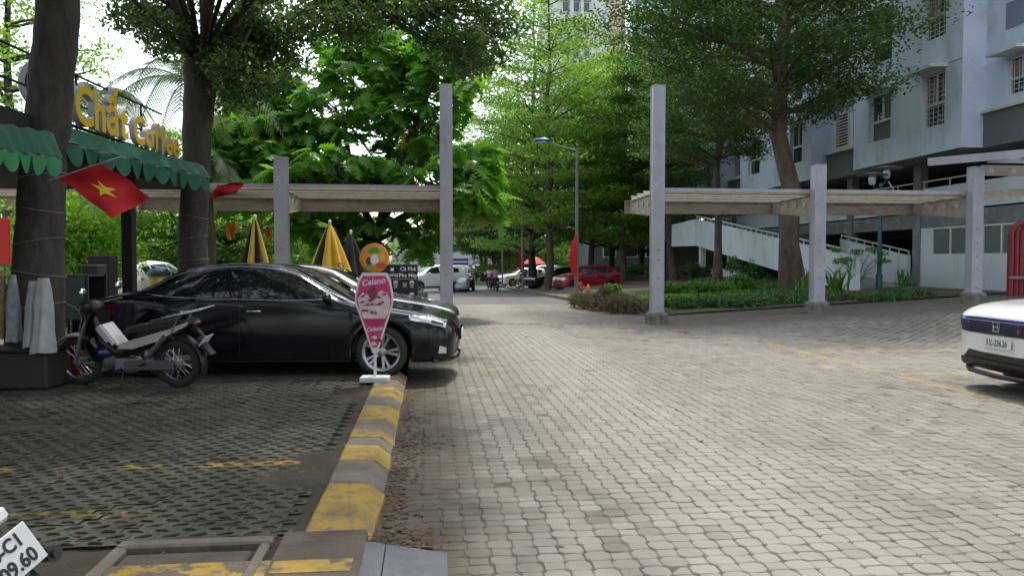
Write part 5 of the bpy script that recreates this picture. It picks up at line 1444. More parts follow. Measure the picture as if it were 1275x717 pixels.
# --- silver car beside it
P_sil = paint('silver_paint', (.30, .31, .32), metal=.6, rough=.25)
o2 = org + ly * 2.55 + fx * (-.05); o2.z = .06
sil, b2_ = car('hatchback', 'silver grey car mostly hidden beyond the black sedan', 'car', o2, hd, SEDAN, 4.4, 1.74, 1.44, (1.3, -1.3), .315, P_sil, 'sedan', False)
lights(sil, b2_)
# --- white crossover at the right edge
P_wht = paint('white_pearl_paint', (.80, .80, .80), rough=.18)
HRV = [(.5, .30, .50, .53, .62, .64, .56), (.495, .22, .535, .575, .80, .80, .70), (.48, .17, .565, .615, .90, .89, .78), (.44, .14, .60, .655, .97, .95, .84), (.36, .135, .625, .685, .995, .965, .86), (.29, .135, .64, .705, 1, .97, .85), (.265, .135, .645, .72, 1, .97, .83), (.18, .135, .65, .84, 1, .97, .76), (.08, .135, .655, .95, 1, .97, .70), (0, .135, .66, .99, 1, .965, .69), (-.12, .135, .67, 1, 1, .965, .68), (-.28, .135, .69, .97, 1, .955, .67), (-.39, .14, .70, .89, .99, .94, .67), (-.46, .15, .70, .76, .97, .92, .72), (-.49, .18, .62, .66, .92, .87, .74), (-.5, .26, .5, .54, .8, .78, .7)]
LH, WH, HH = 4.39, 1.79, 1.58
nose = Vector((6.52, 8.22, 0)); hh = R(180 - 4)
fx2 = Vector((math.cos(hh), math.sin(hh), 0))
oh = nose - fx2 * LH / 2
hon, bh = car('crossover', 'white crossover nosing in from the right edge with a dark blue mesh grille', 'car', oh, hh, HRV, LH, WH, HH, (1.28, -1.33), .345, P_wht, 'hatch', True, rim=M_['alloy'], clad=M_['black'])
mat_bgr = mk('blue_black_mesh', (.012, .014, .045), (.03, .035, .10), sc=60, rough=.3, lo=.45, hi=.55)
mat_band = mk('blue_chrome_band', (.10, .11, .38), rough=.12, metal=.6)
gr = bh.patch('grille', 'front', [(-.66, .70), (.66, .70)], [(-.80, .845), (.80, .845)], mat_bgr, hon, .012, 1, 26, 4)
bh.patch('grille_band', 'front', [(-.78, .85), (.78, .85)], [(-.80, .885), (.80, .885)], mat_band, hon, .016, 1, 26, 2)
bh.line('grille_edge', 'front', [(-.68, .695), (0, .69), (.68, .695)], .008, M_['chrome'], hon, side=1)
mb = MB()
for j in range(5):
    for i in range(29):
        y = -.66 + 1.32 * (i + .5 * (j % 2)) / 28; z_ = .715 + j * .029
        if abs(y) < .10: continue
        h0, _ = bh.hit('front', y, z_, 1)
        mb.lathe([(.012, 0), (.0165, 0), (.0165, .006), (.012, .006)], 6, Matrix.Translation(h0 + Vector((.013, 0, 0))) @ Matrix.Rotation(PI / 2, 4, 'Y'))
gmm = mk('mesh_bars', (.07, .075, .13), rough=.25, metal=.4)
mb.build('grille_mesh', gmm, gr, kind='stuff')
#'mesh_bars', (.07, .075, .13), rough=.25, metal=.4), gr)
e0_, _ = bh.hit('front', 0, .79, 1); em = MB()
ME = face(e0_ + Vector((.026, 0, 0)), (0, 1, 0))
for s in (-1, 1):
    em.add([ME @ Vector(v) for v in ((s * .036, -.036, 0), (s * .024, -.036, 0), (s * .030, .036, 0), (s * .043, .036, 0), (s * .036, -.036, .012), (s * .024, -.036, .012), (s * .030, .036, .012), (s * .043, .036, .012))], [(0, 1, 2, 3), (7, 6, 5, 4), (0, 4, 5, 1), (1, 5, 6, 2), (2, 6, 7, 3), (3, 7, 4, 0)])
em.box((0, 0, .006), (.056, .015, .011), ME)
rim_ = [(-.052, -.05), (.052, -.05), (.062, .052), (-.062, .052)]
for p, q in zip(rim_, rim_[1:] + rim_[:1]): em.bar(ME @ Vector((*p, .004)), ME @ Vector((*q, .004)), .009, .009)
em.build('emblem', M_['chrome'], hon)
h0, _ = bh.hit('front', .36, .76, 1); text('RS', .06, mk('red_badge', (.6, .03, .04), rough=.4), gr, face(h0 + Vector((.024, 0, 0)), (.35, 1, 0)), .004, 'badge_lettering')
h0, _ = bh.hit('front', 0, .60, 1)
plate(hon, face(h0 + Vector((.022, 0, 0)), (0, 1, 0), (-.12, 0, 1)), .50, .115, [('51L-236.26', 0, .098)], mk('plate_white', (.66, .66, .64), rough=.5))
bh.patch('lower_grille', 'front', [(-.72, .28), (.72, .28)], [(-.76, .385), (.76, .385)], M_['black'], hon, .012, 1, 20, 3)
sp_ = MB(); sp_.tube([(1.75, -.885, .245), (2.03, -.80, .235), (2.17, -.55, .23), (2.23, 0, .225), (2.17, .55, .23), (2.03, .80, .235), (1.75, .885, .245)], .03, 6); sp_.build('splitter', M_['black'], hon)
for s in (-1, 1):
    hl = bh.patch('headlight', 'side', [(2.08, .80), (1.78, .84)], [(2.07, .875), (1.74, .90)], M_['lamp'], hon, .006, s, 8, 3)
    bh.patch('headlight_core', 'side', [(2.03, .81), (1.84, .84)], [(2.03, .855), (1.84, .88)], M_['glass'], hl, .009, s, 6, 2)
    bh.line('bonnet_gap', 'top', [(2.0, s * .70), (1.2, s * .76)], .004, M_['black'], hon)
# --- red hatchback across the street
P_red = paint('red_paint', (.30, .008, .022), rough=.22)
def heading_cam(ax_, d): # heading given in the survey frame (right, ahead)
    v = Vector((ax_ * math.cos(TH) + d * math.sin(TH), -ax_ * math.sin(TH) + d * math.cos(TH))); return math.atan2(v.y, v.x)
def place(px, d, z=.0): p = PD(px, 326, d); return (p.x, p.y, z + rz(p.y))
rc, rb = car('hatchback', 'red hatchback parked beyond the lamp post with a red feather flag', 'car', place(730, 43.6, .06), heading_cam(-.90, -.43), HATCH, 3.66, 1.63, 1.50, (1.16, -1.18), .29, P_red, 'hatch', True, nx=60, clad=M_['black'])
lights(rc, rb, .52)
rr_m = MB()
for s in (-1, 1): rr_m.tube([(.4, s * .56, 1.46), (.3, s * .56, 1.52), (-1.1, s * .55, 1.52), (-1.2, s * .55, 1.46)], .016, 5)
rr_m.build('roof_rails', M_['alloy'], rc)
# --- other cars of the street
P_dk = paint('dark_grey_paint', (.012, .013, .016), rough=.15)
c_, b_1 = car('sedan', 'black sedan nosing toward the street between two slim trunks', 'car', place(692, 52, .08), heading_cam(-.86, -.5), SEDAN, 4.5, 1.76, 1.46, (1.35, -1.33), .32, P_dk, 'sedan', False); lights(c_, b_1)
c_, b_1 = car('hatchback', 'white hatchback parked left of the red parasol', 'car', place(650, 60, .08), heading_cam(-.9, -.43), HATCH, 3.9, 1.7, 1.48, (1.2, -1.25), .30, P_wht, 'hatch', False); lights(c_, b_1, .52)
c_, b_1 = car('van', 'silver minivan under the red parasol', 'van', place(670, 66, .08), heading_cam(-.9, -.43), HATCH, 4.5, 1.8, 1.75, (1.4, -1.4), .32, P_sil, 'hatch', False); lights(c_, b_1, .52)
c_, b_1 = car('van', 'grey van turned left at the far end of the street', 'van', place(603, 98, .0), heading_cam(-.88, -.47), VAN, 5.0, 1.9, 2.0, (1.6, -1.5), .33, P_sil, 'van', False); lights(c_, b_1, .45)
c_, b_1 = car('crossover', 'dark crossover behind the scooter riders at the far bend', 'car', place(634, 92, .0), heading_cam(-.9, -.43), HATCH, 4.3, 1.8, 1.6, (1.3, -1.3), .33, P_dk, 'hatch', False); lights(c_, b_1, .52)
c_, b_1 = car('crossover', 'white crossover with a roof sign, left of the tall left gate post', 'car', place(536, 45.5, .0), heading_cam(-.80, -.6), HATCH, 4.2, 1.8, 1.62, (1.28, -1.3), .33, P_wht, 'hatch', True, nx=60, clad=mk('navy_cladding', (.02, .03, .07), rough=.4)); lights(c_, b_1, .50)
mb = MB(); mb.box((.1, 0, 1.66), (.16, .42, .10), b=.02); mb.build('roof_sign', M_['white'], c_)
b_1.patch('front_bumper', 'front', [(-.72, .26), (.72, .26)], [(-.80, .56), (.80, .56)], mk('navy_bumper', (.02, .03, .075), rough=.35), c_, .006, 1, 12, 4)
c_, b_1 = car('sedan', 'black car just showing right of the covered car', 'car', place(574, 50, .0), heading_cam(.04, -1), HATCH, 4.3, 1.8, 1.68, (1.3, -1.3), .33, P_dk, 'hatch', False); lights(c_, b_1)
c_, b_1 = car('crossover', 'white car seen from behind in the park, left of the black sedan roof', 'car', place(181, 22, .06), heading_cam(.05, 1), HATCH, 4.2, 1.80, 1.52, (1.25, -1.3), .32, P_wht, 'hatch', False); lights(c_, b_1)
# car under a cover: the cloth falls to the ground over the same body shape
cv = thing('covered_car', 'car wrapped in a crumpled silver white cover, right of the tall left gate post', 'covered car', place(567, 47.5, .0), heading_cam(.02, -1))
bb = Body(HATCH, 3.9, 1.72, 1.42, (1.3, -1.3), .01, 50, 14); r = np.random.default_rng(3); V = bb.V.copy()
V[:, 2] = np.maximum(.12, V[:, 2] * 1.02); low = V[:, 2] < .75
for q in range(len(V)):
    x, y, z = V[q]; f = .018 * math.sin(x * 9 + z * 5) + .015 * math.sin(y * 11 - z * 7 + x * 3) + r.normal(0, .006); V[q] = (x * (1 + f * .4), y * (1.0 + f), max(.1, z + f * .6))
mb = MB(); mb.add([tuple(v) for v in V], bb.F, 0, True); mb.add([tuple(v) for v in V], bb.caps); mb.build('cover', mk('silver_cover', (.62, .65, .70), (.5, .53, .58), sc=6, rough=.38, metal=.35, bump=.6, bsc=14), cv)
sk = MB(); sk.box((0, 0, .2), (3.6, 1.5, .2), b=.05); sk.build('cover_hem', mk('blue_hem', (.03, .05, .14), rough=.7), cv)
for xa in (1.3, -1.3):
    for s in (-1, 1): wheel(cv, xa, s * .72, .31, .2, s, M_['alloy'], 5, True, False)
# blue lorry far off
tk = thing('lorry', 'blue lorry with a white roof edge beyond the covered car', 'lorry', place(568, 62, .0), heading_cam(.1, -1))
mb = MB(); mb.box((0, 0, 1.35), (1.5, 1.9, 1.5), b=.12); mb.build('cab', mk('lorry_blue', (.03, .07, .22), rough=.35), tk)
mb = MB(); mb.box((-2.6, 0, 1.55), (3.6, 2.0, 1.5), b=.03); mb.build('load_box', mk('lorry_box_blue', (.035, .08, .25), rough=.5), tk)
mb = MB(); mb.box((-2.6, 0, 2.34), (3.7, 2.06, .10)); mb.build('roof_edge', M_['white'], tk)
mb = MB(); mb.box((.755, 0, 1.65), (.02, 1.5, .6)); mb.build('windscreen', M_['glass'], tk)
for xa in (.2, -3.4):
    for s in (-1, 1): wheel(tk, xa, s * .85, .36, .22, s, M_['steel'], 6, False, False)
# ------------------------------------------------------------------ motorbikes
def underbone(name, label, M, col_m, side_m, plate_lines, rack=True, group=None, hero=True, MP=None, flap=True):
    """step-through motorbike; local x ahead, y left, z up; rear axle -.61, front axle .61"""
    t = thing(name, label, 'motorbike', (0, 0, 0), 0, group); t.matrix_world = M
    bk = M_['black']; r_ = .285
    for x, nm in ((.62, 'front_wheel'), (-.61, 'rear_wheel')):
        T = Matrix.Translation((x, 0, r_)) @ Matrix.Rotation(PI / 2, 4, 'X'); w = .034 if x > 0 else .041
        h = MB(); h.lathe([(.001, -.06), (.05, -.06), (.055, -.03), (.055, .03), (.05, .06), (.001, .06)], 14, T); o = h.build(nm, M_['steel'], t)
        ty = MB(); ty.lathe([(r_ - w * 1.3 + w * math.cos(a_) * 1.3, w * math.sin(a_)) for a_ in np.linspace(-2.6, 2.6, 11)], 36, T); ty.build('tyre', M_['rubber'], o)
        rm = MB(); rm.lathe([(r_ - w * 2.25, -.022), (r_ - w * 1.9, -.026), (r_ - w * 1.9, .026), (r_ - w * 2.25, .022)], 32, T); rm.build('rim', M_['alloy'], o)
        sp = MB()
        for k in range(18 if hero else 8):
            a_ = 2 * PI * k / (18 if hero else 8); e = .32 if k % 2 else -.32
            sp.tube([T @ Vector((.05 * math.cos(a_), .05 * math.sin(a_), .03 * (1 if k % 4 < 2 else -1))), T @ Vector(((r_ - w * 2.1) * math.cos(a_ + e), (r_ - w * 2.1) * math.sin(a_ + e), 0))], .0035, 4, cap=False)
        sp.build('spokes', M_['chrome'], o)
    def arcfender(nm, cx, R0, a0, a1, w, m, drop=.0):
        f = MB(); T = [(R0, -w), (R0 + .02, -w * .5), (R0 + .024, 0), (R0 + .02, w * .5), (R0, w)]; vs = []; N = 12
        for i in range(N + 1):
            a_ = a0 + (a1 - a0) * i / N
            for rr2, y in T: vs.append((cx + rr2 * math.cos(a_), y, r_ + rr2 * math.sin(a_)))
        f.add(vs, [(i * 5 + j, i * 5 + j + 1, (i + 1) * 5 + j + 1, (i + 1) * 5 + j) for i in range(N) for j in range(4)], 0, True); return f.build(nm, m, t)
    arcfender('front_fender', .62, .315, .15, 2.75, .062, col_m)
    arcfender('rear_fender', -.61, .33, 1.3, 3.5, .07, bk)
    fk = MB()
    for s in (-1, 1): fk.tube([(.62, s * .075, r_), (.53, s * .075, .56), (.44, s * .06, .78)], [.02, .022, .022], 8)
    fk.build('fork', M_['steel'], t)
    # body: leg shield, spine, engine, side panels, seat
    ls = MB(); sec = [(.36, .30, .10), (.40, .48, .17), (.40, .64, .185), (.37, .78, .16), (.33, .88, .12)]; vs = []
    for x, z, w in sec:
        for k in range(7):
            q = -1 + 2 * k / 6; vs.append((x + .11 * (1 - q * q) - .02, q * w, z))
    ls.add(vs, [(i * 7 + j, i * 7 + j + 1, (i + 1) * 7 + j + 1, (i + 1) * 7 + j) for i in range(4) for j in range(6)], 0, True)
    ls.add([(v[0] - .05, v[1] * .97, v[2]) for v in vs], [(i * 7 + j, (i + 1) * 7 + j, (i + 1) * 7 + j + 1, i * 7 + j + 1) for i in range(4) for j in range(6)], 0, True); ls.build('leg_shield', bk, t)
    spn = MB(); spn.tube([(.40, 0, .80), (.30, 0, .52), (.10, 0, .40), (-.12, 0, .46), (-.32, 0, .58)], [.05, .075, .075, .08, .09], 10); spn.build('frame_cover', bk, t)
    tk_ = MB(); tk_.ell((.29, 0, .40), (.15, .11, .09), 12, 8); tk_.build('lower_cover', mk('navy_cover_' + name, (.015, .015, .10), rough=.3, coat=.6), t)
    en = MB(); en.box((.0, 0, .26), (.26, .20, .17), b=.03); en.tube([(.10, 0, .29), (.26, 0, .31)], [.065, .06], 10)
    for k in range(5): en.lathe([(.085, -.006), (.085, .006)], 12, Matrix.Translation((.13 + .027 * k, 0, .30)) @ Matrix.Rotation(PI / 2, 4, 'Y'), cap=True)
    en.build('engine', M_['steel'], t)
    cc = MB(); cc.bar((-.02, .10, .27), (-.62, .10, .285), .03, .115, b=.012); cc.build('chain_case', mk('chain_case_' + name, (.10, .10, .10), rough=.4), t)
    ex = MB(); ex.tube([(.14, -.10, .22), (-.1, -.13, .2), (-.3, -.14, .24), (-.86, -.15, .34)], [.02, .022, .045, .05], 10); ex.build('exhaust', M_['steel'], t)
    for s in (-1, 1):
        sp_ = MB(); prof = [(.04, .47), (-.15, .47), (-.45, .56), (-.82, .74), (-.84, .79), (-.6, .70), (-.25, .60), (0, .53)]
        Mx = Matrix.Translation((0, s * .115 + .012, 0)) @ Matrix.Rotation(PI / 2, 4, 'X'); sp_.prism(prof, .024, Mx); sp_.build('side_panel', side_m, t)
        st_ = MB(); st_.tube([(-.30, s * .10, .36), (-.56, s * .115, .64)], [.028, .03], 8); st_.build('shock_absorber', M_['chrome'], t)
    tl = MB(); tl.prism([(-.2, .52), (-.62, .60), (-.86, .76), (-.84, .80), (-.55, .74), (-.2, .66)], .2, Matrix.Translation((0, .10, 0)) @ Matrix.Rotation(PI / 2, 4, 'X')); tl.build('tail_body', bk, t)
    se = MB(); ax_ = [(-.02, 0, .655), (-.15, 0, .70), (-.35, 0, .725), (-.55, 0, .765), (-.72, 0, .80)]; vs = []
    for (x, y, z), w in zip(ax_, (.07, .115, .125, .12, .085)):
        for k in range(9):
            q = -1 + 2 * k / 8; vs.append((x, q * w, z + .035 * (1 - q * q) - .04 * (abs(q) > .9)))
    se.add(vs, [(i * 9 + j, (i + 1) * 9 + j, (i + 1) * 9 + j + 1, i * 9 + j + 1) for i in range(4) for j in range(8)], 0, True); se.prism([(-.02, .62), (-.72, .74), (-.72, .80), (-.35, .72), (-.02, .66)], .18, Matrix.Translation((0, .09, 0)) @ Matrix.Rotation(PI / 2, 4, 'X')); se.build('seat', mk('seat_vinyl_' + name, (.015, .015, .016), rough=.55), t)
    hd_ = MB(); hd_.ell((.40, 0, .93), (.13, .13, .085), 14, 9); o = hd_.build('headlight_cowl', bk, t)
    hl = MB(); hl.ell((.475, 0, .915), (.065, .09, .055), 12, 8); hl.build('headlamp', M_['lamp'], o)
    hb = MB(); hb.tube([(.24, .33, .985), (.31, .18, .97), (.36, 0, .96), (.31, -.18, .97), (.24, -.33, .985)], .012, 8)
    for s in (-1, 1): hb.tube([(.245, s * .32, .984), (.30, s * .21, .972)], .019, 8); hb.tube([(.35, s * .30, .97), (.39, s * .18, .965)], .006, 5)
    hb.build('handlebar', bk, t)
    if hero:
        for y1 in (.16, -.16, .05):
            cbl = MB(); cbl.tube([(.31, y1, .97), (.45, y1 * .8, 1.0), (.50, y1 * .4, .86), (.42, y1 * .3, .66)], .006, 5, cap=False); cbl.build('cable', bk, t)
    for s in (-1, 1):
        m2 = MB(); m2.tube([(.30, s * .22, .975), (.27, s * .30, 1.10)], .006, 6); o = m2.build('mirror', bk, t)
        g = MB(); g.ell((.26, s * .31, 1.14), (.02, .062, .045), 12, 8); g.build('mirror_glass', M_['chrome'], o)
    ky = MB(); ky.tube([(.0, .10, .22), (-.03, .24, .015), (.03, .27, .012)], .011, 6); ky.build('side_stand', bk, t)
    fp = MB(); fp.tube([(.02, .25, .23), (.02, -.25, .23)], .014, 6); fp.tube([(-.28, .22, .3), (-.28, -.22, .3)], .012, 6); fp.build('foot_pegs', bk, t)
    tlm = MB(); tlm.box((-.875, 0, .745), (.05, .15, .07), b=.02); tlm.build('tail_light', M_['redlamp'], t)
    if rack:
        rk = MB(); e = [(-.42, .80), (-1.02, .93)]
        for s in (-1, 1): rk.tube([(-.36, s * .13, .76), (e[0][0], s * .15, e[0][1]), (e[1][0], s * .15, e[1][1])], .011, 6)
        for k in range(7):
            f = (k + .3) / 7; x, z = e[0][0] + (e[1][0] - e[0][0]) * f, e[0][1] + (e[1][1] - e[0][1]) * f; rk.tube([(x, -.15, z), (x, .15, z)], .008, 6)
        for y in (-.09, -.03, .03, .09): rk.tube([(e[0][0], y, e[0][1]), (e[1][0], y, e[1][1])], .006, 5)
        for s in (-1, 1): rk.tube([(-.75, s * .15, .87), (-.62, s * .12, .62)], .009, 6)
        rk.build('luggage_rack', M_['chrome'], t)
    MP = MP or face((-.975, 0, .56), (0, -1, 0), (-.62, 0, .78))
    pb = MB(); pb.bar((-.86, 0, .72), (-.97, 0, .58), .06, .012); pb.build('plate_bracket', bk, t)
    mf = MB()
    if flap: mf.prism([(-.90, .60), (-1.0, .47), (-1.06, .40), (-1.03, .40), (-.93, .50)], .11, Matrix.Translation((0, .055, 0)) @ Matrix.Rotation(PI / 2, 4, 'X')); mf.build('mudflap', M_['conc'] if False else mk('flap_' + name, (.02, .02, .02), rough=.6), t) if flap else None
    plate(t, MP, .19, .14, plate_lines)
    return t, MP
M_['ivory'] = mk('ivory_plastic', (.50, .50, .46), (.38, .38, .34), sc=5, rough=.4, coat=.4)
gm = PD(160, 326, 8.9); gm.z = ZL
Mm = Matrix.Translation((gm.x, gm.y, ZL)) @ Matrix.Rotation(R(180 - 14), 4, 'Z') @ Matrix.Rotation(R(-6), 4, 'X')
bike, _ = underbone('step_through_motorbike', 'black and white step through motorbike with a metal rack before the black sedan', Mm, M_['ivory'], M_['ivory'], [])
# papers tucked in the step-through of the bike
pk = MB(); Mk = Mm @ Matrix.Translation((.18, .02, .62)) @ Matrix.Rotation(R(38), 4, 'Y')
for k in range(5): pk.box((0.02 * k - .04, (k % 2) * .03, .02 * k - .03), (.03 + .01 * k, .2 - .02 * k, .30 - .03 * k), Mk, .004)
tag(pk.build('white_parcel', mk('white_plastic', (.55, .55, .56), rough=.45)), 'crumpled white plastic parcel tucked in the motorbike step', 'parcel')
# near bike at the lower left corner: only its plate reaches into the frame
fr_ = PD(11, 697, 2.36)
camR = Vector((math.cos(TH), -math.sin(TH), 0)); camF = Vector((math.sin(TH), math.cos(TH), 0)); Zv = Vector((0, 0, 1))
right = (camR * .34 + camF * .84 + Zv * .41).normalized(); upv = camR * -.393 + camF * -.283 + Zv * .906
MPw = face(fr_, right, upv)
MPl = face((-.985, 0, .52), (0, -1, 0), (0, 0, 1))
nb_, _ = underbone('step_through_motorbike', 'motorbike at the lower left corner showing only its plate and lamp', MPw @ MPl.inverted(), M_['steel'], M_['steel'], [('66-C1', .033, .062), ('109.60', -.033, .066)], rack=False, MP=MPl, flap=False)
# ------------------------------------------------------------------ people on scooters
def rider(label, M, shirt, trousers, skin, hair, seed):
    """one continuous seated body: pelvis root, spine, head, arms to the bars, legs to the footboard"""
    t = thing('person', label, 'person'); t.matrix_world = M
    J = {'pel': (-.05, 0, .80, .135), 'wai': (-.03, 0, .95, .125), 'che': (.03, 0, 1.14, .15), 'nek': (.06, 0, 1.31, .055), 'hed': (.10, 0, 1.42, .085), 'top': (.10, 0, 1.49, .075)}
    E = [('pel', 'wai'), ('wai', 'che'), ('che', 'nek'), ('nek', 'hed'), ('hed', 'top')]
    for s, n in ((1, 'l'), (-1, 'r')):
        J.update({'sh' + n: (.04, s * .17, 1.24, .06), 'el' + n: (.16, s * .26, 1.03, .045), 'wr' + n: (.36, s * .26, 1.0, .033), 'ha' + n: (.43, s * .26, 1.01, .035),
                  'hi' + n: (0, s * .10, .78, .10), 'kn' + n: (.36, s * .14, .72, .065), 'an' + n: (.26, s * .12, .34, .042), 'fo' + n: (.40, s * .12, .30, .038)})
        E += [('che', 'sh' + n), ('sh' + n, 'el' + n), ('el' + n, 'wr' + n), ('wr' + n, 'ha' + n), ('pel', 'hi' + n), ('hi' + n, 'kn' + n), ('kn' + n, 'an' + n), ('an' + n, 'fo' + n)]
    ks = list(J); me = bpy.data.meshes.new('body'); me.from_pydata([J[k][:3] for k in ks], [(ks.index(a_), ks.index(c)) for a_, c in E], [])
    o = bpy.data.objects.new('body', me); COL.objects.link(o)
    o.modifiers.new('s', 'SKIN'); o.modifiers.new('u', 'SUBSURF').levels = 1
    for i, k in enumerate(ks): me.skin_vertices[0].data[i].radius = (J[k][3], J[k][3])
    me.skin_vertices[0].data[0].use_root = True
    dg = bpy.context.evaluated_depsgraph_get(); m2 = bpy.data.meshes.new_from_object(o.evaluated_get(dg)); bpy.data.objects.remove(o)
    m2.materials.clear()
    for m in (shirt, trousers, skin): m2.materials.append(m)
    for p in m2.polygons:
        c = p.center; p.use_smooth = True
        p.material_index = 2 if (c.z > 1.30 or (c.x > .18 and c.z > .9) or c.z < .33) else (1 if c.z < .84 else 0)
    put('body', m2, t)
    h = MB(); h.ell((.085, 0, 1.47), (.115, .105, .095), 12, 8); h.build('hair', hair, t)
    return t
def scooter(label, M, m, group):
    t, _ = underbone('scooter', label, M, m, m, [], rack=False, group=group, hero=False); return t
sk = mk('skin', (.36, .20, .13), rough=.6); hr = mk('dark_hair', (.012, .01, .009), rough=.6); tr_ = mk('dark_trousers', (.03, .03, .035), rough=.8)
for lb, lb2, px, d, sh, k in (('rider in a pink shirt on a scooter going up the street', 'dark scooter under the rider in a pink shirt', 617, 48, mk('pink_shirt', (.62, .20, .25), rough=.8), 0), ('rider in a white shirt just ahead of the pink shirted rider', 'scooter under the rider in a white shirt', 609.5, 52, mk('white_shirt', (.62, .62, .62), rough=.8), 1)):
    p = place(px, d, .0); M = Matrix.Translation(p) @ Matrix.Rotation(R(90 + 4), 4, 'Z')
    scooter(lb2, M, mk('scooter_body_%d' % k, (.02, .02, .022) if k == 0 else (.25, .03, .03), rough=.35), 'scooters ridden along the street'); rider(lb, M, sh, tr_, sk, hr, k)
for px, d, lb in ((656, 52, 'parked scooter left of the slim trunk by the black sedan'), (660, 54, 'parked scooter just behind the nearer one beside the red feather flag')):
    p = place(px, d, .10); scooter(lb, Matrix.Translation(p) @ Matrix.Rotation(heading_cam(-.9, .3), 4, 'Z'), M_['steel'], 'scooters parked at the kerb')

for o_ in [q for q in nb_.children if q.name.startswith('exhaust')]: bpy.data.objects.remove(o_)
# clear lamp block and rubber bolts round the near plate
xb = MB(); xb.box((-.95, 0, .645), (.07, .16, .05), b=.012); xb.build('plate_lamp', M_['lamp'], nb_)
for y_ in (-.115, .115):
    xb = MB(); xb.tube([(-.90, y_, .44), (-.985, y_, .44)], .026, 12); xb.tube([(-.984, y_, .44), (-1.0, y_, .44)], .014, 10); xb.build('rubber_bolt', M_['black'], nb_)
# ------------------------------------------------------------------ cafe front
def charw(ch, size):
    cu = bpy.data.curves.new('t', 'FONT'); cu.body = ch; cu.size = size; o = bpy.data.objects.new('t', cu); COL.objects.link(o)
    me = bpy.data.meshes.new_from_object(o); xs = [v.co.x for v in me.vertices]; w = (min(xs), max(xs)); bpy.data.objects.remove(o); bpy.data.curves.remove(cu); bpy.data.meshes.remove(me); return w
def letters(body, size, mf, ms, parent, M, depth, gap, sx=1.0, name='letter', bold=.02):
    x = 0
    for ch in body:
        if ch == ' ': x += size * .3 * sx; continue
        a0, a1 = charw(ch, size)
        o = text(ch, size, mf, parent, M @ Matrix.Translation((x - a0 * sx, 0, 0)), depth, name, 'LEFT', sx=sx, off=bold)
        o.data.materials.append(ms); nz = M.to_3x3() @ Vector((0, 0, 1))
        for p in o.data.polygons: p.material_index = 0 if p.normal.dot(nz) > .7 else 1
        x += (a1 - a0) * sx + gap
    return x
M_['dark'] = mk('dark_board', (.018, .018, .02), rough=.7)
M_['lavwhite'] = mk('letter_side', (.52, .50, .58), rough=.6)
M_['letter'] = mk('letter_yellow', (.72, .48, .04), rough=.45)
cA, cB = PD(80, 160, 9.8), PD(236, 205, 14.0)
zs = (cA.z + cB.z) / 2
dirv = Vector((cB.x - cA.x, cB.y - cA.y, 0)); Ls = dirv.length; dirv.normalize(); nv = dirv.cross(Zv)   # nv points to the street
A0 = Vector((cA.x, cA.y, 0))
def cp(s, out, z): q = A0 + dirv * s + nv * out; return Vector((q.x, q.y, z))
cafe = thing('cafe_building', 'cafe front with dark fascia and terrace railing behind the green awning', 'cafe', (A0.x, A0.y, 0))
org_c = Vector((A0.x, A0.y, 0))
def cbox(name, s0, s1, o0, o1, z0, z1, m, parent=None, b=.0):
    mb = MB(); c = cp((s0 + s1) / 2, (o0 + o1) / 2, (z0 + z1) / 2) - (org_c if parent is not None else Vector((0, 0, 0))); mb.box(c, (s1 - s0, o1 - o0, z1 - z0), None, b, 0, math.atan2(dirv.y, dirv.x)); return mb.build(name, m, parent)
cbox('fascia', -4.2, Ls + .3, -.14, 0, zs - .42, zs, M_['dark'], cafe)
cbox('terrace_slab', -4.2, Ls + .25, -3.6, -.142, zs - .40, zs - .05, M_['dark'], cafe)
cbox('back_wall', -4.4, Ls - 2.2, -3.9, -3.62, .05, zs - .41, mk('cafe_wall', (.06, .055, .05), rough=.9), cafe)
for s in (-4.0, -.2, 2.2): cbox('pillar', s, s + .16, -.32, -.16, .05, zs - .41, M_['dark'], cafe)
for k in range(9):
    s = -4.0 + k * 1.05
    if s < Ls: cbox('railing_post', s, s + .025, -.5, -.475, zs - .05, zs + .95, M_['black'], cafe)
for z in (.92, .5): cbox('rail', -4.0, Ls, -.5, -.48, zs + z, zs + z + .025, M_['black'], cafe)
sg = thing('cafe_sign', 'raised yellow cafe lettering standing along the dark fascia above the awning', 'sign', tuple(cp(0, 0, zs)))
Mt = Matrix.Translation(cp(0.02, .10, zs + .27) - cp(0, 0, zs)) @ face((0, 0, 0), dirv).to_3x3().to_4x4()
w = letters('Chất', .70, M_['letter'], M_['lavwhite'], sg, Mt, .045, .07, .98)
Mt2 = Matrix.Translation(cp(w + .18, .10, zs + .23) - cp(0, 0, zs)) @ face((0, 0, 0), dirv).to_3x3().to_4x4()
w2 = letters('Coffee', .58, M_['letter'], M_['lavwhite'], sg, Mt2, .04, .06, .96)
br_ = MB(); c = cp(2.2, .07, zs + .012) - cp(0, 0, zs); br_.box(c, (4.8, .06, .024), None, 0, 0, math.atan2(dirv.y, dirv.x)); br_.build('base_rail', M_['black'], sg)
sm = thing('address_board', 'small yellow address lettering on the dark fascia under the big letters', 'sign', tuple(cp(0, 0, zs - .2)))
Ma = Matrix.Translation(cp(.95, .012, zs - .17) - cp(0, 0, zs - .2)) @ face((0, 0, 0), dirv).to_3x3().to_4x4()
mb = MB(); mb.box((0, 0, -.007), (2.1, .22, .01), Ma); mb.build('board', M_['dark'], sm)
text('3.007 Chung Cư', .17, M_['letter'], sm, Ma, .002, sx=.9, off=.004)
lg = thing('round_logo', 'pale round logo disc half hidden behind the big leaning trunk', 'sign', tuple(PD(60, 108, 10.6)))
Ml = face((0, 0, 0), dirv * .6 + camR * .4)
mb = MB(); mb.lathe([(.001, .03), (.36, .03), (.38, .015), (.38, -.03), (.001, -.03)], 36, Ml); mb.build('disc', M_['lavwhite'], lg)
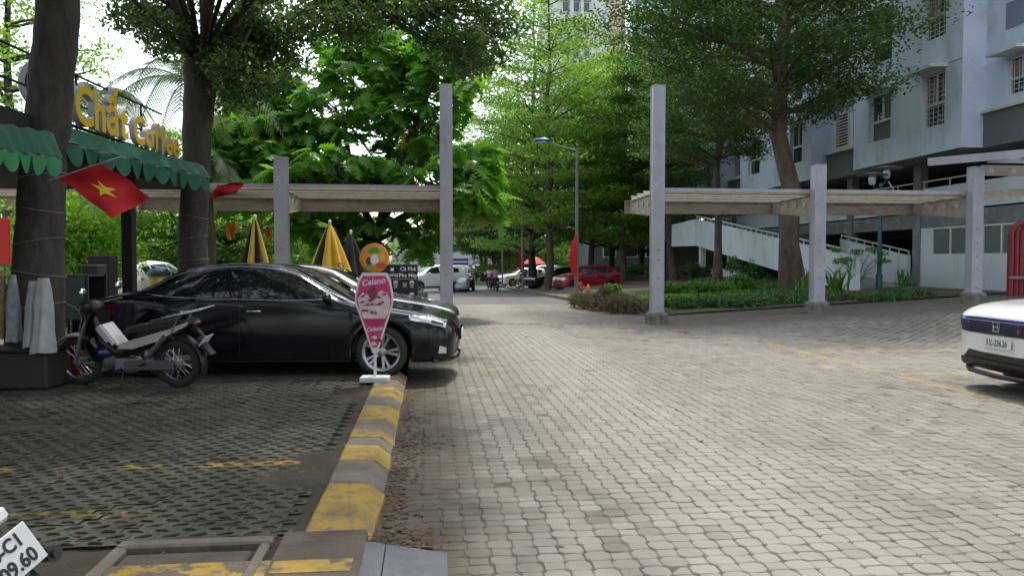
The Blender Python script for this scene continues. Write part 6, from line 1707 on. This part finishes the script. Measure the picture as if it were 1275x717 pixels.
mb = MB(); mb.lathe([(.315, .034), (.315, .040), (.295, .040), (.295, .034)], 36, Ml); mb.build('ring', M_['dark'], lg)
mb = MB(); mb.tube([Ml @ Vector((.2 * math.cos(a_) + .03, .24 * math.sin(a_), .036)) for a_ in np.linspace(2.0, 5.2, 12)], .01, 5); mb.build('emblem_curve', M_['dark'], lg)
# awnings: sloping cloth with a scalloped valance, each scallop a part
def awning(label, P0, P1, back, zt, drop, val, n, m, mv, band=.2):
    """P0..P1 front edge (ground line), back: vector to the wall, zt front height"""
    t = thing('awning', label, 'awning', (P0.x, P0.y, zt)); O = Vector((P0.x, P0.y, zt)); d = P1 - P0; L = d.length; d = Vector((d.x, d.y, 0)).normalized()
    N = 18; mb = MB(); vs = []
    for j in range(5):
        f = j / 4
        for i in range(N + 1):
            s = L * i / N; sag = -.035 * math.sin(PI * f) - .012 * math.sin(i * 2.1) * (1 - f) ; q = d * s + Vector((back.x, back.y, 0)) * f; vs.append((q.x, q.y, drop * f + sag))
    fs = [(j * (N + 1) + i, j * (N + 1) + i + 1, (j + 1) * (N + 1) + i + 1, (j + 1) * (N + 1) + i) for j in range(4) for i in range(N)]
    mb.add(vs, fs, 0, True); mb.add([(x, y, z - .006) for x, y, z in vs], [f[::-1] for f in fs], 0, True); mb.build('cloth', m, t)
    bar = MB(); bar.tube([(0, 0, -.02), d * L + Vector((0, 0, -.02))], .018, 7); bar.build('front_bar', M_['steel'], t)
    nn = d.cross(Zv); mb = MB(); vs = []; NB = 40
    for j in range(4):
        for i in range(NB + 1):
            q = d * (L * i / NB) + nn * (.03 + .025 * math.sin(i * 1.3 + j) * (1 - j / 4) - .10 * (j / 3)); vs.append((q.x, q.y, -.01 + band * j / 3 + .012 * math.sin(i * .9)))
    mb.add(vs, [(j * (NB + 1) + i, j * (NB + 1) + i + 1, (j + 1) * (NB + 1) + i + 1, (j + 1) * (NB + 1) + i) for j in range(3) for i in range(NB)], 0, True); mb.build('apron', m, t)
    for k in range(n):
        s0, s1 = L * k / n, L * (k + 1) / n; mb = MB(); vs = []; K = 8
        for j in range(4):
            for i in range(K + 1):
                u = i / K; s = s0 + (s1 - s0) * u; h = val * (.35 + .65 * math.sin(PI * u) ** .75); z = -.01 - h * j / 3; o = .035 * math.sin(k * 1.9 + u * 3) * j / 3 + .015
                q = d * s + nn * o; vs.append((q.x, q.y, z))
        mb.add(vs, [(j * (K + 1) + i, (j + 1) * (K + 1) + i, (j + 1) * (K + 1) + i + 1, j * (K + 1) + i + 1) for j in range(3) for i in range(K)], 0, True)
        mb.build('scallop', mv, t)
    return t
a0, a1 = PD(80, 174, 9.3), PD(259, 217, 13.2)
za = (a0.z + a1.z) / 2
awning('long dark green scalloped awning under the cafe letters', a0, a1, cp(0, .0, 0) - cp(0, 1.0, 0), za - .04, .16, .27, 11, M_['green'], M_['green'], .21)
l0, l1 = PD(-60, 176, 7.4), PD(74, 196, 8.5)
lz = (l0.z + l1.z) / 2
awning('brighter green scalloped awning at the left edge before the big trunk', l0, l1, cp(0, .0, 0) - cp(0, 1.6, 0), lz, .35, .22, 7, M_['green'], M_['fgreen'], .28)
# flags
def cloth_flag(label, C4, ncol, m, star=None, pole=None, amp=.03):
    """four corner points (left, top, right, bottom), rippled"""
    a_, b, c, d = [Vector(p) for p in C4]; o = a_.copy(); t = thing('flag', label, 'flag', tuple(o)); N = ncol; nrm = (b - a_).cross(d - a_).normalized()
    def pt(u, v): 
        q = a_ * (1 - u) * (1 - v) + b * u * (1 - v) + c * u * v + d * (1 - u) * v
        return q - o + nrm * (amp * math.sin(u * 7 + v * 4) * (.3 + v) + amp * .6 * math.sin(v * 9 - u * 3))
    for nm, e in (('cloth', 0),):
        mb = MB(); vs = [pt(i / N, j / N) for j in range(N + 1) for i in range(N + 1)]; w = N + 1
        mb.add(vs, [(j * w + i, j * w + i + 1, (j + 1) * w + i + 1, (j + 1) * w + i) for j in range(N) for i in range(N)], 0, True); mb.build(nm, m, t)
    if star:
        mb = MB(); vs = [pt(.5, .5)]; R_ = star
        for k in range(10):
            rr2 = R_ if k % 2 == 0 else R_ * .40; an = star_rot + 2 * PI * k / 10; vs.append(pt(.5 + rr2 * math.cos(an) * .62, .5 + rr2 * math.sin(an)))
        sgn = 1 if nrm.dot(C0 - o) > 0 else -1
        vs = [v + nrm * sgn * .012 for v in vs]
        mb.add(vs, [(0, 1 + k, 1 + (k + 1) % 10) for k in range(10)]); mb.build('star', mk('star_yellow', (.75, .55, .02), rough=.7), t)
    if pole:
        mb = MB(); mb.tube([Vector(p) - o for p in pole], .012, 6); mb.build('pole', M_['steel'], t)
    return t
star_rot = .3
cloth_flag('red flag with a yellow star hanging below the green awning', (PD(72, 223, 7.9), PD(126, 204, 7.7), PD(190, 244, 7.9), PD(140, 272, 7.8)), 14, M_['red'], .25, (PD(60, 226, 7.95), PD(126, 203.5, 7.71), PD(150, 196, 7.9)))
cloth_flag('small plain red flag flying at the end of the green awning', (PD(259, 249, 12.2), PD(273, 231, 12.1), PD(304, 225, 12.0), PD(296, 240, 12.1)), 10, M_['red'], None, (PD(240, 250, 12.3), PD(259, 249, 12.2), PD(273, 230, 12.1)), .05)
def banner(label, px0, px1, y0, y1, d):
    p = PD((px0 + px1) / 2, 326, d); q0, q1 = PD((px0 + px1) / 2, y0, d), PD((px0 + px1) / 2, y1, d); w = (px1 - px0) * d / 960
    t = thing('banner', label, 'banner', (p.x, p.y, .06), -TH); mb = MB(); mb.box((0, 0, (q0.z + q1.z) / 2 - .06), (w, .04, q0.z - q1.z), b=.008); mb.build('panel', mk('banner_red', (.75, .012, .012), rough=.55), t)
    mb = MB(); mb.tube([(0, .045, -.1), (0, .045, q0.z)], .02, 6); mb.build('pole', M_['steel'], t)
banner('narrow bright red banner at the left edge of the picture', -6, 13, 272, 329, 15)
banner('narrow bright red banner right of the forked trunk', 245, 257.5, 278, 334, 15.5)
# feather flags at the street
def feather(label, px, d, y0, y1, w):
    b_ = PD(px, 326, d); zt_, zb_ = PD(px, y0, d).z, PD(px, y1, d).z; t = thing('feather_flag', label, 'flag', (b_.x, b_.y, .1 + rz(b_.y)), -TH, 'red feather flags along the kerb'); h = zt_ - .1 - rz(b_.y); lo = zb_ - .1 - rz(b_.y)
    mb = MB(); ax_ = [(w * .55, 0, 0), (w * .5, 0, lo), (w * .45, 0, lo + (h - lo) * .6), (w * .5, 0, h)]; mb.tube(ax_, [.022, .018, .014, .01], 6); mb.build('pole', M_['steel'], t)
    mb = MB(); vs = []; N = 12
    for i in range(N + 1):
        f = i / N; z = lo + (h - lo) * f; wd = w * (math.sin(PI * (.12 + .86 * f)) ** .7); x1 = w * .45
        for q in (0, .5, 1): vs.append((x1 - wd * q, .05 * math.sin(f * 6 + q * 2), z + .05 * q * (1 - f)))
    mb.add(vs, [(i * 3 + j, i * 3 + j + 1, (i + 1) * 3 + j + 1, (i + 1) * 3 + j) for i in range(N) for j in range(2)], 0, True); mb.build('sail', M_['red'], t)
feather('red feather flag tied beside the street lamp pole', 714.5, 28.6, 292, 345, .30)
feather('smaller red feather flag farther up the street by the parked scooters', 649, 50, 306, 340, .38)
# ------------------------------------------------------------------ closed parasols, menu board, ice cream sign
M_['pyel'] = mk('parasol_yellow', (.66, .40, .02), (.58, .34, .02), sc=4, rough=.7); M_['pblk'] = mk('parasol_black', (.012, .012, .014), rough=.8)
def parasol(label, px, d, ytop, ybot, wbot, pat, writing=True, rz=0):
    p = PD(px, 326, d); zt_, zb_ = PD(px, ytop, d).z, PD(px, ybot, d).z; t = thing('closed_parasol', label, 'parasol', (p.x, p.y, .06), -TH + rz, 'closed cafe parasols')
    n = 8; H_ = zt_ - .06; lo = zb_ - .06
    for k in range(n):
        mb = MB(); vs = []; N = 8; K = 6
        for i in range(N + 1):
            f = i / N; z = H_ + (lo - H_) * f; R_ = .03 + wbot * f ** .85
            for q in range(K + 1):
                u = q / K; an = 2 * PI * (k + u) / n + PI / 2; rr2 = R_ * (1 - .30 * abs(2 * u - 1) ** 1.5 * min(1, f * 3)); vs.append((rr2 * math.cos(an), rr2 * math.sin(an), z + (.05 * (abs(2 * u - 1)) if i == N else 0)))
        mb.add(vs, [(i * (K + 1) + q, (i + 1) * (K + 1) + q, (i + 1) * (K + 1) + q + 1, i * (K + 1) + q + 1) for i in range(N) for q in range(K)], 0, True)
        mb.build('canopy_panel', M_['pyel'] if pat[k % len(pat)] == 'y' else M_['pblk'], t)
    mb = MB(); mb.tube([(0, 0, -.05), (0, 0, H_ + .04)], .025, 8); mb.ell((0, 0, H_ + .06), (.035, .035, .05)); mb.build('pole', M_['white'], t)
    mb = MB(); mb.lathe([(.001, .08), (.2, .08), (.25, .0), (.25, -.05), (.001, -.05)], 20); mb.build('base', M_['conc'], t)
    if writing:
        k = writing - 1; an = 2 * PI * (k + .5) / n + PI / 2; R_ = .03 + wbot * .80 ** .85; z = H_ + (lo - H_) * .80
        o = Vector((math.cos(an), math.sin(an), 0)); sl = (H_ - lo) / wbot
        M = face(o * (R_ + .012) + Vector((0, 0, z)), Zv.cross(o), Vector((-o.x, -o.y, sl)))
        rg = MB(); rg.lathe([(.05, 0), (.068, 0), (.068, .004), (.05, .004)], 20, M @ Matrix.Translation((0, .13, 0))); rg.build('ring_mark', M_['pblk'], t)
        text('ANV', .10, M_['pblk'], t, M @ Matrix.Translation((0, -.03, .002)), .001, 'lettering', sx=.9, off=.003)
    return t
parasol('closed black and yellow cafe parasol left of the short grey post', 318, 15.5, 274, 345, .33, 'by', 5, R(15))
parasol('closed mostly yellow cafe parasol with a ring mark behind the sedan windscreen', 411, 16.5, 280, 352, .52, 'yyby', 5, R(22))
parasol('closed dark cafe parasol behind the yellow one', 437, 18.2, 292, 345, .42, 'bb', 0)
# coffee menu board
bd_ = PD(497, 350, 16.2); t = thing('menu_board', 'black coffee menu board with white lettering behind the ice cream sign', 'menu board', (bd_.x, bd_.y, .06), -TH)
zt_, zb_ = PD(497, 329, 16.2).z - .06, PD(497, 382, 16.2).z - .06
mb = MB(); mb.box((0, 0, (zt_ + zb_) / 2), (.78, .04, zt_ - zb_), b=.008); mb.build('board', mk('menu_black', (.012, .012, .014), rough=.45), t)
mb = MB()
for s in (-1, 1): mb.bar((s * .3, .02, 0), (s * .3, .02, zb_ + .1), .04, .04); mb.bar((s * .3, .4, 0), (s * .3, .03, zt_ - .1), .03, .03)
mb.build('stand', M_['black'], t)
F = face((0, -.0225, 0), (1, 0, 0))
wt_ = mk('menu_white', (.75, .75, .75), rough=.6)
for s_, x, y, z in (('Cà Phê', .19, zt_ - .10, .115), ('Pha Máy', .19, zt_ - .235, .115), ('COFFEE', -.16, zt_ - .235, .085)): text(s_, z, wt_, t, F @ Matrix.Translation((x, y, 0)), .001, off=.002)
mb = MB(); mb.lathe([(.001, .002), (.04, .002)], 12, F @ Matrix.Translation((-.14, zt_ - .11, 0))); mb.build('cup_mark', wt_, t)
mb = MB(); mb.box((0, -.0225, zt_ - .31), (.74, .002, .006)); mb.build('rule', wt_, t)
for x, y, m in ((-.07, .43, (.35, .3, .28)), (.27, .43, (.30, .28, .27)), (-.07, .68, (.22, .2, .2)), (.27, .68, (.55, .16, .03))):
    mb = MB(); mb.prism([(-.035, -.07), (.035, -.07), (.05, .05), (-.05, .05)], .002, F @ Matrix.Translation((x, zt_ - y, 0))); o = mb.build('cup_picture', mk('cup_print', m, rough=.6), t)
    mb = MB(); mb.prism([(.052 * math.cos(q), .05 + .04 * math.sin(q)) for q in np.linspace(0, PI, 8)], .0015, F @ Matrix.Translation((x, zt_ - y, 0))); mb.build('cup_lid', wt_, o)
    mb = MB()
    for k, (a_, c) in enumerate(((.10, .03), (.07, .0), (.085, -.035))): mb.box((x - .15, 0, 0), (a_, .012, .0015), F @ Matrix.Translation((0, zt_ - y + c, 0)))
    mb.build('menu_lines', wt_ if y < .5 else mk('menu_orange', (.7, .3, .05), rough=.6), t)
# ice cream pavement sign
cb = G(467, 476, ZL + .005); t = thing('ice_cream_sign', 'pink tapering ice cream sign with a round orange top standing at the kerb end', 'sign', (cb.x, cb.y, ZL + .012), -TH)
p_ = lambda px, py: ((px - 467) * cb.length / 960 * 1.0, 0)
k_ = 960 / (proj((cb.x, cb.y, .5))[2])
Yp = lambda py: (477 - py) / k_
mb = MB(); mb.box((0, 0, .035), (.34, .20, .07), b=.012); mb.build('base', mk('sign_base', (.62, .62, .60), (.5, .5, .48), sc=8, rough=.6), t)
mb = MB(); mb.box((0, .012, .22), (.03, .02, .34)); mb.build('stem', M_['white'], t)
F = face((0, -.0, 0), (1, 0, 0))
S = lambda pts, dx=0: [((x - 467) / k_, Yp(y)) for x, y in pts]
out = S([(452, 341), (482, 341), (487, 350), (490, 368), (490, 380), (485, 396), (470, 441), (464, 441), (449, 396), (443, 380), (443, 368), (447, 350)])
inn = S([(453, 345), (481, 345), (485, 353), (488, 369), (488, 379), (483, 395), (470, 434), (464, 434), (451, 395), (445, 379), (445, 369), (449, 353)])
mb = MB(); mb.prism(out, .02, F, z0=-.012); bo = mb.build('board', M_['white'], t)
mb = MB(); mb.prism(inn, .003, F, z0=.008); mb.build('pink_print', mk('sign_pink', (.62, .03, .17), (.55, .04, .2), sc=4, rough=.45), bo)
pr = lambda pts, m, z, nm: (lambda q: (q.prism(S(pts), .0015, F, z0=z), q.build(nm, m, bo))[1])(MB())
mC, mK, mD = mk('sign_cream', (.75, .62, .62), (.62, .42, .45), sc=16, rough=.5), mk('sign_choc', (.16, .03, .06), (.26, .06, .10), sc=30, rough=.5), mk('sign_darkpink', (.42, .02, .13), rough=.5)
rr = random.Random(5)
pr([(446, 374), (452, 366), (460, 364), (468, 367), (476, 363), (483, 367), (487, 375), (484, 392), (478, 400), (466, 403), (455, 400), (449, 390)], mC, .0112, 'cream_print')
for k in range(26):
    x, y = 451 + 3.2 * (k % 10) + 2 * rr.random(), 366 + 9.5 * (k // 10) + 6 * rr.random(); a_ = rr.uniform(0, 3.1); l_ = rr.uniform(3, 5.5); w_ = rr.uniform(1.0, 2.0); dx, dy = math.cos(a_), math.sin(a_)
    pr([(x - dx * l_, y - dy * l_ * .7), (x - dy * w_, y + dx * w_), (x + dx * l_ * .8, y + dy * l_ * .5), (x + dy * w_ * 1.2, y - dx * w_)], (mK, mD, mK, mC)[k % 4], .0130 + .0004 * k, 'chocolate_print')
pr([(466, 357), (472, 364), (469, 372), (465, 376), (461, 371), (459, 364)], mK, .026, 'chocolate_print')
pr([(453, 398), (482, 398), (478, 404), (467, 407), (457, 404)], mD, .0118, 'cup_print')
for k in range(5): 
    x, y = 461 + 12 * rr.random(), 417 + 12 * rr.random(); pr([(x - 4, y), (x, y - 3), (x + 4, y + 1), (x, y + 3)], (mC, mK)[k % 2], .0125 + .0003 * k, 'chocolate_print')
text('Celano', 10.3 / k_, M_['white'], bo, F @ Matrix.Translation((-.012, Yp(352.5), .013)) @ Matrix.Rotation(R(8), 4, 'Z'), .001, ital=.25, off=.002)
text('Celano', 7.2 / k_, M_['white'], bo, F @ Matrix.Translation((-.006, Yp(411), .0145)) @ Matrix.Rotation(R(8), 4, 'Z'), .001, ital=.25, off=.0015)
cy_ = Yp(323); Rr = 18.3 / k_
mb = MB(); mb.lathe([(.001, .012), (Rr - .008, .012), (Rr, .006), (Rr, -.006), (.001, -.008)], 40, F @ Matrix.Translation((0, cy_, 0))); dk_ = mb.build('round_top', mk('sign_orange_edge', (.72, .22, .03), rough=.4), t)
mb = MB(); mb.lathe([(.001, .0135), (Rr * .78, .0135)], 36, F @ Matrix.Translation((0, cy_, 0))); mb.build('orange_print', mk('sign_orange', (.75, .36, .03), (.72, .20, .03), sc=5, rough=.4), dk_)
gP = mk('print_green', (.05, .32, .04), rough=.5)
for k, (x, y, w_) in enumerate(((0, .45, .95), (.02, .62, .6))):
    mb = MB(); pts = [(x * Rr + w_ * Rr * .5 * math.cos(q), y * Rr + .14 * Rr * math.sin(q) * (.8 if math.sin(q) > 0 else 1)) for q in np.linspace(0, 2 * PI, 14)[:-1]]; mb.prism(pts, .0015, F @ Matrix.Translation((0, cy_, .0145 + .002 * k))); mb.build('green_print', gP, dk_)
for k, (x, y, rx, ry, m) in enumerate(((-.32, -.22, .24, .3, (.10, .05, .02)), (.05, -.12, .3, .38, (.72, .68, .6)), (.45, -.5, .42, .2, (.62, .08, .03)), (-.28, -.62, .26, .18, (.10, .4, .05)), (.55, 0, .2, .24, (.7, .5, .05)))):
    mb = MB(); mb.prism([(x * Rr + rx * Rr * math.cos(q), y * Rr + ry * Rr * math.sin(q)) for q in np.linspace(0, 2 * PI, 13)[:-1]], .0012, F @ Matrix.Translation((0, cy_, .0150 + .0013 * k))); mb.build('scoop_print', mk('scoop_print', m, rough=.5), dk_)
# ------------------------------------------------------------------ street furniture
lp = G(718, 373, .1)
t = thing('street_lamp', 'tall street lamp with a blue head on a long arm over the street', 'street lamp', (lp.x, lp.y, .08), -TH); hz = PD(718, 187, proj(lp)[2]).z - .08
kk = proj(lp)[2] / 960
mb = MB(); mb.tube([(0, 0, .1), (0, 0, hz * .5), (0, 0, hz)], [.085, .065, .045], 12); mb.build('pole', M_['steel'], t)
mb = MB(); mb.box((0, 0, .06), (.40, .40, .26), b=.03); mb.build('footing', M_['conc'], t)
mb = MB(); mb.tube([(0, 0, hz - .05), (-.45, 0, hz + .06), (-34 * kk, 0, hz + 8.5 * kk)], [.03, .025, .022], 8); mb.build('arm', M_['steel'], t)
mb = MB(); mb.ell((-43 * kk, 0, hz + 11 * kk), (10.5 * kk, .13, .085), 16, 8, M=None); mb.build('lamp_head', mk('lamp_blue', (.02, .10, .52), rough=.3), t)
mb = MB(); mb.ell((-43 * kk, 0, hz + 11 * kk - .05), (8 * kk, .10, .055), 14, 6); mb.build('lamp_glass', M_['lamp'], t)
def slim_pole(label, px, d, ytop, group=None):
    p = PD(px, 326, d); t = thing('lamp_pole', label, 'pole', (p.x, p.y, .05 + rz(p.y))); h = PD(px, ytop, d).z - .05 - rz(p.y); mb = MB(); mb.tube([(0, 0, 0), (0, 0, h)], [.07, .045], 8); mb.build('pole', M_['steel'], t)
    mb = MB(); mb.box((0, 0, .1), (.22, .22, .2), b=.02); mb.build('foot', M_['conc'], t)
slim_pole('thin pole standing right of the scooter riders', 625.5, 58, 268)
slim_pole('thin grey pole by the farther feather flag', 650.5, 46, 262)
hp = G(724, 373, .1); hp = place(723, 33, .1)
t = thing('fire_hydrant', 'red fire hydrant at the foot of the street lamp', 'hydrant', hp); mr = mk('hydrant_red', (.45, .02, .02), rough=.45)
mb = MB(); mb.lathe([(.001, 0), (.16, 0), (.16, .05), (.10, .06), (.095, .40), (.12, .42), (.12, .46), (.10, .56), (.04, .62), (.04, .66), (.001, .66)], 16); mb.build('barrel', mr, t)
for s in (-1, 1): mb = MB(); mb.tube([(s * .08, 0, .38), (s * .17, 0, .38)], .05, 10); mb.build('outlet', mr, t)
mb = MB(); mb.tube([(0, -.08, .40), (0, -.17, .40)], .06, 10); mb.build('outlet', M_['orangelamp'], t)
hp = place(732.5, 31, .06); t = thing('traffic_cone', 'orange and yellow traffic cone right of the hydrant', 'cone', hp)
mb = MB(); mb.box((0, 0, .02), (.36, .36, .04), b=.01); mb.build('base', mk('cone_yellow', (.7, .5, .03), rough=.6), t)
mb = MB(); mb.lathe([(.14, .04), (.10, .26)], 16); mb.build('yellow_band', mk('cone_band', (.75, .52, .04), rough=.6), t)
mb = MB(); mb.lathe([(.10, .262), (.03, .60), (.001, .60)], 16); mb.build('cone', mk('cone_orange', (.65, .12, .02), rough=.6), t)
up_ = place(665, 62, .1); t = thing('parasol', 'open red parasol above the silver minivan', 'parasol', up_)
zt_ = PD(665, 319, 62).z - up_[2]; n = 8; R_ = 15 * 62 / 960
for k in range(n):
    mb = MB(); a_, c = 2 * PI * k / n, 2 * PI * (k + 1) / n; vs = [(0, 0, zt_)]; 
    ring = [(R_ * f * math.cos(q), R_ * f * math.sin(q), zt_ - .62 * f ** 1.7) for f in (.5, 1) for q in (a_, (a_ + c) / 2, c)]; vs += ring
    mb.add(vs, [(0, 1, 2), (0, 2, 3), (1, 4, 5, 2), (2, 5, 6, 3)]); mb.build('canopy_panel', mk('parasol_red', (.55, .04, .06), rough=.7) if k % 2 else mk('parasol_red2', (.62, .08, .09), rough=.7), t)
mb = MB(); mb.tube([(0, 0, -.05), (0, 0, zt_)], .025, 6); mb.build('pole', M_['steel'], t)
# green lantern post in the garden
lq = PD(1095, 326, 27.0); gzv = gz(lq.x, lq.y); t = thing('lantern_post', 'green post with two broad disc lanterns before the ground floor windows', 'lantern', (lq.x, lq.y, gzv), -TH); mgp = mk('post_green', (.02, .085, .085), rough=.45)
h = PD(1095, 214, 27).z - gzv; kk = 27 / 960
mb = MB(); mb.tube([(0, 0, -.05), (0, 0, .5), (0, 0, .52), (0, 0, h - .4)], [.11, .11, .075, .06], 12); mb.build('pole', mgp, t)
for dx, dz in ((-.30, -.10), (.20, .12)):
    mb = MB(); mb.lathe([(.001, h + dz + .08), (.18, h + dz + .05), (.52, h + dz - .02), (.52, h + dz - .035), (.1, h + dz - .0)], 24, Matrix.Translation((dx, 0, 0))); o = mb.build('lamp_shade', M_['steel'], t)
    mb = MB(); mb.lathe([(.10, h + dz), (.13, h + dz - .16), (.11, h + dz - .34), (.05, h + dz - .38)], 14, Matrix.Translation((dx, 0, 0))); mb.build('lamp_globe', M_['lamp'], o)
    mb = MB(); mb.tube([(0, 0, h - .55), (dx * .7, 0, h + dz - .5), (dx, 0, h + dz - .36)], .025, 6); mb.build('bracket', mgp, o)
mb = MB(); mb.tube([(.24, -.05, h - .35), (.44, -.1, h - .72)], .022, 6); mb.build('loose_tube', M_['white'], t)
pb_ = G(533, 386, .04); t = thing('stone_block', 'rough concrete block beside the foot of the tall left gate post', 'block', (pb_.x, pb_.y, .05)); mb = MB(); mb.box((0, 0, .16), (.5, .4, .36), b=.05); mb.build('block', M_['conc'], t); mb = MB(); mb.box((-.22, .3, .30), (.45, .35, .5), b=.05); mb.build('block', M_['conc'], t)
# ------------------------------------------------------------------ things around the foot of the big trunk
def sackmesh(name, label, cat, px0, px1, y0, y1, d, m, seed, legs=False, dep=.16):
    c = PD((px0 + px1) / 2, (y0 + y1) / 2, d); w, h = (px1 - px0) * d / 960, (y1 - y0) * d / 960; t = thing(name, label, cat, tuple(c), -TH); mb = MB(); nu, nv = 22, 18; vs = []; rr = random.Random(seed)
    for j in range(nv + 1):
        f = j / nv; z = h / 2 - h * f; wd = w / 2 * (.55 + .45 * min(1, f * 2.4) ** .7) * (1 + .08 * math.sin(f * 7 + seed)) * (1 - .10 * math.sin(f * 3.1) ** 2)
        for i in range(nu):
            a_ = 2 * PI * i / nu; fold = 1 + .16 * math.sin(a_ * 5 + seed) * min(1, f * 2 + .15) + .07 * math.sin(a_ * 9 + f * 9 + seed); vs.append((wd * math.cos(a_) * fold, dep * (.3 + .7 * f) * math.sin(a_) * fold, z + .02 * f * math.sin(a_ * 3 + f * 6) - (.012 * (1 + math.sin(a_ * 3)) if j == nv else 0)))
    fs = [(j * nu + i, (j + 1) * nu + i, (j + 1) * nu + (i + 1) % nu, j * nu + (i + 1) % nu) for j in range(nv) for i in range(nu)]
    mb.add(vs, fs, 0, True); mb.add(vs[-nu:], [tuple(range(nu))[::-1]]); mb.build('sack', m, t); return t
mws = mk('white_sack', (.46, .46, .45), (.34, .34, .34), sc=8, rough=.8, bump=.5, bsc=22)
t_ = sackmesh('white_sack', 'white plastic sack hanging on the big trunk above the front wheel', 'sack', 34, 52, 350, 430, 8.75, mws, 2)
o_ = sackmesh('loose_lobe', 'x', 'sack', 44, 66, 346, 437, 8.68, mws, 7); ch_ = o_.children[0]; ch_.name = 'sack_flap'; ch_.parent = t_; ch_.location = t_.matrix_basis.inverted() @ o_.location; bpy.data.objects.remove(o_)
sackmesh('white_sack', 'crinkled pale bundle hanging left of the white sack', 'sack', 8, 24, 342, 424, 8.7, mk('pale_bundle', (.30, .32, .34), (.16, .18, .2), sc=14, rough=.8, bump=.6, bsc=22), 4, dep=.1)
sackmesh('white_sack', 'floral yellow bundle hanging at the left picture edge', 'sack', -10, 9, 336, 420, 8.7, mk('floral_cloth', (.30, .22, .06), (.08, .06, .05), sc=26, rough=.9, c3=(.35, .3, .25), sc3=30), 5, dep=.1)
cx_ = PD(20, 455, 8.9); t = thing('low_counter', 'dark low counter box beneath the hanging sacks', 'counter', (cx_.x, cx_.y, ZL), -TH); mb = MB(); mb.box((0, 0, .22), (1.0, .5, .42), b=.02); mb.build('box', mk('counter_wood', (.035, .028, .022), rough=.8), t); mb = MB(); mb.box((0, -.01, .445), (1.06, .56, .03), b=.01); mb.build('top', M_['dark'], t)
cx_ = PD(80, 470, 9.3); t = thing('basin', 'red plastic basin behind the front wheel of the motorbike', 'basin', (cx_.x, cx_.y, ZL + .22), -TH); mb = MB(); M = Matrix.Rotation(R(75), 4, 'X'); mb.lathe([(.001, -.08), (.19, -.08), (.26, .06), (.275, .06), (.27, .075), (.25, .07), (.18, -.065), (.001, -.065)], 24, M); mb.build('bowl', mk('basin_red', (.40, .015, .015), rough=.4), t)
# glass drinks cabinet, wire chair and stools in the shade behind
cx_ = PD(97, 380, 11.2); t = thing('drinks_cabinet', 'dim glass fronted drinks cabinet right of the big trunk', 'cabinet', (cx_.x, cx_.y, .06), -TH)
mb = MB()
for x in (-.28, .28):
    for y in (-.25, .25): mb.box((x, y, .65), (.03, .03, 1.3))
for z in (.03, .66, 1.28): mb.box((0, 0, z), (.53, .47, .025))
mb.build('frame', mk('cabinet_metal', (.10, .10, .10), rough=.4, metal=.5), t)
mb = MB(); mb.box((0, -.262, .97), (.5, .006, .6)); mb.build('pane', mat_green, t); mb = MB(); mb.box((0, .262, .65), (.5, .006, 1.25)); mb.build('back', M_['dark'], t)
cx_ = PD(78, 420, 10.4); t = thing('wire_chair', 'wire backed metal chair in the shade behind the motorbike', 'chair', (cx_.x, cx_.y, .06), -TH + .5)
mc = M_['steel']
for sx in (-1, 1):
    for sy in (-1, 1): mb = MB(); mb.tube([(sx * .2, sy * .2, 0), (sx * .17, sy * .17, .45)], .012, 6); mb.build('leg', mc, t)
mb = MB(); mb.lathe([(.001, .47), (.2, .47), (.21, .45), (.2, .44), (.001, .44)], 20); mb.build('seat', M_['dark'], t)
mb = MB(); mb.tube([(-.18, .18, .45)] + [(.22 * math.cos(a_), .2, .68 + .22 * math.sin(a_)) for a_ in np.linspace(PI, 0, 12)] + [(.18, .18, .45)], .011, 6)
for x in (-.1, 0, .1): mb.tube([(x, .19, .45), (x * 1.1, .2, .68 + math.sqrt(max(0, .0484 - x * x)))], .006, 5)
mb.build('backrest', mc, t)
cx_ = PD(140, 345, 14.5)
# partition panels and a yellow bin by the parked white car
for lb, px, d, w, h, m in (('dark panel standing beside the dark pergola post', 128, 15.5, .42, 1.6, M_['dark']), ('dark narrow cabinet between the lime bush and the pergola post', 117, 14.5, .3, 1.42, mk('cab_dark', (.04, .038, .036), rough=.7))):
    p = PD(px, 326, d); t = thing('partition_panel', lb, 'panel', (p.x, p.y, .06), -TH); mb = MB(); mb.box((0, 0, h / 2), (w, .35, h), b=.01); mb.build('panel', m, t); mb = MB(); mb.box((0, -.18, h * .55), (.03, .015, .14), b=.004); mb.build('handle', M_['steel'], t)
p = PD(198, 326, 19.5); t = thing('bin', 'yellow topped bin beside the rear of the white car in the park', 'bin', (p.x, p.y, .06), -TH); mb = MB(); mb.lathe([(.001, 0), (.22, 0), (.27, 1.15), (.001, 1.15)], 18); mb.build('body', mk('bin_yellow', (.36, .30, .03), rough=.5), t); mb = MB(); mb.lathe([(.28, 1.12), (.28, 1.2), (.2, 1.3), (.001, 1.32)], 18); mb.build('lid', mk('bin_lid', (.03, .05, .12), rough=.5), t)
# string of glimpsed cottages' fence beyond the park
t = thing('park_fence', 'low pale picket fence glimpsed across the park behind the parasols', 'fence', place(350, 43, .05), -TH)
for k in range(44):
    mb = MB(); mb.box((-9 + .3 * k, 0, .55), (.10, .03, 1.1)); mb.build('picket', mat_fence if False else M_['conc'], t)
for z in (.35, .85): mb = MB(); mb.box((-2.5, .03, z), (13.2, .03, .08)); mb.build('rail', M_['conc'], t)
